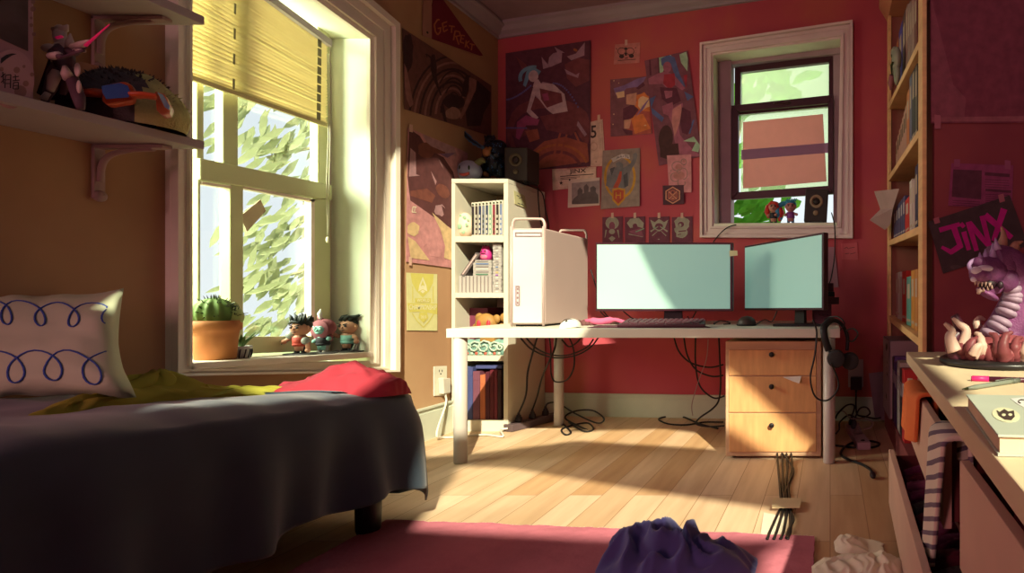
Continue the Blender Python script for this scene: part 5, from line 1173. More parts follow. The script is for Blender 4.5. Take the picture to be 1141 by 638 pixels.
# power strip (right)
r0, r1 = FL(948, 474, .03), FL(963, 496, .03); r0.z = r1.z = 0; dv = (r1 - r0).normalized(); wv = V((dv.y, -dv.x, 0)) * .040
ps2 = thing('power_strip', (r0 + r1) / 2, 'mauve power strip on the floor between desk and wooden bookcase', 'power strip')
stripbox(r0, r1, wv, .045, 'strip_body', mat('mauve_strip', (.36, .24, .27), .5), ps2)
obj('switch', MB().ell(r1 - dv * .05 + V((0, 0, .047)), (.014, .014, .006)), MATS['black_plug'], ps2)
Q1, Q2 = r0 + dv * .05 + V((0, 0, .048)), r0 + dv * .16 + V((0, 0, .048))
plug_up(Q1, 'black plug at the wall end of the right power strip'); plug_up(Q2, 'black plug in the middle of the right power strip')
plug_up(r0 + dv * .30 + V((0, 0, .048)), 'mauve plug at the near end of the right power strip', MATS['mauve_strip'])
cable([WB(954, 437) + NB * .03, WB(954, 450) + NB * .05, WB(956, 458) + NB * .12, K(965, 464, 4.0), K(975, 466, 3.95), K(981, 465, 3.9)], .006, M_cb, 'black cable dropping from the dark adapter right of the desk')
cable([Q1 + up_, K(952, 452, 3.95), K(944, 451, 3.9), K(934, 460, 3.8), K(931, 466, 3.8)], .006, M_cb, 'black cable arching left from the right power strip')
cable([Q2 + up_, K(958, 455, 3.85), K(966, 454, 3.9), K(969, 461, 4.0), K(957, 466, 4.05), K(946, 462, 4.0), K(936, 470, 3.9), K(935, 478, 3.8), K(931, 483, 3.6)], .006, M_cb, 'black cable coiling over the right power strip')
cable([K(931, 459, 3.9), K(940, 458, 3.9), K(948, 466, 3.8), K(962, 466, 3.7), K(972, 470, 3.7), K(970, 476, 3.6), K(962, 478, 3.6)], .004, M_cg, 'thin mauve cable around the right power strip')
cable(floor_pts([(931, 496), (950, 498), (972, 498), (980, 494), (968, 491), (950, 493), (940, 499), (937, 506), (946, 512), (960, 517), (970, 523), (972, 528)]), .007, M_cb, 'black cable with a loose plug lying on the floor by the dresser')
obj('plug', MB().lathe([(.006, -.03), (.013, -.022), (.016, 0), (.015, .020)], FL(972.5, 529, .018), axis='Y', n=12, sy=.9).box(FL(972.5, 529).x - .009, FL(972.5, 529).x - .006, FL(972.5, 529).y - .052, FL(972.5, 529).y - .028, .014, .022).box(FL(972.5, 529).x + .006, FL(972.5, 529).x + .009, FL(972.5, 529).y - .052, FL(972.5, 529).y - .028, .014, .022), MATS['black_plug'], None, 'loose black plug lying on the floor by the dresser', 'plug')
# headphone cable and wall cables
cable([K(943, 368, 3.16), K(951, 366, 3.14), K(956, 372, 3.12), K(950, 380, 3.14), K(943, 378, 3.17)], .0045, M_cb, 'thin cable loop at the headphones over the desk end')
cable([K(906, 356, 3.1), K(910, 370, 3.1), K(908, 395, 3.09), K(903, 420, 3.08), K(908, 441, 3.08), K(921, 446, 3.08), K(932, 436, 3.08), K(934, 424, 3.08), K(926, 404, 3.05)], .005, M_cb, 'black headphone cable hanging in a long loop in front of the desk leg')
cable([K(918, 356, 3.3), K(925, 353, 3.3), K(934, 353, 3.25), K(941, 360, 3.2), K(936, 368, 3.15)], .004, M_cb, 'black cable curling behind the headphones at the desk corner')
cable([WB(926, 236) + NB * -.05, WB(929, 245) + NB * .05, WB(930.5, 252) + NB * .06, WB(931, 270) + NB * .05, WB(930, 290) + NB * .05, WB(926, 312) + NB * .05, WB(922, 322) + NB * .1], .0045, M_cb, 'black cable dropping from the window sill speaker to the desk')
cable([WB(826, 250) + NB * -.02, WB(818, 252) + NB * .05, WB(808, 258) + NB * .06, WB(796, 272) + NB * .05, WB(790, 290) + NB * .04, WB(788, 330) + NB * .04], .0045, M_cb, 'black cable crossing the left end of the back window sill')
cable([V((x1 - .01, 4.10, TZ + .01)), V((x1 + .01, 4.12, TZ)), K(598, 205, 4.2), K(600, 225, 4.2), K(602, 245, 4.2), K(607, 270, 4.2), K(612, 340, 4.1)], .0045, M_cb, 'black speaker cable down the side of the cream bookcase')
cable([V((x1 - .01, 4.17, TZ + .01)), V((x1 + .012, 4.19, TZ)), K(604, 215, 4.25), K(608, 235, 4.25), K(612, 260, 4.25), K(614, 345, 4.1)], .0045, M_cb, 'second black speaker cable down the side of the cream bookcase')
for k, (pts, lb) in enumerate((([(658, 300), (664, 320), (668, 345), (682, 358)], 'black cable behind the left edge of the centre monitor'), ([(672, 346), (680, 355), (690, 360)], 'short black cable under the left corner of the centre monitor'), ([(694, 346), (704, 354), (716, 358)], 'short black cable left of the centre monitor stand'), ([(766, 352), (770, 356), (776, 346)], 'thin black cable right of the centre monitor stand'), ([(795, 361), (803, 357), (814, 360), (806, 363)], 'thin black cable curled on the desk left of the dome'), ([(843, 361), (852, 356), (860, 358), (866, 346)], 'thin black cable from the dome to the right monitor'))):
    cable([K(x, y, 3.62) for x, y in pts] if k < 4 else [K(x, min(y, 361), 3.4) for x, y in pts], .004, M_cb, lb)

# ------------------------------------------------------------------ back window sill
zS = BO[0].z + .013
def sillb(px, d): p = WB(px, 250, -d); return V((p.x, p.y, zS))
speaker(895.5, 210.5, 921, 249, 4.30, .12, zS, 'black speaker standing on the back window sill beside two figurines', lean=.06, cone=(.30, .20, .12))
def longhair(h_, P, s, ln):
    h_.ell(P(ln, .06, .76), (.26 * s, .22 * s, .19 * s)); h_.tube([P(ln - .2, .04, .75), P(ln - .27, .02, .5), P(ln - .2, .02, .25)], [.12 * s, .12 * s, .05 * s]); h_.tube([P(ln + .2, .04, .75), P(ln + .3, .02, .45), P(ln + .24, -.02, .12)], [.12 * s, .15 * s, .06 * s]); h_.tube([P(ln - .1, -.15, .88), P(ln + .08, -.2, .84), P(ln + .2, -.14, .66)], .06 * s)
def tail(h_, P, s, ln):
    h_.ell(P(ln, .05, .77), (.23 * s, .2 * s, .18 * s)); h_.tube(smoothpts([P(ln - .1, .05, .85), P(ln - .42, .04, .75), P(ln - .52, .04, .45), P(ln - .36, .04, .16)]), [.10 * s] * 10 + [.12 * s] * 5 + [.08 * s] * 3 + [.02 * s], n=8)
    for k in range(5): h_.tube([P(ln - .15 + .08 * k, -.02, .9), P(ln - .1 + .09 * k, -.04, 1.02)], [.05 * s, .006 * s], n=5)
figurine('toy_figurine', sillb(862, .06), .185, [mat('warm_skin', (.50, .22, .16), .6), mat('bright_red_hair', (.50, .03, .02), .6), M_drk, M_drk, M_drk, M_redm], 'small figurine with long bright red hair on the back window sill', longhair, [((-.12, 0, .42), (-.2, -.08, .34)), ((.12, 0, .42), (.1, -.16, .36))], ground=False)
figurine('toy_figurine', sillb(881, .06), .190, [mat('rosy_skin', (.45, .18, .18), .6), mat('sky_blue_hair', (.04, .22, .36), .6), mat('violet_top', (.22, .05, .25), .6), mat('blue_legs', (.06, .16, .28), .6), M_drk, M_drk], 'small figurine with blue hair and violet top on the back window sill', tail, [((-.12, 0, .42), (-.2, -.08, .34)), ((.12, 0, .42), (.24, -.12, .36))], ground=False)

# ------------------------------------------------------------------ sheets on the walls
def C(name, c): return mat(name, c, .8, .05 if 'yellow' in name else .18 if name.startswith('print_') else .08, 22 if name.startswith('print_') else 8)
M_tape = mat('masking_tape', (.60, .36, .28), .7)
DK, MD, LT = C('print_umber_black', (.045, .02, .02)), C('print_umber', (.14, .055, .045)), C('print_dusty_rose', (.27, .12, .10))
LX = (1, 0, 0)
# pennant
cr = crop(440, 20, 5.317)
pt_ = lambda l: cr(l)
pn = MB(); 
pn.prism([WL(x, y) + V((.005, 0, 0)) for x, y in cr([(208, -40), (232, -175), (516, 222), (500, 224), (208, 122)])], (.003, 0, 0), 0)
pn.prism([WL(x, y) + V((.005, 0, 0)) for x, y in cr([(160, -150), (210, -160), (210, 122), (156, 102)])], (.005, 0, 0), 1)
def wstrokes(mb, plane, nrm, off, items, mi):
    for it in items: mb.prism([plane(x, y) + V(nrm) * off for x, y in cr(stroke(*it))], V(nrm) * .0005, mi)
lets = [ # hand-painted capitals, one stroke per line
 (246, 8, 226, 40, 9), (226, 40, 232, 80, 9), (232, 80, 246, 100, 9), (246, 100, 262, 82, 9), (262, 82, 262, 58, 8), (246, 62, 268, 58, 8), (246, 8, 258, 12, 8),
 (274, 30, 282, 82, 8), (274, 32, 302, 22, 8), (278, 56, 300, 46, 7), (282, 82, 306, 68, 8),
 (312, 46, 348, 52, 8), (330, 48, 328, 88, 8),
 (350, 74, 340, 132, 9), (350, 76, 376, 82, 8), (376, 82, 380, 104, 8), (380, 104, 350, 110, 8), (356, 110, 372, 158, 8),
 (388, 100, 380, 142, 8), (388, 102, 408, 106, 7), (384, 122, 402, 124, 7), (380, 142, 402, 150, 8),
 (416, 132, 410, 174, 8), (434, 136, 412, 156, 7), (414, 154, 432, 180, 7),
 (436, 152, 466, 160, 7), (451, 156, 446, 192, 7)]
wstrokes(pn, WL, LX, .0082, lets, 2)
pn.ell(WL(*cr([(183, 86)])[0]) + V((.011, 0, 0)), (.004, .008, .008), 3, 8, 6)
obj('pennant', pn, [C('dark_crimson_felt', (.17, .015, .03)), C('dusty_rose_band', (.36, .18, .13)), C('rust_lettering', (.48, .15, .06)), MATS['dark_slot']], None, 'dark crimson pennant reading GET REKT near the ceiling corner', 'pennant')

# wide sepia cave poster
A = [(0, pts) for pts in []]
sh = []
sh.append((1, blob(66, 210, 34, 120, .05, 18, .1, 1)))
for k in range(7):
    a0 = PI * (.98 - .0 * k); sh.append((1 + (k % 2), arc(330, 640 - 12 * k, 262 - k * 32, 420 - k * 50, PI * 1.02, PI * (1.62 + .03 * k), 13)))
for k in range(4): sh.append((1, arc(340, 560, 120 - k * 24, 250 - 42 * k, PI * 1.25, PI * 1.8, 9)))
sh += [(1, [(202, 240), (212, 216), (228, 218), (240, 290), (238, 340), (250, 400), (270, 458), (262, 460), (236, 400), (214, 350), (204, 300)]), (1, stroke(212, 240, 176, 212, 12, 7)), (1, stroke(176, 212, 184, 236, 8, 5)),
       (1, blob(342, 500, 68, 42, 0, 14, .1, 3)), (3, blob(340, 565, 46, 40, 0, 14, .15, 4)), (1, [(410, 345), (440, 338), (430, 420), (414, 470), (386, 462), (394, 400)]), (1, [(470, 360), (560, 440), (556, 500), (520, 560), (500, 640), (420, 640), (410, 560), (450, 480)]), (2, [(432, 350), (478, 368), (470, 430), (440, 490), (402, 570), (384, 600), (372, 590), (400, 520), (430, 440)]), (1, stroke(270, 520, 296, 630, 24, 14)), (2, [(42, 260), (60, 300), (84, 420), (100, 510), (80, 530), (60, 480), (44, 380)])]
sheet('poster', WL, LX, cr([(38, 60), (566, 400), (566, 640 + 60), (50, 540)]), [MD, DK, MATS['print_umber'] if False else LT, C('print_tan', (.32, .16, .12))], [(m if m != 2 else 2, [(min(562, max(42, x)), y) for x, y in p]) for m, p in sh] + [], label='wide sepia poster of a cave scene high on the left wall', cr=cr, off=.006)
for x, y in ((54, 84), (553, 410)): pass
# second poster, half in sunlight
cr = crop(440, 130, 3.753)
sh = [(1, [(55, 50), (100, 80), (130, 130), (200, 170), (240, 230), (262, 330), (236, 470), (160, 420), (60, 350), (48, 250)]), (2, [(110, 75), (160, 78), (240, 118), (255, 160), (200, 165), (150, 140)]), (3, blob(125, 140, 36, 30, .4, 14, .12, 5)), (3, stroke(130, 130, 205, 155, 26, 14)), (4, [(180, 155), (250, 150), (215, 172)]), (2, [(60, 130), (82, 150), (84, 240), (100, 246), (54, 250)]), (2, [(145, 225), (170, 270), (165, 285)]), (3, [(60, 310), (130, 300), (165, 330), (150, 360), (60, 330)]), (2, [(176, 175), (192, 200), (200, 220)]), (3, blob(195, 310, 34, 24, .8, 12, .1, 6)), (2, blob(185, 390, 28, 26, .3, 12, .2, 7)), (1, [(190, 370), (236, 410), (236, 468), (205, 430)]),
      (5, blob(72, 470, 26, 30, 0, 14, .12, 8)), (6, [(92, 480), (120, 440), (160, 440), (190, 500), (196, 560), (180, 588), (140, 580), (128, 530), (112, 545)]), (5, [(150, 400), (230, 470), (232, 600), (200, 590), (205, 540), (185, 470)]), (5, [(48, 500), (80, 520), (140, 600), (60, 590)]), (7, stroke(70, 376, 66, 398, 4)), (7, stroke(70, 376, 86, 378, 4)), (7, stroke(66, 398, 84, 400, 4)), (7, stroke(78, 380, 76, 396, 3))]
sheet('poster', WL, LX, cr([(50, 45), (300, 150), (300, 640), (42, 606)]), [C('print_rose', (.46, .20, .20)), C('print_oxblood', (.10, .03, .03)), C('print_mauve_light', (.36, .19, .20)), C('print_brown_red', (.17, .05, .035)), C('print_purple_grey', (.20, .10, .18)), C('print_ochre_pink', (.56, .38, .20)), C('print_salmon', (.50, .22, .22)), C('print_cream', (.66, .55, .40))], sh, tapes=[[(54, 30), (68, 34), (68, 66), (54, 62)], [(52, 585), (64, 587), (64, 622), (52, 620)]], tape_mat=M_tape, cr=cr, label='tall rose and dark brown poster on the left wall, half sunlit', off=.005)
# yellow championship poster
cr = crop(445, 295, 7.982)
Y1, Y2, Y3 = C('print_pale_yellow', (.58, .55, .27)), C('print_yellow', (.56, .50, .12)), C('print_cream_yellow', (.66, .62, .40))
sh = [(1, [(90, 70), (300, 78), (292, 160), (255, 235), (200, 290), (145, 235), (105, 160)]), (2, [(200, 105), (232, 180), (240, 235), (200, 215), (160, 235), (170, 180)]), (1, [(200, 135), (218, 190), (200, 178), (182, 190)]), (2, [(200, 220), (222, 235), (200, 252), (178, 235)]),
      (1, stroke(110, 190, 110, 330, 9)), (1, stroke(292, 190, 292, 330, 9)), (1, [(130, 295), (272, 295), (272, 335), (130, 335)]), (1, [(64, 338), (332, 345), (328, 440), (200, 415), (80, 420)]), (1, stroke(104, 430, 150, 500, 9)), (1, stroke(150, 500, 205, 555, 9)), (1, stroke(300, 430, 255, 500, 9)), (1, stroke(255, 500, 205, 555, 9)), (1, [(170, 420), (236, 420), (248, 470), (204, 515), (160, 470)])]
sheet('poster', WL, LX, cr([(55, 68), (330, 82), (330, 585), (60, 582)]), [Y1, Y2, Y3], sh, texts=[('WORLD', [(146, 300), (258, 300), (258, 330), (146, 330)], 2), ('CHAMPIONSHIP', [(76, 350), (324, 354), (320, 400), (76, 396)], 2), ('2015', [(180, 450), (230, 450), (226, 475), (182, 475)], 2)], cr=cr, label='small yellow championship poster low on the sunlit left wall', off=.004)

# --- back wall
cr = crop(555, 40, 3.991)
P0, PA, PB, PC_, PD = C('print_plum_black', (.10, .03, .045)), C('print_wine', (.17, .045, .05)), C('print_rust', (.30, .08, .05)), C('print_grey_pink', (.33, .20, .24)), C('print_pale_skin', (.50, .36, .36))
PE, PF, PG, PH = C('print_slate_teal', (.14, .27, .35)), C('print_magenta', (.32, .06, .13)), C('print_periwinkle', (.12, .10, .25)), C('print_orange_brown', (.36, .11, .04))
sh = [(1, blob(230, 420, 190, 150, 0, 24, .03, 1)), (0, blob(225, 440, 160, 118, 0, 24, .03, 2)), (2, [(130, 600), (150, 520), (210, 470), (300, 450), (400, 480), (408, 560), (300, 575), (180, 600)]), (8, arc(270, 600, 140, 120, PI * 1.02, PI * 1.9, 12)), (1, arc(270, 600, 110, 90, PI * 1.02, PI * 1.9, 14)),
      (2, stroke(285, 420, 245, 560, 9)), (2, stroke(315, 420, 275, 560, 9)), (2, stroke(345, 430, 385, 520, 9)), (1, [(40, 420), (120, 400), (160, 430), (90, 460)]), (2, [(125, 425), (180, 415), (190, 460), (145, 475)]),
      (0, [(180, 190), (210, 120), (300, 60), (410, 30), (410, 280), (340, 260), (280, 200)]), (3, [(198, 96), (226, 130), (232, 98), (250, 80), (290, 70), (286, 120), (240, 140), (205, 150)]), (1, [(300, 130), (360, 100), (412, 110), (412, 200), (350, 230), (310, 190)]), (3, [(270, 80), (255, 42), (300, 78)]), (3, [(300, 150), (350, 176), (366, 166), (360, 190), (310, 172)]), (8, blob(348, 66, 10, 6, .5)), (3, [(310, 95), (350, 82), (390, 30), (388, 90), (330, 112)]),
      (1, [(85, 95), (130, 130), (140, 160), (110, 150)]), (5, arc(165, 190, 70, 56, PI * .9, PI * 1.55, 16)), (3, blob(206, 250, 34, 44, .5, 14, .1, 6))]
# a seated figure reduced to plain flat shapes: a generic poster subject
sh += [(5, [(132, 160), (160, 140), (196, 160), (186, 176), (150, 172), (128, 230), (116, 222)]), (4, blob(162, 182, 22, 26, .2, 16)), (4, [(168, 200), (184, 196), (196, 214), (250, 216), (300, 262), (316, 345), (262, 360), (222, 330), (170, 262), (160, 228)]), (1, [(190, 236), (286, 258), (292, 296), (222, 322), (196, 284)]), (6, [(200, 262), (226, 256), (232, 288), (210, 292)]), (4, [(160, 235), (180, 240), (150, 330), (185, 365), (170, 378), (132, 340)]), (1, [(190, 360), (330, 335), (370, 400), (330, 445), (220, 420)]), (6, [(90, 385), (130, 355), (190, 375), (180, 400), (130, 400), (100, 465), (84, 455)]), (1, [(330, 330), (370, 400), (400, 450), (380, 470), (350, 420)]), (3, [(360, 380), (400, 440), (390, 450), (355, 400)])]
for k in range(16): sh.append((7, blob(46 + k * 7, 286 - (k ** 1.55) * .9, 4.2, 5, 0, 6)))
for k in range(14): sh.append((7, blob(252 + k * 8.4, 214 + (k ** 2) * .62, 4.4, 5, 0, 6)))
for k in range(12): sh.append((7, blob(44 + k * 8, 412 + .1 * k, 4, 4.5, 0, 6)))
big = sheet('poster', WB, NB, cr([(38, 80), (415, 22), (413, 580), (40, 605)]), [P0, PA, PB, PC_, PD, PE, PF, PG, PH], [(m, [(min(411, max(42, x)), min(578 + (411 - min(411, x)) * .06, max(84 - (x - 42) * .15, y))) for x, y in p]) for m, p in sh], cr=cr, label='large dark plum fantasy poster of a seated figure on the back wall', curl=.0, off=.011)
# tall paper strip with calendar numeral behind, JINX flyer and group photo
cr = crop(600, 120, 5.317)
PK, IK = C('print_peach_paper', (.60, .38, .30)), C('print_brown_ink', (.05, .025, .025))
sheet('poster', WB, NB, cr([(290, 90), (382, 68), (398, 345), (290, 350)]), [PK, IK, C('print_peach_dark', (.48, .27, .21))], [(2, arc(330, 230, 22, 26, 0, 2 * PI - .1, 4, 18)), (1, blob(343, 320, 3, 3)), (2, stroke(376, 90, 388, 330, 3))], texts=[('5', [(312, 108), (346, 104), (346, 180), (312, 182)], 1)], cr=cr, label='peach calendar strip with a large 5 beside the big plum poster', cat='paper', tapes=[[(352, 44), (368, 42), (368, 88), (352, 88)]], tape_mat=M_tape, off=.004)
sheet('poster', WB, NB, cr([(85, 365), (345, 350), (345, 462), (88, 490)]), [PK, IK, C('print_peach_light', (.66, .46, .36)), C('print_rose_brown', (.42, .22, .18))],
      [(2, [(98, 378), (336, 364), (336, 450), (132, 470), (100, 400)]), (3, [(170, 350), (300, 340), (300, 358), (172, 366)]), (1, stroke(132, 408, 330, 394, 5)), (1, stroke(134, 418, 250, 410, 3)), (1, stroke(134, 426, 230, 419, 3)), (1, [(138, 432), (141, 442), (151, 442), (143, 448), (146, 458), (138, 452), (130, 458), (133, 448), (125, 442), (135, 442)])],
      texts=[('JINX', [(186, 366), (286, 360), (286, 392), (188, 398)], 1)], cr=cr, label='peach flyer reading JINX under the big plum poster', cat='flyer', off=.007)
GP = C('print_photo_grey', (.30, .22, .22)); GD = C('print_silhouette', (.12, .09, .09))
sheet('photo_print', WB, NB, cr([(182, 430), (368, 414), (366, 578), (178, 594)]), [C('photo_border', (.62, .46, .40)), GP, GD], [(1, [(202, 448), (366, 432), (362, 568), (202, 574)]), (2, [(202, 560), (212, 540), (236, 520), (236, 490), (250, 472), (266, 490), (264, 510), (276, 505), (272, 470), (288, 452), (302, 470), (300, 500), (312, 498), (310, 475), (330, 464), (346, 478), (344, 500), (358, 520), (360, 568), (204, 572)])], cr=cr, label='white bordered photo of three grey silhouettes pinned below the flyer', cat='photo', off=.010, tapes=[[(186, 424), (194, 423), (194, 434), (186, 435)]], tape_mat=MATS['dark_slot'])
# grey emblem poster: plain shapes (banner, raised fist, shield)
cr = crop(665, 160, 5.313)
sh = [(1, arc(142, 200, 92, 128, -PI * .42, PI * .62, 14, 18)), (1, arc(138, 200, 92, 128, PI * .42, PI * 1.42, 14, 18)), (2, [(58, 250), (64, 200), (90, 150), (120, 140), (115, 118), (135, 105), (158, 120), (160, 145), (200, 120), (218, 90), (216, 62), (236, 52), (244, 70), (234, 110), (200, 170), (190, 250), (170, 262), (120, 262), (80, 262)]), (3, [(160, 190), (186, 170), (190, 250), (168, 262)]), (3, [(80, 150), (112, 138), (92, 190)]), (4, [(140, 165), (152, 165), (148, 220), (128, 264), (100, 262), (124, 215)]), (5, [(88, 90), (150, 62), (196, 66), (200, 92), (150, 86), (100, 112)]),
      (1, [(96, 270), (132, 262), (172, 270), (172, 330), (132, 372), (96, 335)]), (4, [(104, 280), (132, 272), (164, 280), (163, 326), (132, 358), (104, 328)]), (1, [(116, 290), (122, 288), (122, 328), (116, 326)]), (1, [(142, 288), (148, 290), (148, 326), (142, 328)]), (1, [(122, 304), (142, 304), (142, 310), (122, 310)])] + [(3, stroke(*q)) for q in ((122, 92, 126, 78, 3), (126, 78, 132, 88, 3), (132, 88, 136, 76, 3), (140, 86, 146, 73, 3), (146, 73, 152, 84, 3), (156, 82, 164, 72, 3), (168, 70, 180, 70, 3), (174, 70, 174, 84, 3), (184, 70, 184, 84, 3), (184, 84, 192, 85, 3))]
sheet('poster', WB, NB, cr([(38, 42), (258, 26), (258, 370), (28, 390)]), [C('print_taupe', (.27, .19, .165)), C('print_amber', (.50, .24, .03)), C('print_slate', (.17, .15, .16)), C('print_slate_dark', (.08, .07, .08)), C('print_brick', (.42, .07, .04)), C('print_ribbon', (.55, .45, .42))], sh, texts=[('HONOR', [(124, 76), (182, 68), (184, 86), (126, 94)], 3)] if False else [], cr=cr, label='taupe emblem poster with amber ring and raised fist on back wall', off=.005, curl=[0, 0, .006, .012])
# small notes and posters
cr = crop(670, 40, 4.25)
sh = [(1, arc(98, 74, 20, 18, 0, PI * 2 - .1, 3, 16)), (1, arc(138, 74, 20, 18, 0, PI * 2 - .1, 3, 16)), (1, blob(98, 98, 12, 10)), (1, blob(144, 96, 12, 10)), (1, stroke(78, 66, 70, 60, 3)), (1, stroke(160, 60, 168, 56, 3)), (1, stroke(80, 118, 165, 112, 3)), (1, blob(118, 88, 5, 8)), (1, stroke(112, 108, 128, 106, 4)), (1, blob(118, 62, 8, 6))]
sheet('note', WB, NB, cr([(66, 42), (186, 32), (182, 128), (60, 136)]), [C('print_coral', (.50, .17, .15)), IK], sh, tapes=[[(114, 20), (126, 20), (126, 46), (114, 47)]], tape_mat=M_tape, cr=cr, label='small coral note with a doodled face at the top of back wall', cat='note')
sh = [(1, blob(205, 320, 48, 48, 0, 16, .2, 1)), (2, blob(205, 318, 30, 32, 0, 14, .2, 2)), (3, [(150, 350), (236, 360), (238, 462), (150, 470), (120, 440)]), (1, [(140, 380), (200, 370), (235, 440), (160, 465)]), (4, [(60, 250), (110, 235), (170, 205), (215, 195), (190, 240), (120, 250), (90, 290), (70, 280)]), (2, [(70, 270), (110, 262), (112, 290), (80, 296)]), (5, [(105, 345), (150, 325), (180, 350), (150, 390), (105, 400)]), (6, [(110, 400), (145, 395), (135, 440), (110, 440)]), (0, [(50, 335), (86, 345), (90, 400), (55, 385)]), (4, [(235, 290), (200, 350), (150, 400), (165, 385), (200, 330)]), (5, [(180, 255), (210, 235), (200, 220), (165, 250)]), (6, [(120, 280), (170, 270), (165, 330), (120, 325)]), (5, [(100, 440), (150, 450), (150, 470), (120, 468)]), (2, blob(62, 214, 3, 3)), (2, blob(58, 420, 3, 3)), (2, blob(210, 425, 6, 3)), (2, blob(85, 225, 2.5, 2.5)), (2, blob(62, 372, 3, 3))]
sheet('poster', WB, NB, cr([(44, 208), (220, 192), (242, 464), (46, 478)]), [C('print_plum_grey', (.20, .07, .085)), C('print_flame', (.62, .17, .05)), C('print_pale_flame', (.68, .42, .24)), C('print_red', (.40, .08, .06)), C('print_lilac', (.22, .12, .26)), C('print_dark_plum', (.12, .03, .05)), C('print_peach_skin', (.56, .26, .18))], sh, cr=cr, label='square orange explosion poster on the middle of the back wall', off=.005)
sh = [(1, [(268, 92), (330, 88), (340, 110), (300, 160), (280, 200)]), (1, [(372, 90), (404, 78), (412, 110), (410, 170), (380, 130)]), (2, stroke(232, 110, 236, 190, 8)), (2, stroke(272, 100, 276, 180, 6)), (3, [(285, 110), (320, 92), (350, 104), (372, 180), (400, 240), (385, 250), (350, 190), (330, 130), (300, 150), (288, 140)]), (4, [(225, 205), (270, 180), (310, 170), (350, 190), (400, 250), (385, 260), (350, 235), (320, 255), (290, 230), (228, 232)]), (4, blob(315, 150, 20, 26, 0, 14)), (5, [(300, 185), (350, 180), (352, 235), (325, 255), (296, 228)]), (2, [(280, 245), (360, 250), (380, 310), (330, 335), (290, 300)]), (4, [(300, 262), (340, 262), (338, 290), (308, 300)]), (4, [(290, 335), (340, 315), (345, 345), (360, 330), (388, 320), (388, 370), (370, 430), (375, 470), (440, 545), (470, 565), (460, 575), (372, 560), (350, 500), (338, 420), (320, 380), (296, 370)]), (6, [(340, 350), (380, 325), (385, 370), (365, 440), (350, 480), (336, 410)]), (7, blob(308, 490, 34, 66, .05, 18)), (7, [(280, 520), (366, 510), (372, 560), (330, 590), (282, 575)]), (1, [(390, 500), (440, 478), (470, 520), (462, 552), (430, 545), (450, 505)]), (3, [(230, 300), (262, 285), (240, 340), (300, 390), (290, 410), (244, 370)]), (3, [(395, 265), (440, 290), (410, 310)]), (3, stroke(440, 400, 420, 465, 8)), (2, [(385, 340), (425, 360), (430, 430), (410, 470), (385, 460), (375, 410)]), (5, [(392, 190), (410, 185), (405, 250)])]
sheet('poster', WB, NB, cr([(207, 120), (410, 72), (478, 570), (275, 616)]), [C('print_mauve_brown', (.19, .06, .085)), C('print_mint', (.33, .45, .30)), C('print_deep_plum', (.11, .025, .045)), C('print_dusk_blue', (.10, .12, .26)), C('print_orchid_skin', (.34, .10, .15)), C('print_blood', (.34, .03, .05)), C('print_rose_skin', (.52, .20, .19)), C('print_boot_brown', (.07, .025, .025))], sh, cr=cr, label='tall tilted mauve and mint poster beside the back window', off=.009)
cr = crop(665, 160, 5.313)
sh = [(1, arc(480, 135, 34, 30, .3, PI * 1.9, 5, 20)), (1, arc(518, 110, 18, 20, PI, PI * 2.6, 5, 16)), (1, arc(468, 200, 30, 28, .5, PI * 2, 5, 20)), (1, arc(520, 180, 22, 34, -PI * .6, PI * .7, 5, 16)), (2, blob(488, 140, 20, 18)), (2, blob(490, 190, 34, 26)), (1, arc(505, 235, 24, 22, -.4, PI * 1.2, 5, 16)), (1, blob(443, 162, 4, 4)), (2, blob(520, 105, 9, 9)), (1, arc(490, 165, 12, 14, 0, 5, 4, 12))]
sheet('note', WB, NB, cr([(418, 72), (562, 66), (564, 290), (432, 288)]), [C('print_rosy_pink', (.56, .22, .24)), C('print_taupe_line', (.28, .17, .15)), C('print_pink_brown', (.44, .17, .16))], sh, cr=cr, label='pink note with a curly cloud drawing by the back window', cat='note', off=.011)
hx = lambda r, n=6: [(454 + r * math.cos(PI / 2 + 2 * PI * k / n), 307 + r * 1.03 * math.sin(PI / 2 + 2 * PI * k / n)) for k in range(n)]
sh = [(1, hx(50)), (0, hx(42)), (2, hx(36)), (1, stroke(430, 285, 478, 330, 5)), (1, stroke(478, 285, 430, 330, 5)), (1, stroke(448, 326, 462, 326, 5)), (0, blob(454, 290, 6, 6))]
sheet('note', WB, NB, cr([(394, 250), (518, 246), (520, 358), (396, 364)]), [C('print_aubergine', (.085, .03, .045)), C('print_peach_orange', (.58, .24, .15)), C('print_dull_red', (.30, .085, .07))], sh, cr=cr, label='dark square card with an orange hexagon crossed arrows, beside back window', cat='card', off=.014)
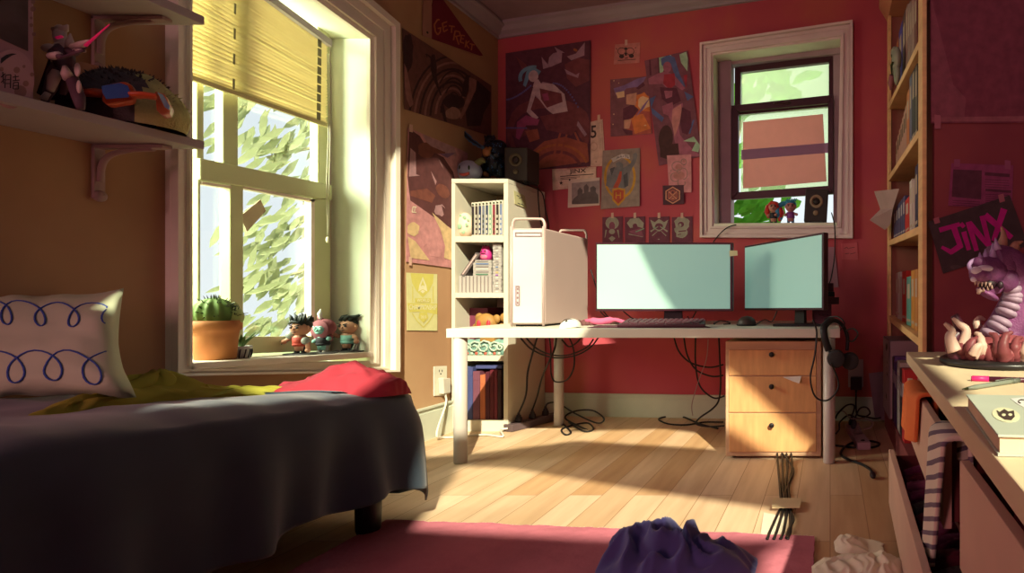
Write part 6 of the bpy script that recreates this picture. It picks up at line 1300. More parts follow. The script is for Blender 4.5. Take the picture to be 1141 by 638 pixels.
names4 = [('a pale halo round a figure', [(1, blob(93, 470, 40, 38, 0, 16)), (2, blob(92, 488, 18, 26, 0, 12)), (1, blob(92, 520, 18, 16)), (1, [(72, 560), (92, 545), (112, 560), (92, 580)]), (1, stroke(58, 510, 50, 556, 9, 3)), (1, stroke(126, 510, 134, 556, 9, 3))]),
          ('a pale shaggy archer shape', [(1, [(180, 470), (200, 445), (250, 440), (280, 470), (275, 500), (240, 490), (200, 500)]), (3, blob(228, 488, 14, 16)), (2, [(190, 520), (260, 500), (280, 550), (230, 540)]), (4, stroke(232, 522, 282, 502, 6)), (1, stroke(190, 535, 275, 552, 5, 3))]),
          ('pale crossed claws and green eyes', [(1, [(318, 450), (345, 465), (370, 445), (400, 465), (425, 450), (405, 500), (370, 520), (335, 500)]), (3, blob(370, 490, 24, 20)), (1, stroke(320, 520, 365, 490, 10, 4)), (1, stroke(420, 520, 375, 490, 10, 4)), (4, blob(345, 497, 5, 4)), (4, blob(394, 497, 5, 4)), (1, stroke(330, 545, 365, 515, 6, 2)), (1, stroke(412, 545, 380, 515, 6, 2)), (1, blob(368, 566, 6, 3))]),
          ('a pale bearded head', [(1, blob(506, 475, 44, 44, 0, 18, .14, 3)), (1, blob(500, 520, 38, 34, 0, 14, .2, 5)), (3, blob(500, 478, 18, 16)), (1, blob(495, 482, 8, 10)), (3, stroke(485, 520, 530, 515, 7)), (3, stroke(480, 540, 500, 535, 5))])]
xs = [(35, 155), (168, 288), (309, 432), (445, 568)]
for (xa, xb_), (d, s_), w4 in zip(xs, names4, ['leftmost', 'second', 'third', 'rightmost']):
    sheet('note', WB, NB, cr([(xa, 436), (xb_, 430), (xb_, 596), (xa, 596)]), [C('print_dark_mulberry', (.14, .035, .06)), C('print_sage_grey', (.30, .27, .21)), C('print_mulberry', (.22, .06, .10)), MATS['print_dark_mulberry'], C('print_leaf_glint', (.16, .30, .18))], s_, tapes=[[((xa + xb_) / 2 - 8, 410), ((xa + xb_) / 2 + 7, 408), ((xa + xb_) / 2 + 7, 440), ((xa + xb_) / 2 - 8, 441)]], tape_mat=M_tape, cr=cr, label='dark mulberry card with %s, %s of four above the monitor' % (d, w4), cat='card', group='row of four dark cards above the monitor')
# pink sticky note on right
cr = crop(640, 240, 3.566)
sheet('sticky_note', WB, NB, cr([(1060, 112), (1124, 108), (1128, 176), (1064, 174)]), [C('sticky_coral', (.52, .10, .12)), IK], [(1, stroke(1072, 132, 1082, 126, 2)), (1, stroke(1082, 126, 1090, 133, 2)), (1, stroke(1092, 130, 1114, 126, 2)), (1, stroke(1076, 152, 1092, 150, 2)), (1, stroke(1096, 153, 1118, 148, 2))], cr=cr, label='coral sticky note with scribbles on the wall right of the monitors', cat='note')
# crumpled paper leaning in the corner by the outlet
obj('paper_sheet', MB().prism([WB(968, 415) + NB * .03, WB(985, 413) + NB * .03, WB(987, 464) + NB * .12, WB(975, 462) + NB * .12], NB * .002), C('mauve_sheet', (.27, .16, .20)), None, 'mauve paper sheet leaning on the wall beside the wooden bookcase', 'paper')

# --- jogged wall on the right: frontal sheets
FP = lambda x, y: K(x, y, YJ - .001); NY = (0, -1, 0)
M_plast = C('translucent_maroon', (.30, .07, .11))
sheet('large_paper', FP, NY, [(1036, -60), (1200, -60), (1200, 137), (1037, 137.5)], [C('print_maroon_sheet', (.20, .045, .07)), C('print_maroon_lighter', (.29, .095, .115)), C('print_maroon_mid', (.25, .07, .095))],
      [(2, [(1038, 0), (1062, 95), (1076, 110), (1074, 134), (1038, 136)]), (1, [(1038, 131), (1190, 129), (1190, 135), (1038, 136)])], tapes=[[(1041, 128), (1048, 129), (1048, 144), (1041, 144)]], tape_mat=C('rose_tape', (.40, .13, .16)), label='large maroon paper taped high on the right wall', cat='poster')
cr = crop(920, 0, 2.452)
PU, PI_ = C('print_purple_news', (.26, .05, .13)), C('print_news_ink', (.10, .03, .05))
sh = [(1, [(348, 463), (426, 466), (424, 545), (344, 538)]), (1, stroke(434, 475, 502, 480, 9)), (1, stroke(436, 519, 506, 524, 7))]
for k in range(4): sh.append((1, stroke(434, 491 + k * 6.5, 500 - 8 * (k == 3), 494 + k * 6.5, 1.6)))
for k in range(5): sh.append((1, stroke(436, 531 + k * 5.5, 500 - 10 * (k % 2), 534 + k * 5.5, 1.6)))
for k in range(3): sh.append((1, stroke(346, 548 + k * 6, 420 - 6 * (k == 2), 552 + k * 6, 1.6)))
sheet('newspaper', FP, NY, cr([(343, 446), (512, 452), (508, 572), (334, 562)]), [PU, PI_], sh, cr=cr, tapes=[[(350, 436), (366, 436), (366, 456), (350, 456)], [(488, 438), (504, 440), (504, 464), (488, 462)]], tape_mat=C('plum_tape', (.30, .08, .16)), label='purple newspaper page taped on the right wall above the graffiti poster', cat='newspaper', off=.003)
cr = crop(1020, 150, 2.364)
sh = [(1, stroke(62, 252, 116, 236, 13, 11)), (1, stroke(98, 238, 118, 296, 16, 14)), (1, stroke(121, 290, 92, 310, 15, 13)), (1, stroke(96, 311, 68, 296, 13, 8)),
      (1, stroke(126, 256, 140, 304, 14, 12)), (1, stroke(118, 234, 127, 244, 12, 10)),
      (1, stroke(138, 230, 160, 306, 15, 12)), (1, stroke(140, 232, 190, 292, 15, 12)), (1, stroke(174, 214, 194, 294, 14, 12)),
      (1, stroke(182, 212, 252, 272, 17, 14)), (1, stroke(232, 196, 204, 280, 18, 12)), (2, blob(112, 352, 22, 8, .2))]
sheet('poster', FP, NY, cr([(32, 230), (247, 160), (296, 292), (72, 366)]), [C('print_grey_black', (.060, .038, .040)), C('print_hot_magenta', (.48, .012, .22)), C('print_smudge', (.085, .055, .055))], sh, cr=cr, tapes=[[(46, 222), (60, 217), (64, 232), (50, 236)], [(216, 160), (230, 156), (234, 176), (220, 180)]], tape_mat=MATS['rose_tape'], label='black poster with magenta brush graffiti reading Jinx on the right wall', off=.007)

# ------------------------------------------------------------------ wooden bookcase in the alcove
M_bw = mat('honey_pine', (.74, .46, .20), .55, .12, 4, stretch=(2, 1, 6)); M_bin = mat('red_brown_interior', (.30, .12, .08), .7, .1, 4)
wbk = thing('bookcase', (.62, 3.4, 0), 'tall honey wood bookcase recessed beside the jogged right wall', 'bookcase')
XF, XBk, YN, YFr = .416, .80, 2.70, 4.10
BH = 2.93
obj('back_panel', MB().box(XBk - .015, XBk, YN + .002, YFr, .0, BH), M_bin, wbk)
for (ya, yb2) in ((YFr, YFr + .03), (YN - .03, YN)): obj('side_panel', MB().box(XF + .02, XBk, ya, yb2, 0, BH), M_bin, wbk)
for (ya, yb2) in ((YFr - .02, YFr + .07), (2.585, YN)): obj('face_stile', MB().box(XF - .002, XF + .019, ya, yb2, .0, BH), M_bw, wbk, bevel=.002)
tilt = lambda z, y: z + (y - 3.35) * .055
def shelf_z(zf): return zf
SHZ = [(.782, .72), (1.313, 1.246), (1.774, 1.702), (2.287, 2.12)]
def wz(k, y): a, b_ = SHZ[k]; return b_ + (a - b_) * (y - YN) / (YFr - YN)
for k in range(4):
    T = .038; y0, y1 = YN + .001, YFr - .001
    obj('shelf', MB().hexa([(XF, y0, wz(k, y0) - T), (XBk - .016, y0, wz(k, y0) - T), (XBk - .016, y1, wz(k, y1) - T), (XF, y1, wz(k, y1) - T), (XF, y0, wz(k, y0)), (XBk - .016, y0, wz(k, y0)), (XBk - .016, y1, wz(k, y1)), (XF, y1, wz(k, y1))]), M_bw, wbk, bevel=.002)
obj('plinth', MB().box(XF - .03, XBk - .016, YN + .001, YFr - .021, .0, .13), mat('maroon_plinth', (.20, .05, .05), .6), wbk)
cb = MB(); prof = [(0, 0), (.06, .10), (.06, .16), (-.30, .16), (-.30, 0)]
cb.prism([(XF - u, YN, BH + h - .02) for u, h in prof], (0, YFr + .08 - YN, 0)); cb.prism([(XF - .02, YFr + .13, BH), (XF + .3, YFr + .13, BH), (XF + .3, YFr + .03, BH + .14), (XF - .06, YFr + .03, BH + .14)], (0, 0, .0001)) if False else None
obj('cornice', cb, mat('orange_pine_cornice', (.48, .19, .10), .6, .1), wbk)
def wbook(px0, px1, ytop_px, k, depth, m, label, group, x=None, base=None, mark=None, name='book'):
    x = XF + .03 if x is None else x; pf = CX + x * F / 4.09; g_ = lambda p: pf + (p - 990.5) * (1024 - pf) / (1024 - 990.5); px0, px1 = g_(px0), g_(px1); ya, yb2 = x * F / (px0 - CX), x * F / (px1 - CX)   # far, near
    ym = (ya + yb2) / 2; zt = H - (ytop_px - HY) / F * ym; zb_ = base if base is not None else max(wz(k, ya), wz(k, yb2)) + .002
    b_ = MB().box(x, x + depth, yb2 + .001, ya - .001, zb_, max(zt, zb_ + .08)); hh = max(zt, zb_ + .08) - zb_
    g = (ya - yb2)
    b_.box(x - .001, x + .001, yb2 + g * .25, ya - g * .25, zb_ + hh * .55, zb_ + hh * .85, 1); b_.box(x - .001, x + .001, yb2 + g * .1, ya - g * .1, zb_ + hh * .08, zb_ + hh * .13, 1)
    ms = [m, mark or C('spine_title_cream', (.45, .36, .26))]
    return obj(name, b_, ms, None, label, 'book', group, bevel=.002)
col = lambda n, c: mat('spine_' + n, c, .6)
# lower compartment (on shelf 0)
g0 = 'books on the lowest open shelf of the wooden bookcase'
for px0, px1, t, n_, c in ((994.2, 996.4, 304, 'dusty rose', (.34, .16, .15)), (996.8, 999.4, 303, 'white and black', (.50, .46, .40)), (999.8, 1002, 308, 'grey white', (.40, .36, .32)), (1002.4, 1007.4, 302, 'scarlet', (.50, .03, .02)), (1007.9, 1013.6, 308, 'teal', (.10, .30, .24)), (1014, 1018, 301, 'golden orange', (.55, .25, .05)), (1018.4, 1022.3, 300, 'amber', (.50, .22, .06))):
    wbook(px0, px1, t, 0, .2, col(n_.replace(' ', '_'), c), '%s book standing on the lowest open shelf of the wooden bookcase' % n_, g0)
g1 = 'books on the second shelf of the wooden bookcase'
nav = ['leftmost', 'second', 'third', 'fourth', 'fifth']
for i, (px0, px1, t) in enumerate(((991.6, 994.2, 233), (994.5, 997.1, 229), (997.4, 1000, 226), (1000.3, 1002.9, 222), (1003.2, 1005.8, 219))):
    wbook(px0, px1, t, 1, .2, col('navy_series', (.06, .06, .13)), 'navy series book, %s of five on the second shelf' % nav[i], g1, mark=col('pale_title', (.40, .36, .34)))
for px0, px1, t, n_, c in ((1006.2, 1011.4, 221, 'bright red', (.50, .03, .02)), (1011.8, 1015.2, 201, 'tall white', (.50, .42, .36)), (1015.6, 1018.6, 200, 'pinkish white', (.46, .34, .30)), (1019, 1022.4, 184, 'blue black', (.04, .04, .08))):
    wbook(px0, px1, t, 1, .2, col(n_.replace(' ', '_'), c), '%s book on the second shelf, right of the navy series' % n_, g1)
g2 = 'books on the third shelf of the wooden bookcase'
for i in range(7):
    wbook(994.5 + i * 1.95, 996.2 + i * 1.95, 157 - i * 6.5, 2, .19, col('pale_pages', (.46, .26, .19)), 'thin pale pinkish book, %s of seven on the third shelf' % ['leftmost', 'second', 'third', 'fourth', 'fifth', 'sixth', 'rightmost'][i], g2, mark=MATS['dark_spine'])
for px0, px1, t, n_, c in ((1008.2, 1011.4, 102, 'orange', (.50, .16, .05)), (1011.8, 1014.6, 84, 'slate blue', (.12, .12, .20)), (1015, 1018.4, 67, 'black ribbed', (.03, .025, .03)), (1018.8, 1021.6, 66, 'dark olive', (.09, .07, .06))):
    wbook(px0, px1, t, 2, .2, col(n_.replace(' ', '_'), c), '%s book near the stile on the third shelf' % n_, g2)
g3 = 'books on the top shelf of the wooden bookcase'
for px0, px1, t, n_, c in ((993, 995.6, 45, 'orange brown', (.42, .16, .06)), (996, 1000.6, 30, 'royal blue', (.06, .06, .30)), (1001, 1005, 16, 'dark brown', (.10, .05, .05)), (1005.4, 1008, 8, 'rosy beige', (.36, .22, .18)), (1008.4, 1011, 5, 'mushroom', (.30, .20, .17)), (1011.4, 1014, 2, 'brown grey', (.26, .16, .14)), (1014.4, 1017, -6, 'pale brown', (.32, .20, .16)), (1017.4, 1021, -12, 'maroon brown', (.18, .06, .05))):
    wbook(px0, px1, t, 3, .19, col(n_.replace(' ', '_'), c), '%s book on the top shelf of the wooden bookcase' % n_, g3, x=XF + .045)
# creature skull ornament on the top shelf
sk = K(999, 66, XF * F / 74 - .01); sk = V((XF - .005, 3.55, H - (67 - HY) / F * 3.55)); 
skt = thing('skull_ornament', sk, 'sage grey creature skull hanging at the top bookcase shelf', 'ornament')
b = MB().ell(sk, (.030, .080, .075)); b.ell(sk + V((-.005, .07, -.02)), (.024, .06, .04)); b.ell(sk + V((0, -.02, -.10)), (.020, .05, .06)); b.ell(sk + V((-.01, .02, .05)), (.025, .05, .04))
obj('skull', b, mat('sage_bone', (.25, .25, .18), .7, .15, 14), skt)
b = MB().ell(sk + V((-.026, .015, .035)), (.008, .02, .014)); obj('eye_socket', b, MATS['dark_spine'], skt)
b = MB().tube([sk + V((-.030, -.05, -.035)), sk + V((-.032, 0, -.03)), sk + V((-.02, .09, -.055))], [.006, .008, .004], n=6); obj('mouth_line', b, MATS['dark_spine'], skt)
b = MB().tube([sk + V((-.02, .09, -.06)), sk + V((-.02, .13, -.09)), sk + V((-.015, .15, -.13))], [.018, .022, .012], n=8); obj('tongue', b, mat('dull_pink_tongue', (.30, .10, .10), .7), skt)
# loose paper poking out of the second shelf
pz = 4.02
b = MB(); pts = [K(974, 213, pz), K(1002, 210, 3.6), K(995, 232, 3.8), K(992, 250, 3.9), K(986, 256, 3.95), K(969, 245, 3.95), K(981, 233, 4.0)]
b.add([p for p in pts] + [p + V((0, .002, 0)) for p in pts], [(0, 6, 2, 1), (6, 5, 4, 3, 2), (7, 8, 9, 13), (13, 9, 10, 11, 12)]); obj('loose_paper', b, C('grey_beige_paper', (.42, .28, .25)), None, 'folded grey beige paper sticking out of the wooden bookcase side', 'paper', fix=False)
# bottom: magazine file and folders on the plinth
zP = .132
mf = thing('magazine_file', (.40, 3.95, zP), 'grey plastic magazine file with black marks at the foot of bookcase', 'file')
xM = .375; ya, yb2 = xM * F / (983.6 - CX), xM * F / (996 - CX); ya = 4.07; 
zt0, zt1 = H - (374 - HY) / F * ya, H - (377 - HY) / F * 3.4
yn = xM * F / (990.5 - CX)
b = MB().box(xM, xM + .012, yn, ya, zP, zt0); b.box(xM, xM + .26, ya - .012, ya, zP, zt0); b.box(xM, xM + .26, yn, yn + .012, zP, zt0); b.box(xM, xM + .26, yn, ya, zP, zP + .01); b.box(xM, xM + .26, yn, ya, zt0 - .01, zt0)
obj('file_body', b, mat('mauve_grey_plastic', (.36, .26, .27), .5, .05), mf, bevel=.004)
b = MB()
for (z0, z1, dy) in ((.86, .95, .0), (.83, .93, .06), (.68, .72, 0), (.60, .63, .03), (.52, .57, .0), (.20, .28, .05)): b.prism([V((xM - .001, yn + .08 + dy, zP + (zt0 - zP) * z0)), V((xM - .001, yn + .13 + dy, zP + (zt0 - zP) * (z0 + .02))), V((xM - .001, yn + .14 + dy, zP + (zt0 - zP) * z1)), V((xM - .001, yn + .09 + dy, zP + (zt0 - zP) * (z1 - .02)))], (-.001, 0, 0))
obj('black_marks', b, MATS['dark_spine'], mf)
yy = yn - .004; i = 0
for wd, t, n_, c in ((.085, .80, 'black', (.02, .018, .02)), (.06, .84, 'violet', (.12, .06, .20)), (.06, .80, 'dark violet', (.07, .04, .14)), (.06, .82, 'indigo', (.08, .05, .18)), (.14, .88, 'white and black', (.46, .43, .38)), (.09, .84, 'charcoal', (.03, .03, .035)), (.10, .88, 'scarlet', (.48, .03, .03))):
    h_ = (zt0 - zP) * t * (1 - .04 * i * .5)
    b_ = MB().box(XF - .02, XF + .22, yy - wd + .002, yy, zP, zP + h_); b_.box(XF - .0212, XF - .019, yy - wd * .8, yy - wd * .2, zP + h_ * .6, zP + h_ * .8, 1)
    obj('folder', b_, [mat('folder_' + n_.replace(' ', '_'), c, .5), col('folder_label', (.30, .26, .28))], None, '%s folder standing at the foot of the wooden bookcase' % n_, 'folder', 'folders at the foot of the wooden bookcase', bevel=.003); yy -= wd; i += 1

# ------------------------------------------------------------------ dresser
def de(y, off=0.0): return .245 + .0515 * (y - .725) + off      # front edge of the top, slightly turned
dz, dT = .669, .045
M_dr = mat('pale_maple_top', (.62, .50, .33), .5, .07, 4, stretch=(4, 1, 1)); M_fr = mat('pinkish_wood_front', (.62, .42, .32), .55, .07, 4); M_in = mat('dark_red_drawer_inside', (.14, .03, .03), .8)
dr = thing('dresser', (.6, 1.6, 0), 'pale maple dresser with open drawers along the right side', 'dresser')
Y0, Y1 = .45, 2.56
def skew(x0f, x1f, y0, y1, z0, z1, mi=0, mb=None):
    mb = mb or MB(); return mb.hexa([(x0f(y0), y0, z0), (x1f(y0), y0, z0), (x1f(y1), y1, z0), (x0f(y1), y1, z0), (x0f(y0), y0, z1), (x1f(y0), y0, z1), (x1f(y1), y1, z1), (x0f(y1), y1, z1)], mi)
obj('top_board', skew(lambda y: de(y), lambda y: de(y) + .62, Y0, Y1, dz - dT, dz), M_dr, dr, bevel=.003)
for y in (Y0 + .01, Y1 - .03): obj('side_panel', skew(lambda t: de(t) + .05, lambda t: de(t) + .60, y, y + .02, 0, dz - dT - .001), M_fr, dr)
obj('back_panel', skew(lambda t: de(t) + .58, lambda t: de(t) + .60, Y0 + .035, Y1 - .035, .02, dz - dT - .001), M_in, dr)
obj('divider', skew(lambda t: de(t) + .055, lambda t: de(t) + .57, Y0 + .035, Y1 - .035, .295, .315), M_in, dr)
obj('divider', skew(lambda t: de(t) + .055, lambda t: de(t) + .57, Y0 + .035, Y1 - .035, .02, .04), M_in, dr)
obj('divider', skew(lambda t: de(t) + .055, lambda t: de(t) + .57, 1.36, 1.38, .316, dz - dT - .001), M_in, dr)
def drawer(ya, yb2, offa, offb, z0, z1, depth=.42, bot=None):
    fo = lambda y: de(y) + offa + (offb - offa) * (y - ya) / (yb2 - ya)
    d = obj('drawer', skew(fo, lambda y: fo(y) + .022, ya, yb2, z0, z1), M_fr, dr, bevel=.002)
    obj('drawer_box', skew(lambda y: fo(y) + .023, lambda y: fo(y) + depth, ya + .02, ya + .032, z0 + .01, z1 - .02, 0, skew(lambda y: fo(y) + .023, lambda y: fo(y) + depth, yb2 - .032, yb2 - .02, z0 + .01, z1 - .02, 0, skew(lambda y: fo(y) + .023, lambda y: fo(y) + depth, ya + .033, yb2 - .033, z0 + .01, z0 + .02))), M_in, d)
    return d
drawer(1.46, 2.50, .005, .0, .325, .560)
drawer(.70, 1.25, .025, .010, .325, .560)
drawer(1.05, 2.42, -.055, -.085, .045, .272, .46)
# garments rolled inside the drawers
rd = random.Random(21); cols = [('plum', (.20, .03, .10)), ('wine', (.14, .02, .04)), ('mauve', (.30, .08, .16)), ('dark grey', (.07, .06, .06)), ('violet', (.16, .05, .22))]
def roll(x, y, z, ax, r, L, n_, c, lab, grp):
    d = V((math.cos(ax), math.sin(ax), 0)); p = V((x, y, z + r)); pts = [p - d * L / 2 + V((0, 0, -.004)), p - d * L / 4 + V((0, 0, .006)), p + V((0, 0, .010)), p + d * L / 4 + V((0, 0, .004)), p + d * L / 2 + V((0, 0, -.006))]
    b_ = MB()
    sm = smoothpts(pts, 5); b_.tube(sm, [r * (.8 + .25 * abs(math.sin(i_ * 1.1 + x * 40))) for i_ in range(len(sm))], n=10, flat=.85)
    u_ = d.cross(V((0, 0, 1))) * r * .5
    b_.tube([q + u_ + V((0, 0, r * .35)) for q in sm], r * .42, n=6); b_.tube([q - u_ + V((0, 0, r * .30)) for q in sm], r * .40, n=6)
    obj('rolled_garment', b_, mat('knit_' + n_.replace(' ', '_'), c, .9, .25, 12), None, lab, 'clothes', grp)
for i in range(13):
    y = 1.16 + i * .098; n_, c = cols[[0, 1, 2, 3, 1, 0, 2, 1, 3, 0, 2, 1, 0][i]]
    roll(de(y) + .055, y, .155, .25 + rd.uniform(-.5, .5), .036, .16, n_, c, '%s rolled garment in the lower drawer, %s from the front' % (n_, ORD[i]), 'rolled garments in the lower drawer')
for i in range(5):
    y = .80 + i * .095; n_, c = [('rust and plum', (.34, .10, .06)), ('wine', (.14, .02, .04)), ('rust', (.36, .12, .05)), ('mauve', (.30, .08, .16)), ('dark brown', (.12, .05, .03))][i]
    roll(de(y) + .115, y, .44, 1.4 + rd.uniform(-.3, .3), .034, .09, n_, c, '%s rolled garment in the near upper drawer' % n_, 'rolled garments in the near upper drawer')
# socks draped over the drawer fronts
def drape(name, y0, y1, xf, ztop, zfront, zback, m, label, cat, wav=.006, thick=.010, seed=1, stripes=None, taper=0.0, yshift=0.0):
    def fn(u, v):   # v 0 front hem -> 1 back hem
        w_ = y0 + (y1 - y0) * u; L1 = ztop - zfront; L2 = ztop - zback; s_ = v * (L1 + L2 + .05)
        if s_ < L1: z = zfront + s_; x = xf - .010 - thick; t = 1 - s_ / L1
        elif s_ < L1 + .05: a = (s_ - L1) / .05 * PI; z = ztop + (.012 + thick * .5) * math.sin(a); x = xf + .011 - (.021 + thick) * math.cos(a); t = 0
        else: z = ztop - (s_ - L1 - .05); x = xf + .032 + thick; t = 0
        yc = (y0 + y1) / 2; w2 = yc + (w_ - yc) * (1 - taper * t) + yshift * t
        x += wav * math.sin(u * 9 + seed) * (.3 + t) - abs(u - .5) * .0; x -= .012 * math.sin(PI * u) * (1 if s_ < L1 + .03 else -1)
        return V((x, w2, z + .006 * math.sin(u * 6 + seed)))
    return obj(name, MB().grid(fn, 26, 60), m, None, label, cat, mods=[('solid', .012)])
ysA = de(2.0) 
drape('sock', 1.93, 2.24, de(2.1) - .001, .563, .40, .47, mat('orange_cotton', (.72, .18, .05), .85, .08, 8), 'orange sock draped over the far upper drawer front', 'sock', seed=2, taper=.15, yshift=.06)
sm_ = bpy.data.materials.new('striped_sock_knit'); sm_.use_nodes = True; nt = sm_.node_tree; bs = nt.nodes['Principled BSDF']
tc = nt.nodes.new('ShaderNodeTexCoord'); wv_ = nt.nodes.new('ShaderNodeTexWave'); wv_.bands_direction = 'Z'; wv_.inputs['Scale'].default_value = 9.5; wv_.inputs['Distortion'].default_value = .8; mpp = nt.nodes.new('ShaderNodeMapping'); mpp.inputs['Rotation'].default_value = (.35, 0, 0)
crr = nt.nodes.new('ShaderNodeValToRGB'); crr.color_ramp.interpolation = 'CONSTANT'; crr.color_ramp.elements[0].color = (.70, .66, .52, 1); e_ = crr.color_ramp.elements[1]; e_.position = .72; e_.color = (.16, .13, .17, 1)
nt.links.new(tc.outputs['Object'], mpp.inputs[0]); nt.links.new(mpp.outputs[0], wv_.inputs['Vector']); nt.links.new(wv_.outputs['Fac'], crr.inputs[0]); nt.links.new(crr.outputs[0], bs.inputs['Base Color']); bs.inputs['Roughness'].default_value = .9
drape('sock', 1.335, 1.50, de(1.40) + .006, .575, .235, .50, sm_, 'cream and grey striped sock hanging between the upper drawers', 'sock', seed=5, taper=.30, wav=.004, yshift=.10)

# notebook, pen, marker
nb = thing('notebook', (.38, 1.1, dz), 'sage green hardcover notebook with a cream sticker on the dresser', 'notebook')
zt = dz + .034
q = [K(1076.5, 439, F * (H - zt) / (439 - HY)), K(1112, 484, F * (H - zt) / (484 - HY)), None, None]
qa, qb = V((q[0].x, q[0].y, 0)), V((q[1].x, q[1].y, 0)); wv = V((.27, -.03, 0)); qc, qd = qb + wv, qa + wv
def slab(a, b_, c, d, z0, z1, ins=0.0):
    ce = (a + b_ + c + d) / 4; pts = [p + (ce - p).normalized() * ins for p in (a, b_, c, d)]; return MB().hexa([p + V((0, 0, z0)) for p in pts] + [p + V((0, 0, z1)) for p in pts])
obj('pages', slab(qa, qb, qc, qd, dz + .005, zt - .004, .006), C('cream_pages', (.70, .54, .36)), nb)
M_cov = mat('sage_cover', (.42, .46, .38), .6, .05)
obj('back_cover', slab(qa, qb, qc, qd, dz + .001, dz + .005), M_cov, nb); obj('front_cover', slab(qa, qb, qc, qd, zt - .004, zt), M_cov, nb, bevel=.001)
TP = lambda x, y: K(x, y, F * (H - zt) / (y - HY))
cr = crop(1040, 380, 3.545)
st = MB(); st.prism([TP(x, y) + V((0, 0, .0004)) for x, y in cr(blob(287, 292, 56, 28, .18, 22))], (0, 0, .0005)); st.prism([TP(x, y) + V((0, 0, .0012)) for x, y in cr([(250, 275), (262, 282), (280, 270), (296, 280), (318, 276), (322, 300), (308, 314), (282, 312), (258, 296)])], (0, 0, .0004), 1); st.prism([TP(x, y) + V((0, 0, .002)) for x, y in cr(blob(278, 295, 8, 5))], (0, 0, .0003), 0); st.prism([TP(x, y) + V((0, 0, .002)) for x, y in cr(blob(304, 294, 8, 5))], (0, 0, .0003), 0)
obj('round_sticker', st, [C('cream_sticker', (.62, .60, .40)), C('brown_black_print', (.05, .03, .025))], nb)
st = MB(); st.prism([TP(x, y) + V((0, 0, .0004)) for x, y in cr([(305, 228), (358, 222), (358, 262), (335, 250)])], (0, 0, .0005)); st.prism([TP(x, y) + V((0, 0, .0012)) for x, y in cr(arc(350, 240, 16, 9, PI * .6, PI * 1.7, 4, 10))], (0, 0, .0004), 1)
obj('square_sticker', st, [C('white_sticker', (.62, .62, .60)), MATS['brown_black_print']], nb)
zp = dz + .007
def DP(x, y, z=zp): return K(x, y, F * (H - z) / (y - HY))
pen = thing('pen', DP(1100, 428), 'grey green pen lying behind the notebook on the dresser', 'pen')
p0, p1 = DP(1074, 433), DP(1135, 423.5); dd = (p1 - p0)
obj('barrel', MB().tube([p0 + dd * .06, p0 + dd * .2, p0 + dd * .8, p0 + dd * .88], [.004, .0065, .0065, .006], n=10), mat('grey_green_barrel', (.17, .19, .15), .4), pen)
obj('cap', MB().tube([p0 + dd * .88, p0 + dd * .885, p1], [.006, .0075, .0075], n=10), mat('dark_cap', (.10, .11, .09), .4), pen); obj('tip', MB().tube([p0 - dd * .03, p0 + dd * .06], [.001, .004], n=8), MATS['dark_spine'], pen)
obj('clip', MB().tube([p0 + dd * .55 + V((0, 0, .009)), p0 + dd * .88 + V((0, 0, .009))], .0018, n=5), MATS['dark_cap'], pen)
mk = thing('marker_pen', DP(1100, 421.5), 'dark marker with a hot pink cap behind the grey pen', 'marker')
p0, p1 = DP(1082, 421.5), DP(1160, 424); dd = p1 - p0
obj('barrel', MB().tube([p0 + dd * .26, p1], .008, n=10), mat('dark_wine_barrel', (.07, .01, .025), .4), mk); obj('cap', MB().tube([p0, p0 + dd * .02, p0 + dd * .26], [.006, .009, .009], n=10), mat('hot_pink_cap', (.55, .02, .14), .4), mk)

# ------------------------------------------------------------------ sea serpent statue
SY = 2.10; sx = K(1110, 0, SY).x
dg = thing('serpent_statue', (sx, SY, dz), 'purple horned sea serpent statue on a round black base on the dresser', 'statue')
obj('round_base', MB().lathe([(.195, 0), (.205, .006), (.205, .018), (.190, .026), (.001, .028)], (sx, SY, dz + .001), n=48, sx=1.0), mat('black_base', (.015, .012, .012), .35), dg)
cr = crop(960, 180, 2.657)
def dq(x, y, d=0.0): p = cr([(x, y)])[0]; return K(p[0], p[1], SY + d)
M_sp = mat('violet_scale', (.17, .05, .14), .45, .3, 22, bump=.3); M_pl = mat('grey_lilac_plate', (.28, .19, .26), .5, .12, 10); M_bone = mat('cream_bone_tip', (.46, .31, .25), .5, .1, 12); M_flesh = mat('wine_flesh', (.20, .045, .05), .5, .25, 18)
spine = smoothpts([dq(395, 600, .02), dq(410, 550, .03), dq(440, 500, .03), dq(468, 440, .02), dq(478, 390, .01), dq(460, 335, .0), dq(425, 300, -.01), dq(385, 298, -.03)], 8)
n = len(spine); rad = [.098 - .030 * (i / n) for i in range(n)]
for i in range(n): rad[i] = .105 - .05 * (i / (n - 1)) if i < n * .85 else .062
obj('serpent_body', MB().tube(spine, rad, n=18), M_sp, dg)
b = MB()
for i in range(14):
    t = i / 13; k = int((n * .80) * t); p = spine[k]; tg = (spine[min(k + 1, n - 1)] - spine[max(k - 1, 0)]).normalized(); side = tg.cross(V((0, 1, 0))).normalized()
    if side.x > 0: side = -side
    c = p + side * rad[k] * .62 + V((0, -rad[k] * .50, 0)); rm = Matrix((side, V((0, 1, 0)), tg)).transposed()
    b.ell(c, (rad[k] * .48, rad[k] * .60, .021), 0, 14, 8, rot=rm)
obj('belly_plates', b, M_pl, dg)
b = MB(); b.ell(dq(375, 325, -.05), (.070, .062, .055)); b.ell(dq(352, 338, -.09), (.040, .040, .026)); b.ell(dq(415, 315, -.01), (.07, .07, .06)); b.ell(dq(345, 300, -.08), (.022, .025, .022)); b.ell(dq(430, 350, -.05), (.045, .04, .045))
b.ell(dq(372, 392, -.07), (.045, .035, .014), rot=Matrix.Rotation(.5, 3, 'Y')); b.tube([dq(410, 352, -.06), dq(398, 378, -.07), dq(375, 392, -.075)], [.026, .020, .012])
obj('head', b, M_sp, dg)
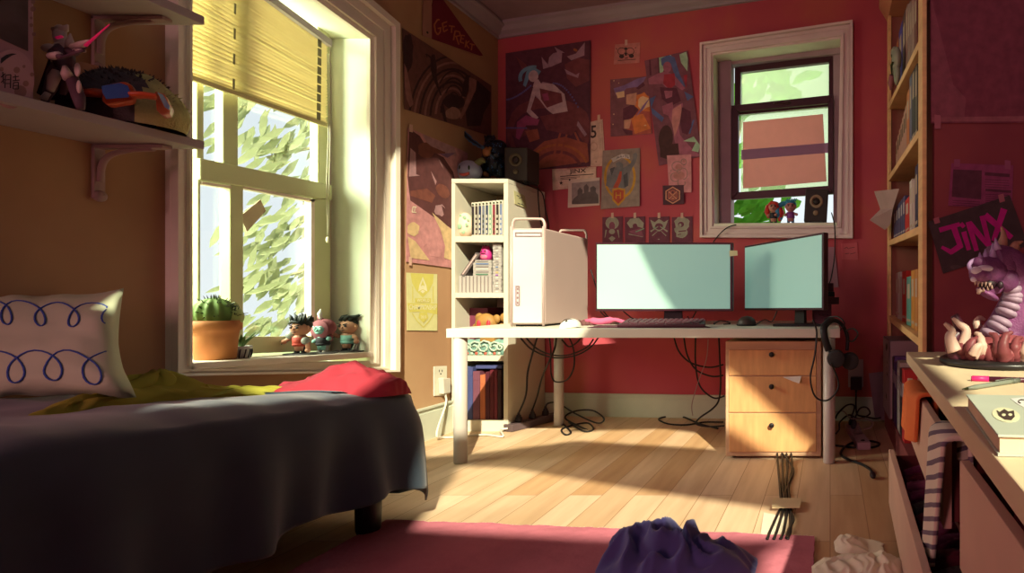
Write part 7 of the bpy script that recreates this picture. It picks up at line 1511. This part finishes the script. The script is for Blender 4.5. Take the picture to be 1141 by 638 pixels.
b = MB(); b.ell(dq(375, 362, -.075), (.034, .025, .022)); b.ell(dq(411, 365, -.10), (.012, .01, .014)); obj('mouth', b, mat('mouth_black', (.02, .006, .012), .5), dg)
b = MB()
for x, y, d in ((337, 352, 10), (346, 356, 12), (357, 358, 9), (368, 358, 9), (380, 360, 8)): b.tube([dq(x, y - 2, -.11), dq(x - 1, y + d + 4, -.11)], [.006, .001], n=6)
for x, y in ((352, 384), (362, 384), (374, 380), (386, 376)): b.tube([dq(x, y, -.10), dq(x - 1, y - 12, -.105)], [.005, .001], n=6)
b.tube([dq(350, 378, -.1), dq(345, 392, -.1)], [.012, .005], n=8)
obj('teeth', b, M_bone, dg)
b = MB()
for pts in ([(405, 285, 0), (418, 240, .01), (420, 215, .01), (414, 192, .01)], [(440, 285, 0), (455, 250, 0), (462, 242, 0), (478, 236, 0)]):
    b.tube(smoothpts([dq(*p) for p in pts], 4), [.026 - .0019 * i for i in range(13)], n=10)
obj('horns', b, mat('brown_horn', (.36, .17, .12), .5, .2, 14), dg)
b = MB()
for (x0_, y0_, x1_, y1_) in ((352, 302, 350, 268), (368, 296, 366, 258), (388, 286, 388, 240), (338, 300, 326, 292), (335, 318, 322, 308), (402, 262, 396, 225)): b.tube([dq(x0_, y0_, -.06), dq(x1_, y1_, -.05)], [.017, .0015], n=8)
b.tube(smoothpts([dq(330, 328, -.1), dq(318, 308, -.09), dq(332, 292, -.08), dq(350, 298, -.07)], 4), [.008] * 13, n=8)
obj('crest_spikes', b, mat('pale_violet_crest', (.34, .20, .38), .5, .15, 14), dg)
b = MB(); b.ell(dq(340, 322, -.115), (.020, .012, .014)); b.ell(dq(365, 316, -.11), (.03, .012, .012)); b.ell(dq(332, 348, -.11), (.012, .01, .010)); obj('face_plates', b, mat('pale_lilac_plate', (.55, .44, .55), .45, .1), dg)
# surf and tentacles round the base
b = MB(); rd = random.Random(10)
for i in range(22):
    a = 2 * PI * i / 22; r = .135 + rd.uniform(-.02, .02); b.ell(V((sx + .01 + r * math.cos(a), SY + r * math.sin(a), dz + .045 + rd.uniform(-.005, .015))), (rd.uniform(.03, .05), rd.uniform(.03, .045), rd.uniform(.03, .055)))
b.ell((sx + .02, SY, dz + .06), (.13, .12, .06))
obj('surf', b, M_flesh, dg)
b = MB(); b5 = MB()
for i in range(26):
    a = 2 * PI * i / 26 + rd.uniform(-.08, .08); r = .15 + rd.uniform(-.015, .02); c = V((sx + .01 + r * math.cos(a), SY + r * math.sin(a) * .98, dz + .040)); o = V((math.cos(a), math.sin(a), 0)); tgt = V((-math.sin(a), math.cos(a), 0)) * rd.choice((-1, 1)); hh = rd.uniform(.035, .075)
    sp5 = smoothpts([c, c + o * .018 - tgt * .008 + V((0, 0, hh * .5)), c + o * .006 + tgt * .004 + V((0, 0, hh)), c + tgt * .026 + V((0, 0, hh * 1.15))], 5)
    (b if rd.random() < .3 else b5).tube(sp5, [rd.uniform(.024, .034) * (1 - .85 * q / (len(sp5) - 1)) for q in range(len(sp5))], n=9)
obj('surf_curls', b5, mat('rosy_flesh', (.15, .035, .04), .5, .2, 14), dg)
for pts, r in (([(275, 560, -.1), (262, 520, -.1), (268, 500, -.1), (246, 478, -.1)], .026), ([(300, 545, -.08), (310, 500, -.08), (288, 480, -.08), (270, 462, -.08)], .022), ([(345, 490, .08), (340, 475, .08), (350, 462, .08), (366, 468, .08)], .018), ([(395, 565, -.14), (440, 555, -.14), (470, 545, -.13), (478, 570, -.13)], .020), ([(330, 570, -.14), (340, 550, -.15), (355, 545, -.15), (340, 585, -.15)], .018)):
    s_ = smoothpts([dq(*p) for p in pts], 5); b.tube(s_, [r * (1 - .75 * i / (len(s_) - 1)) for i in range(len(s_))], n=10)
obj('wave_crests', b, M_bone, dg)
b = MB()
for pts, r in (([(300, 590, -.06), (276, 560, -.06), (268, 530, -.06), (290, 500, -.05), (282, 470, -.05), (274, 455, -.05)], .034), ([(320, 590, .0), (318, 560, .0), (330, 535, .0), (300, 520, .0)], .030)):
    s_ = smoothpts([dq(*p) for p in pts], 5); b.tube(s_, [r * (1 - .6 * i / (len(s_) - 1)) for i in range(len(s_))], n=12)
obj('tentacle', b, mat('dark_aubergine', (.07, .015, .03), .4, .2), dg)
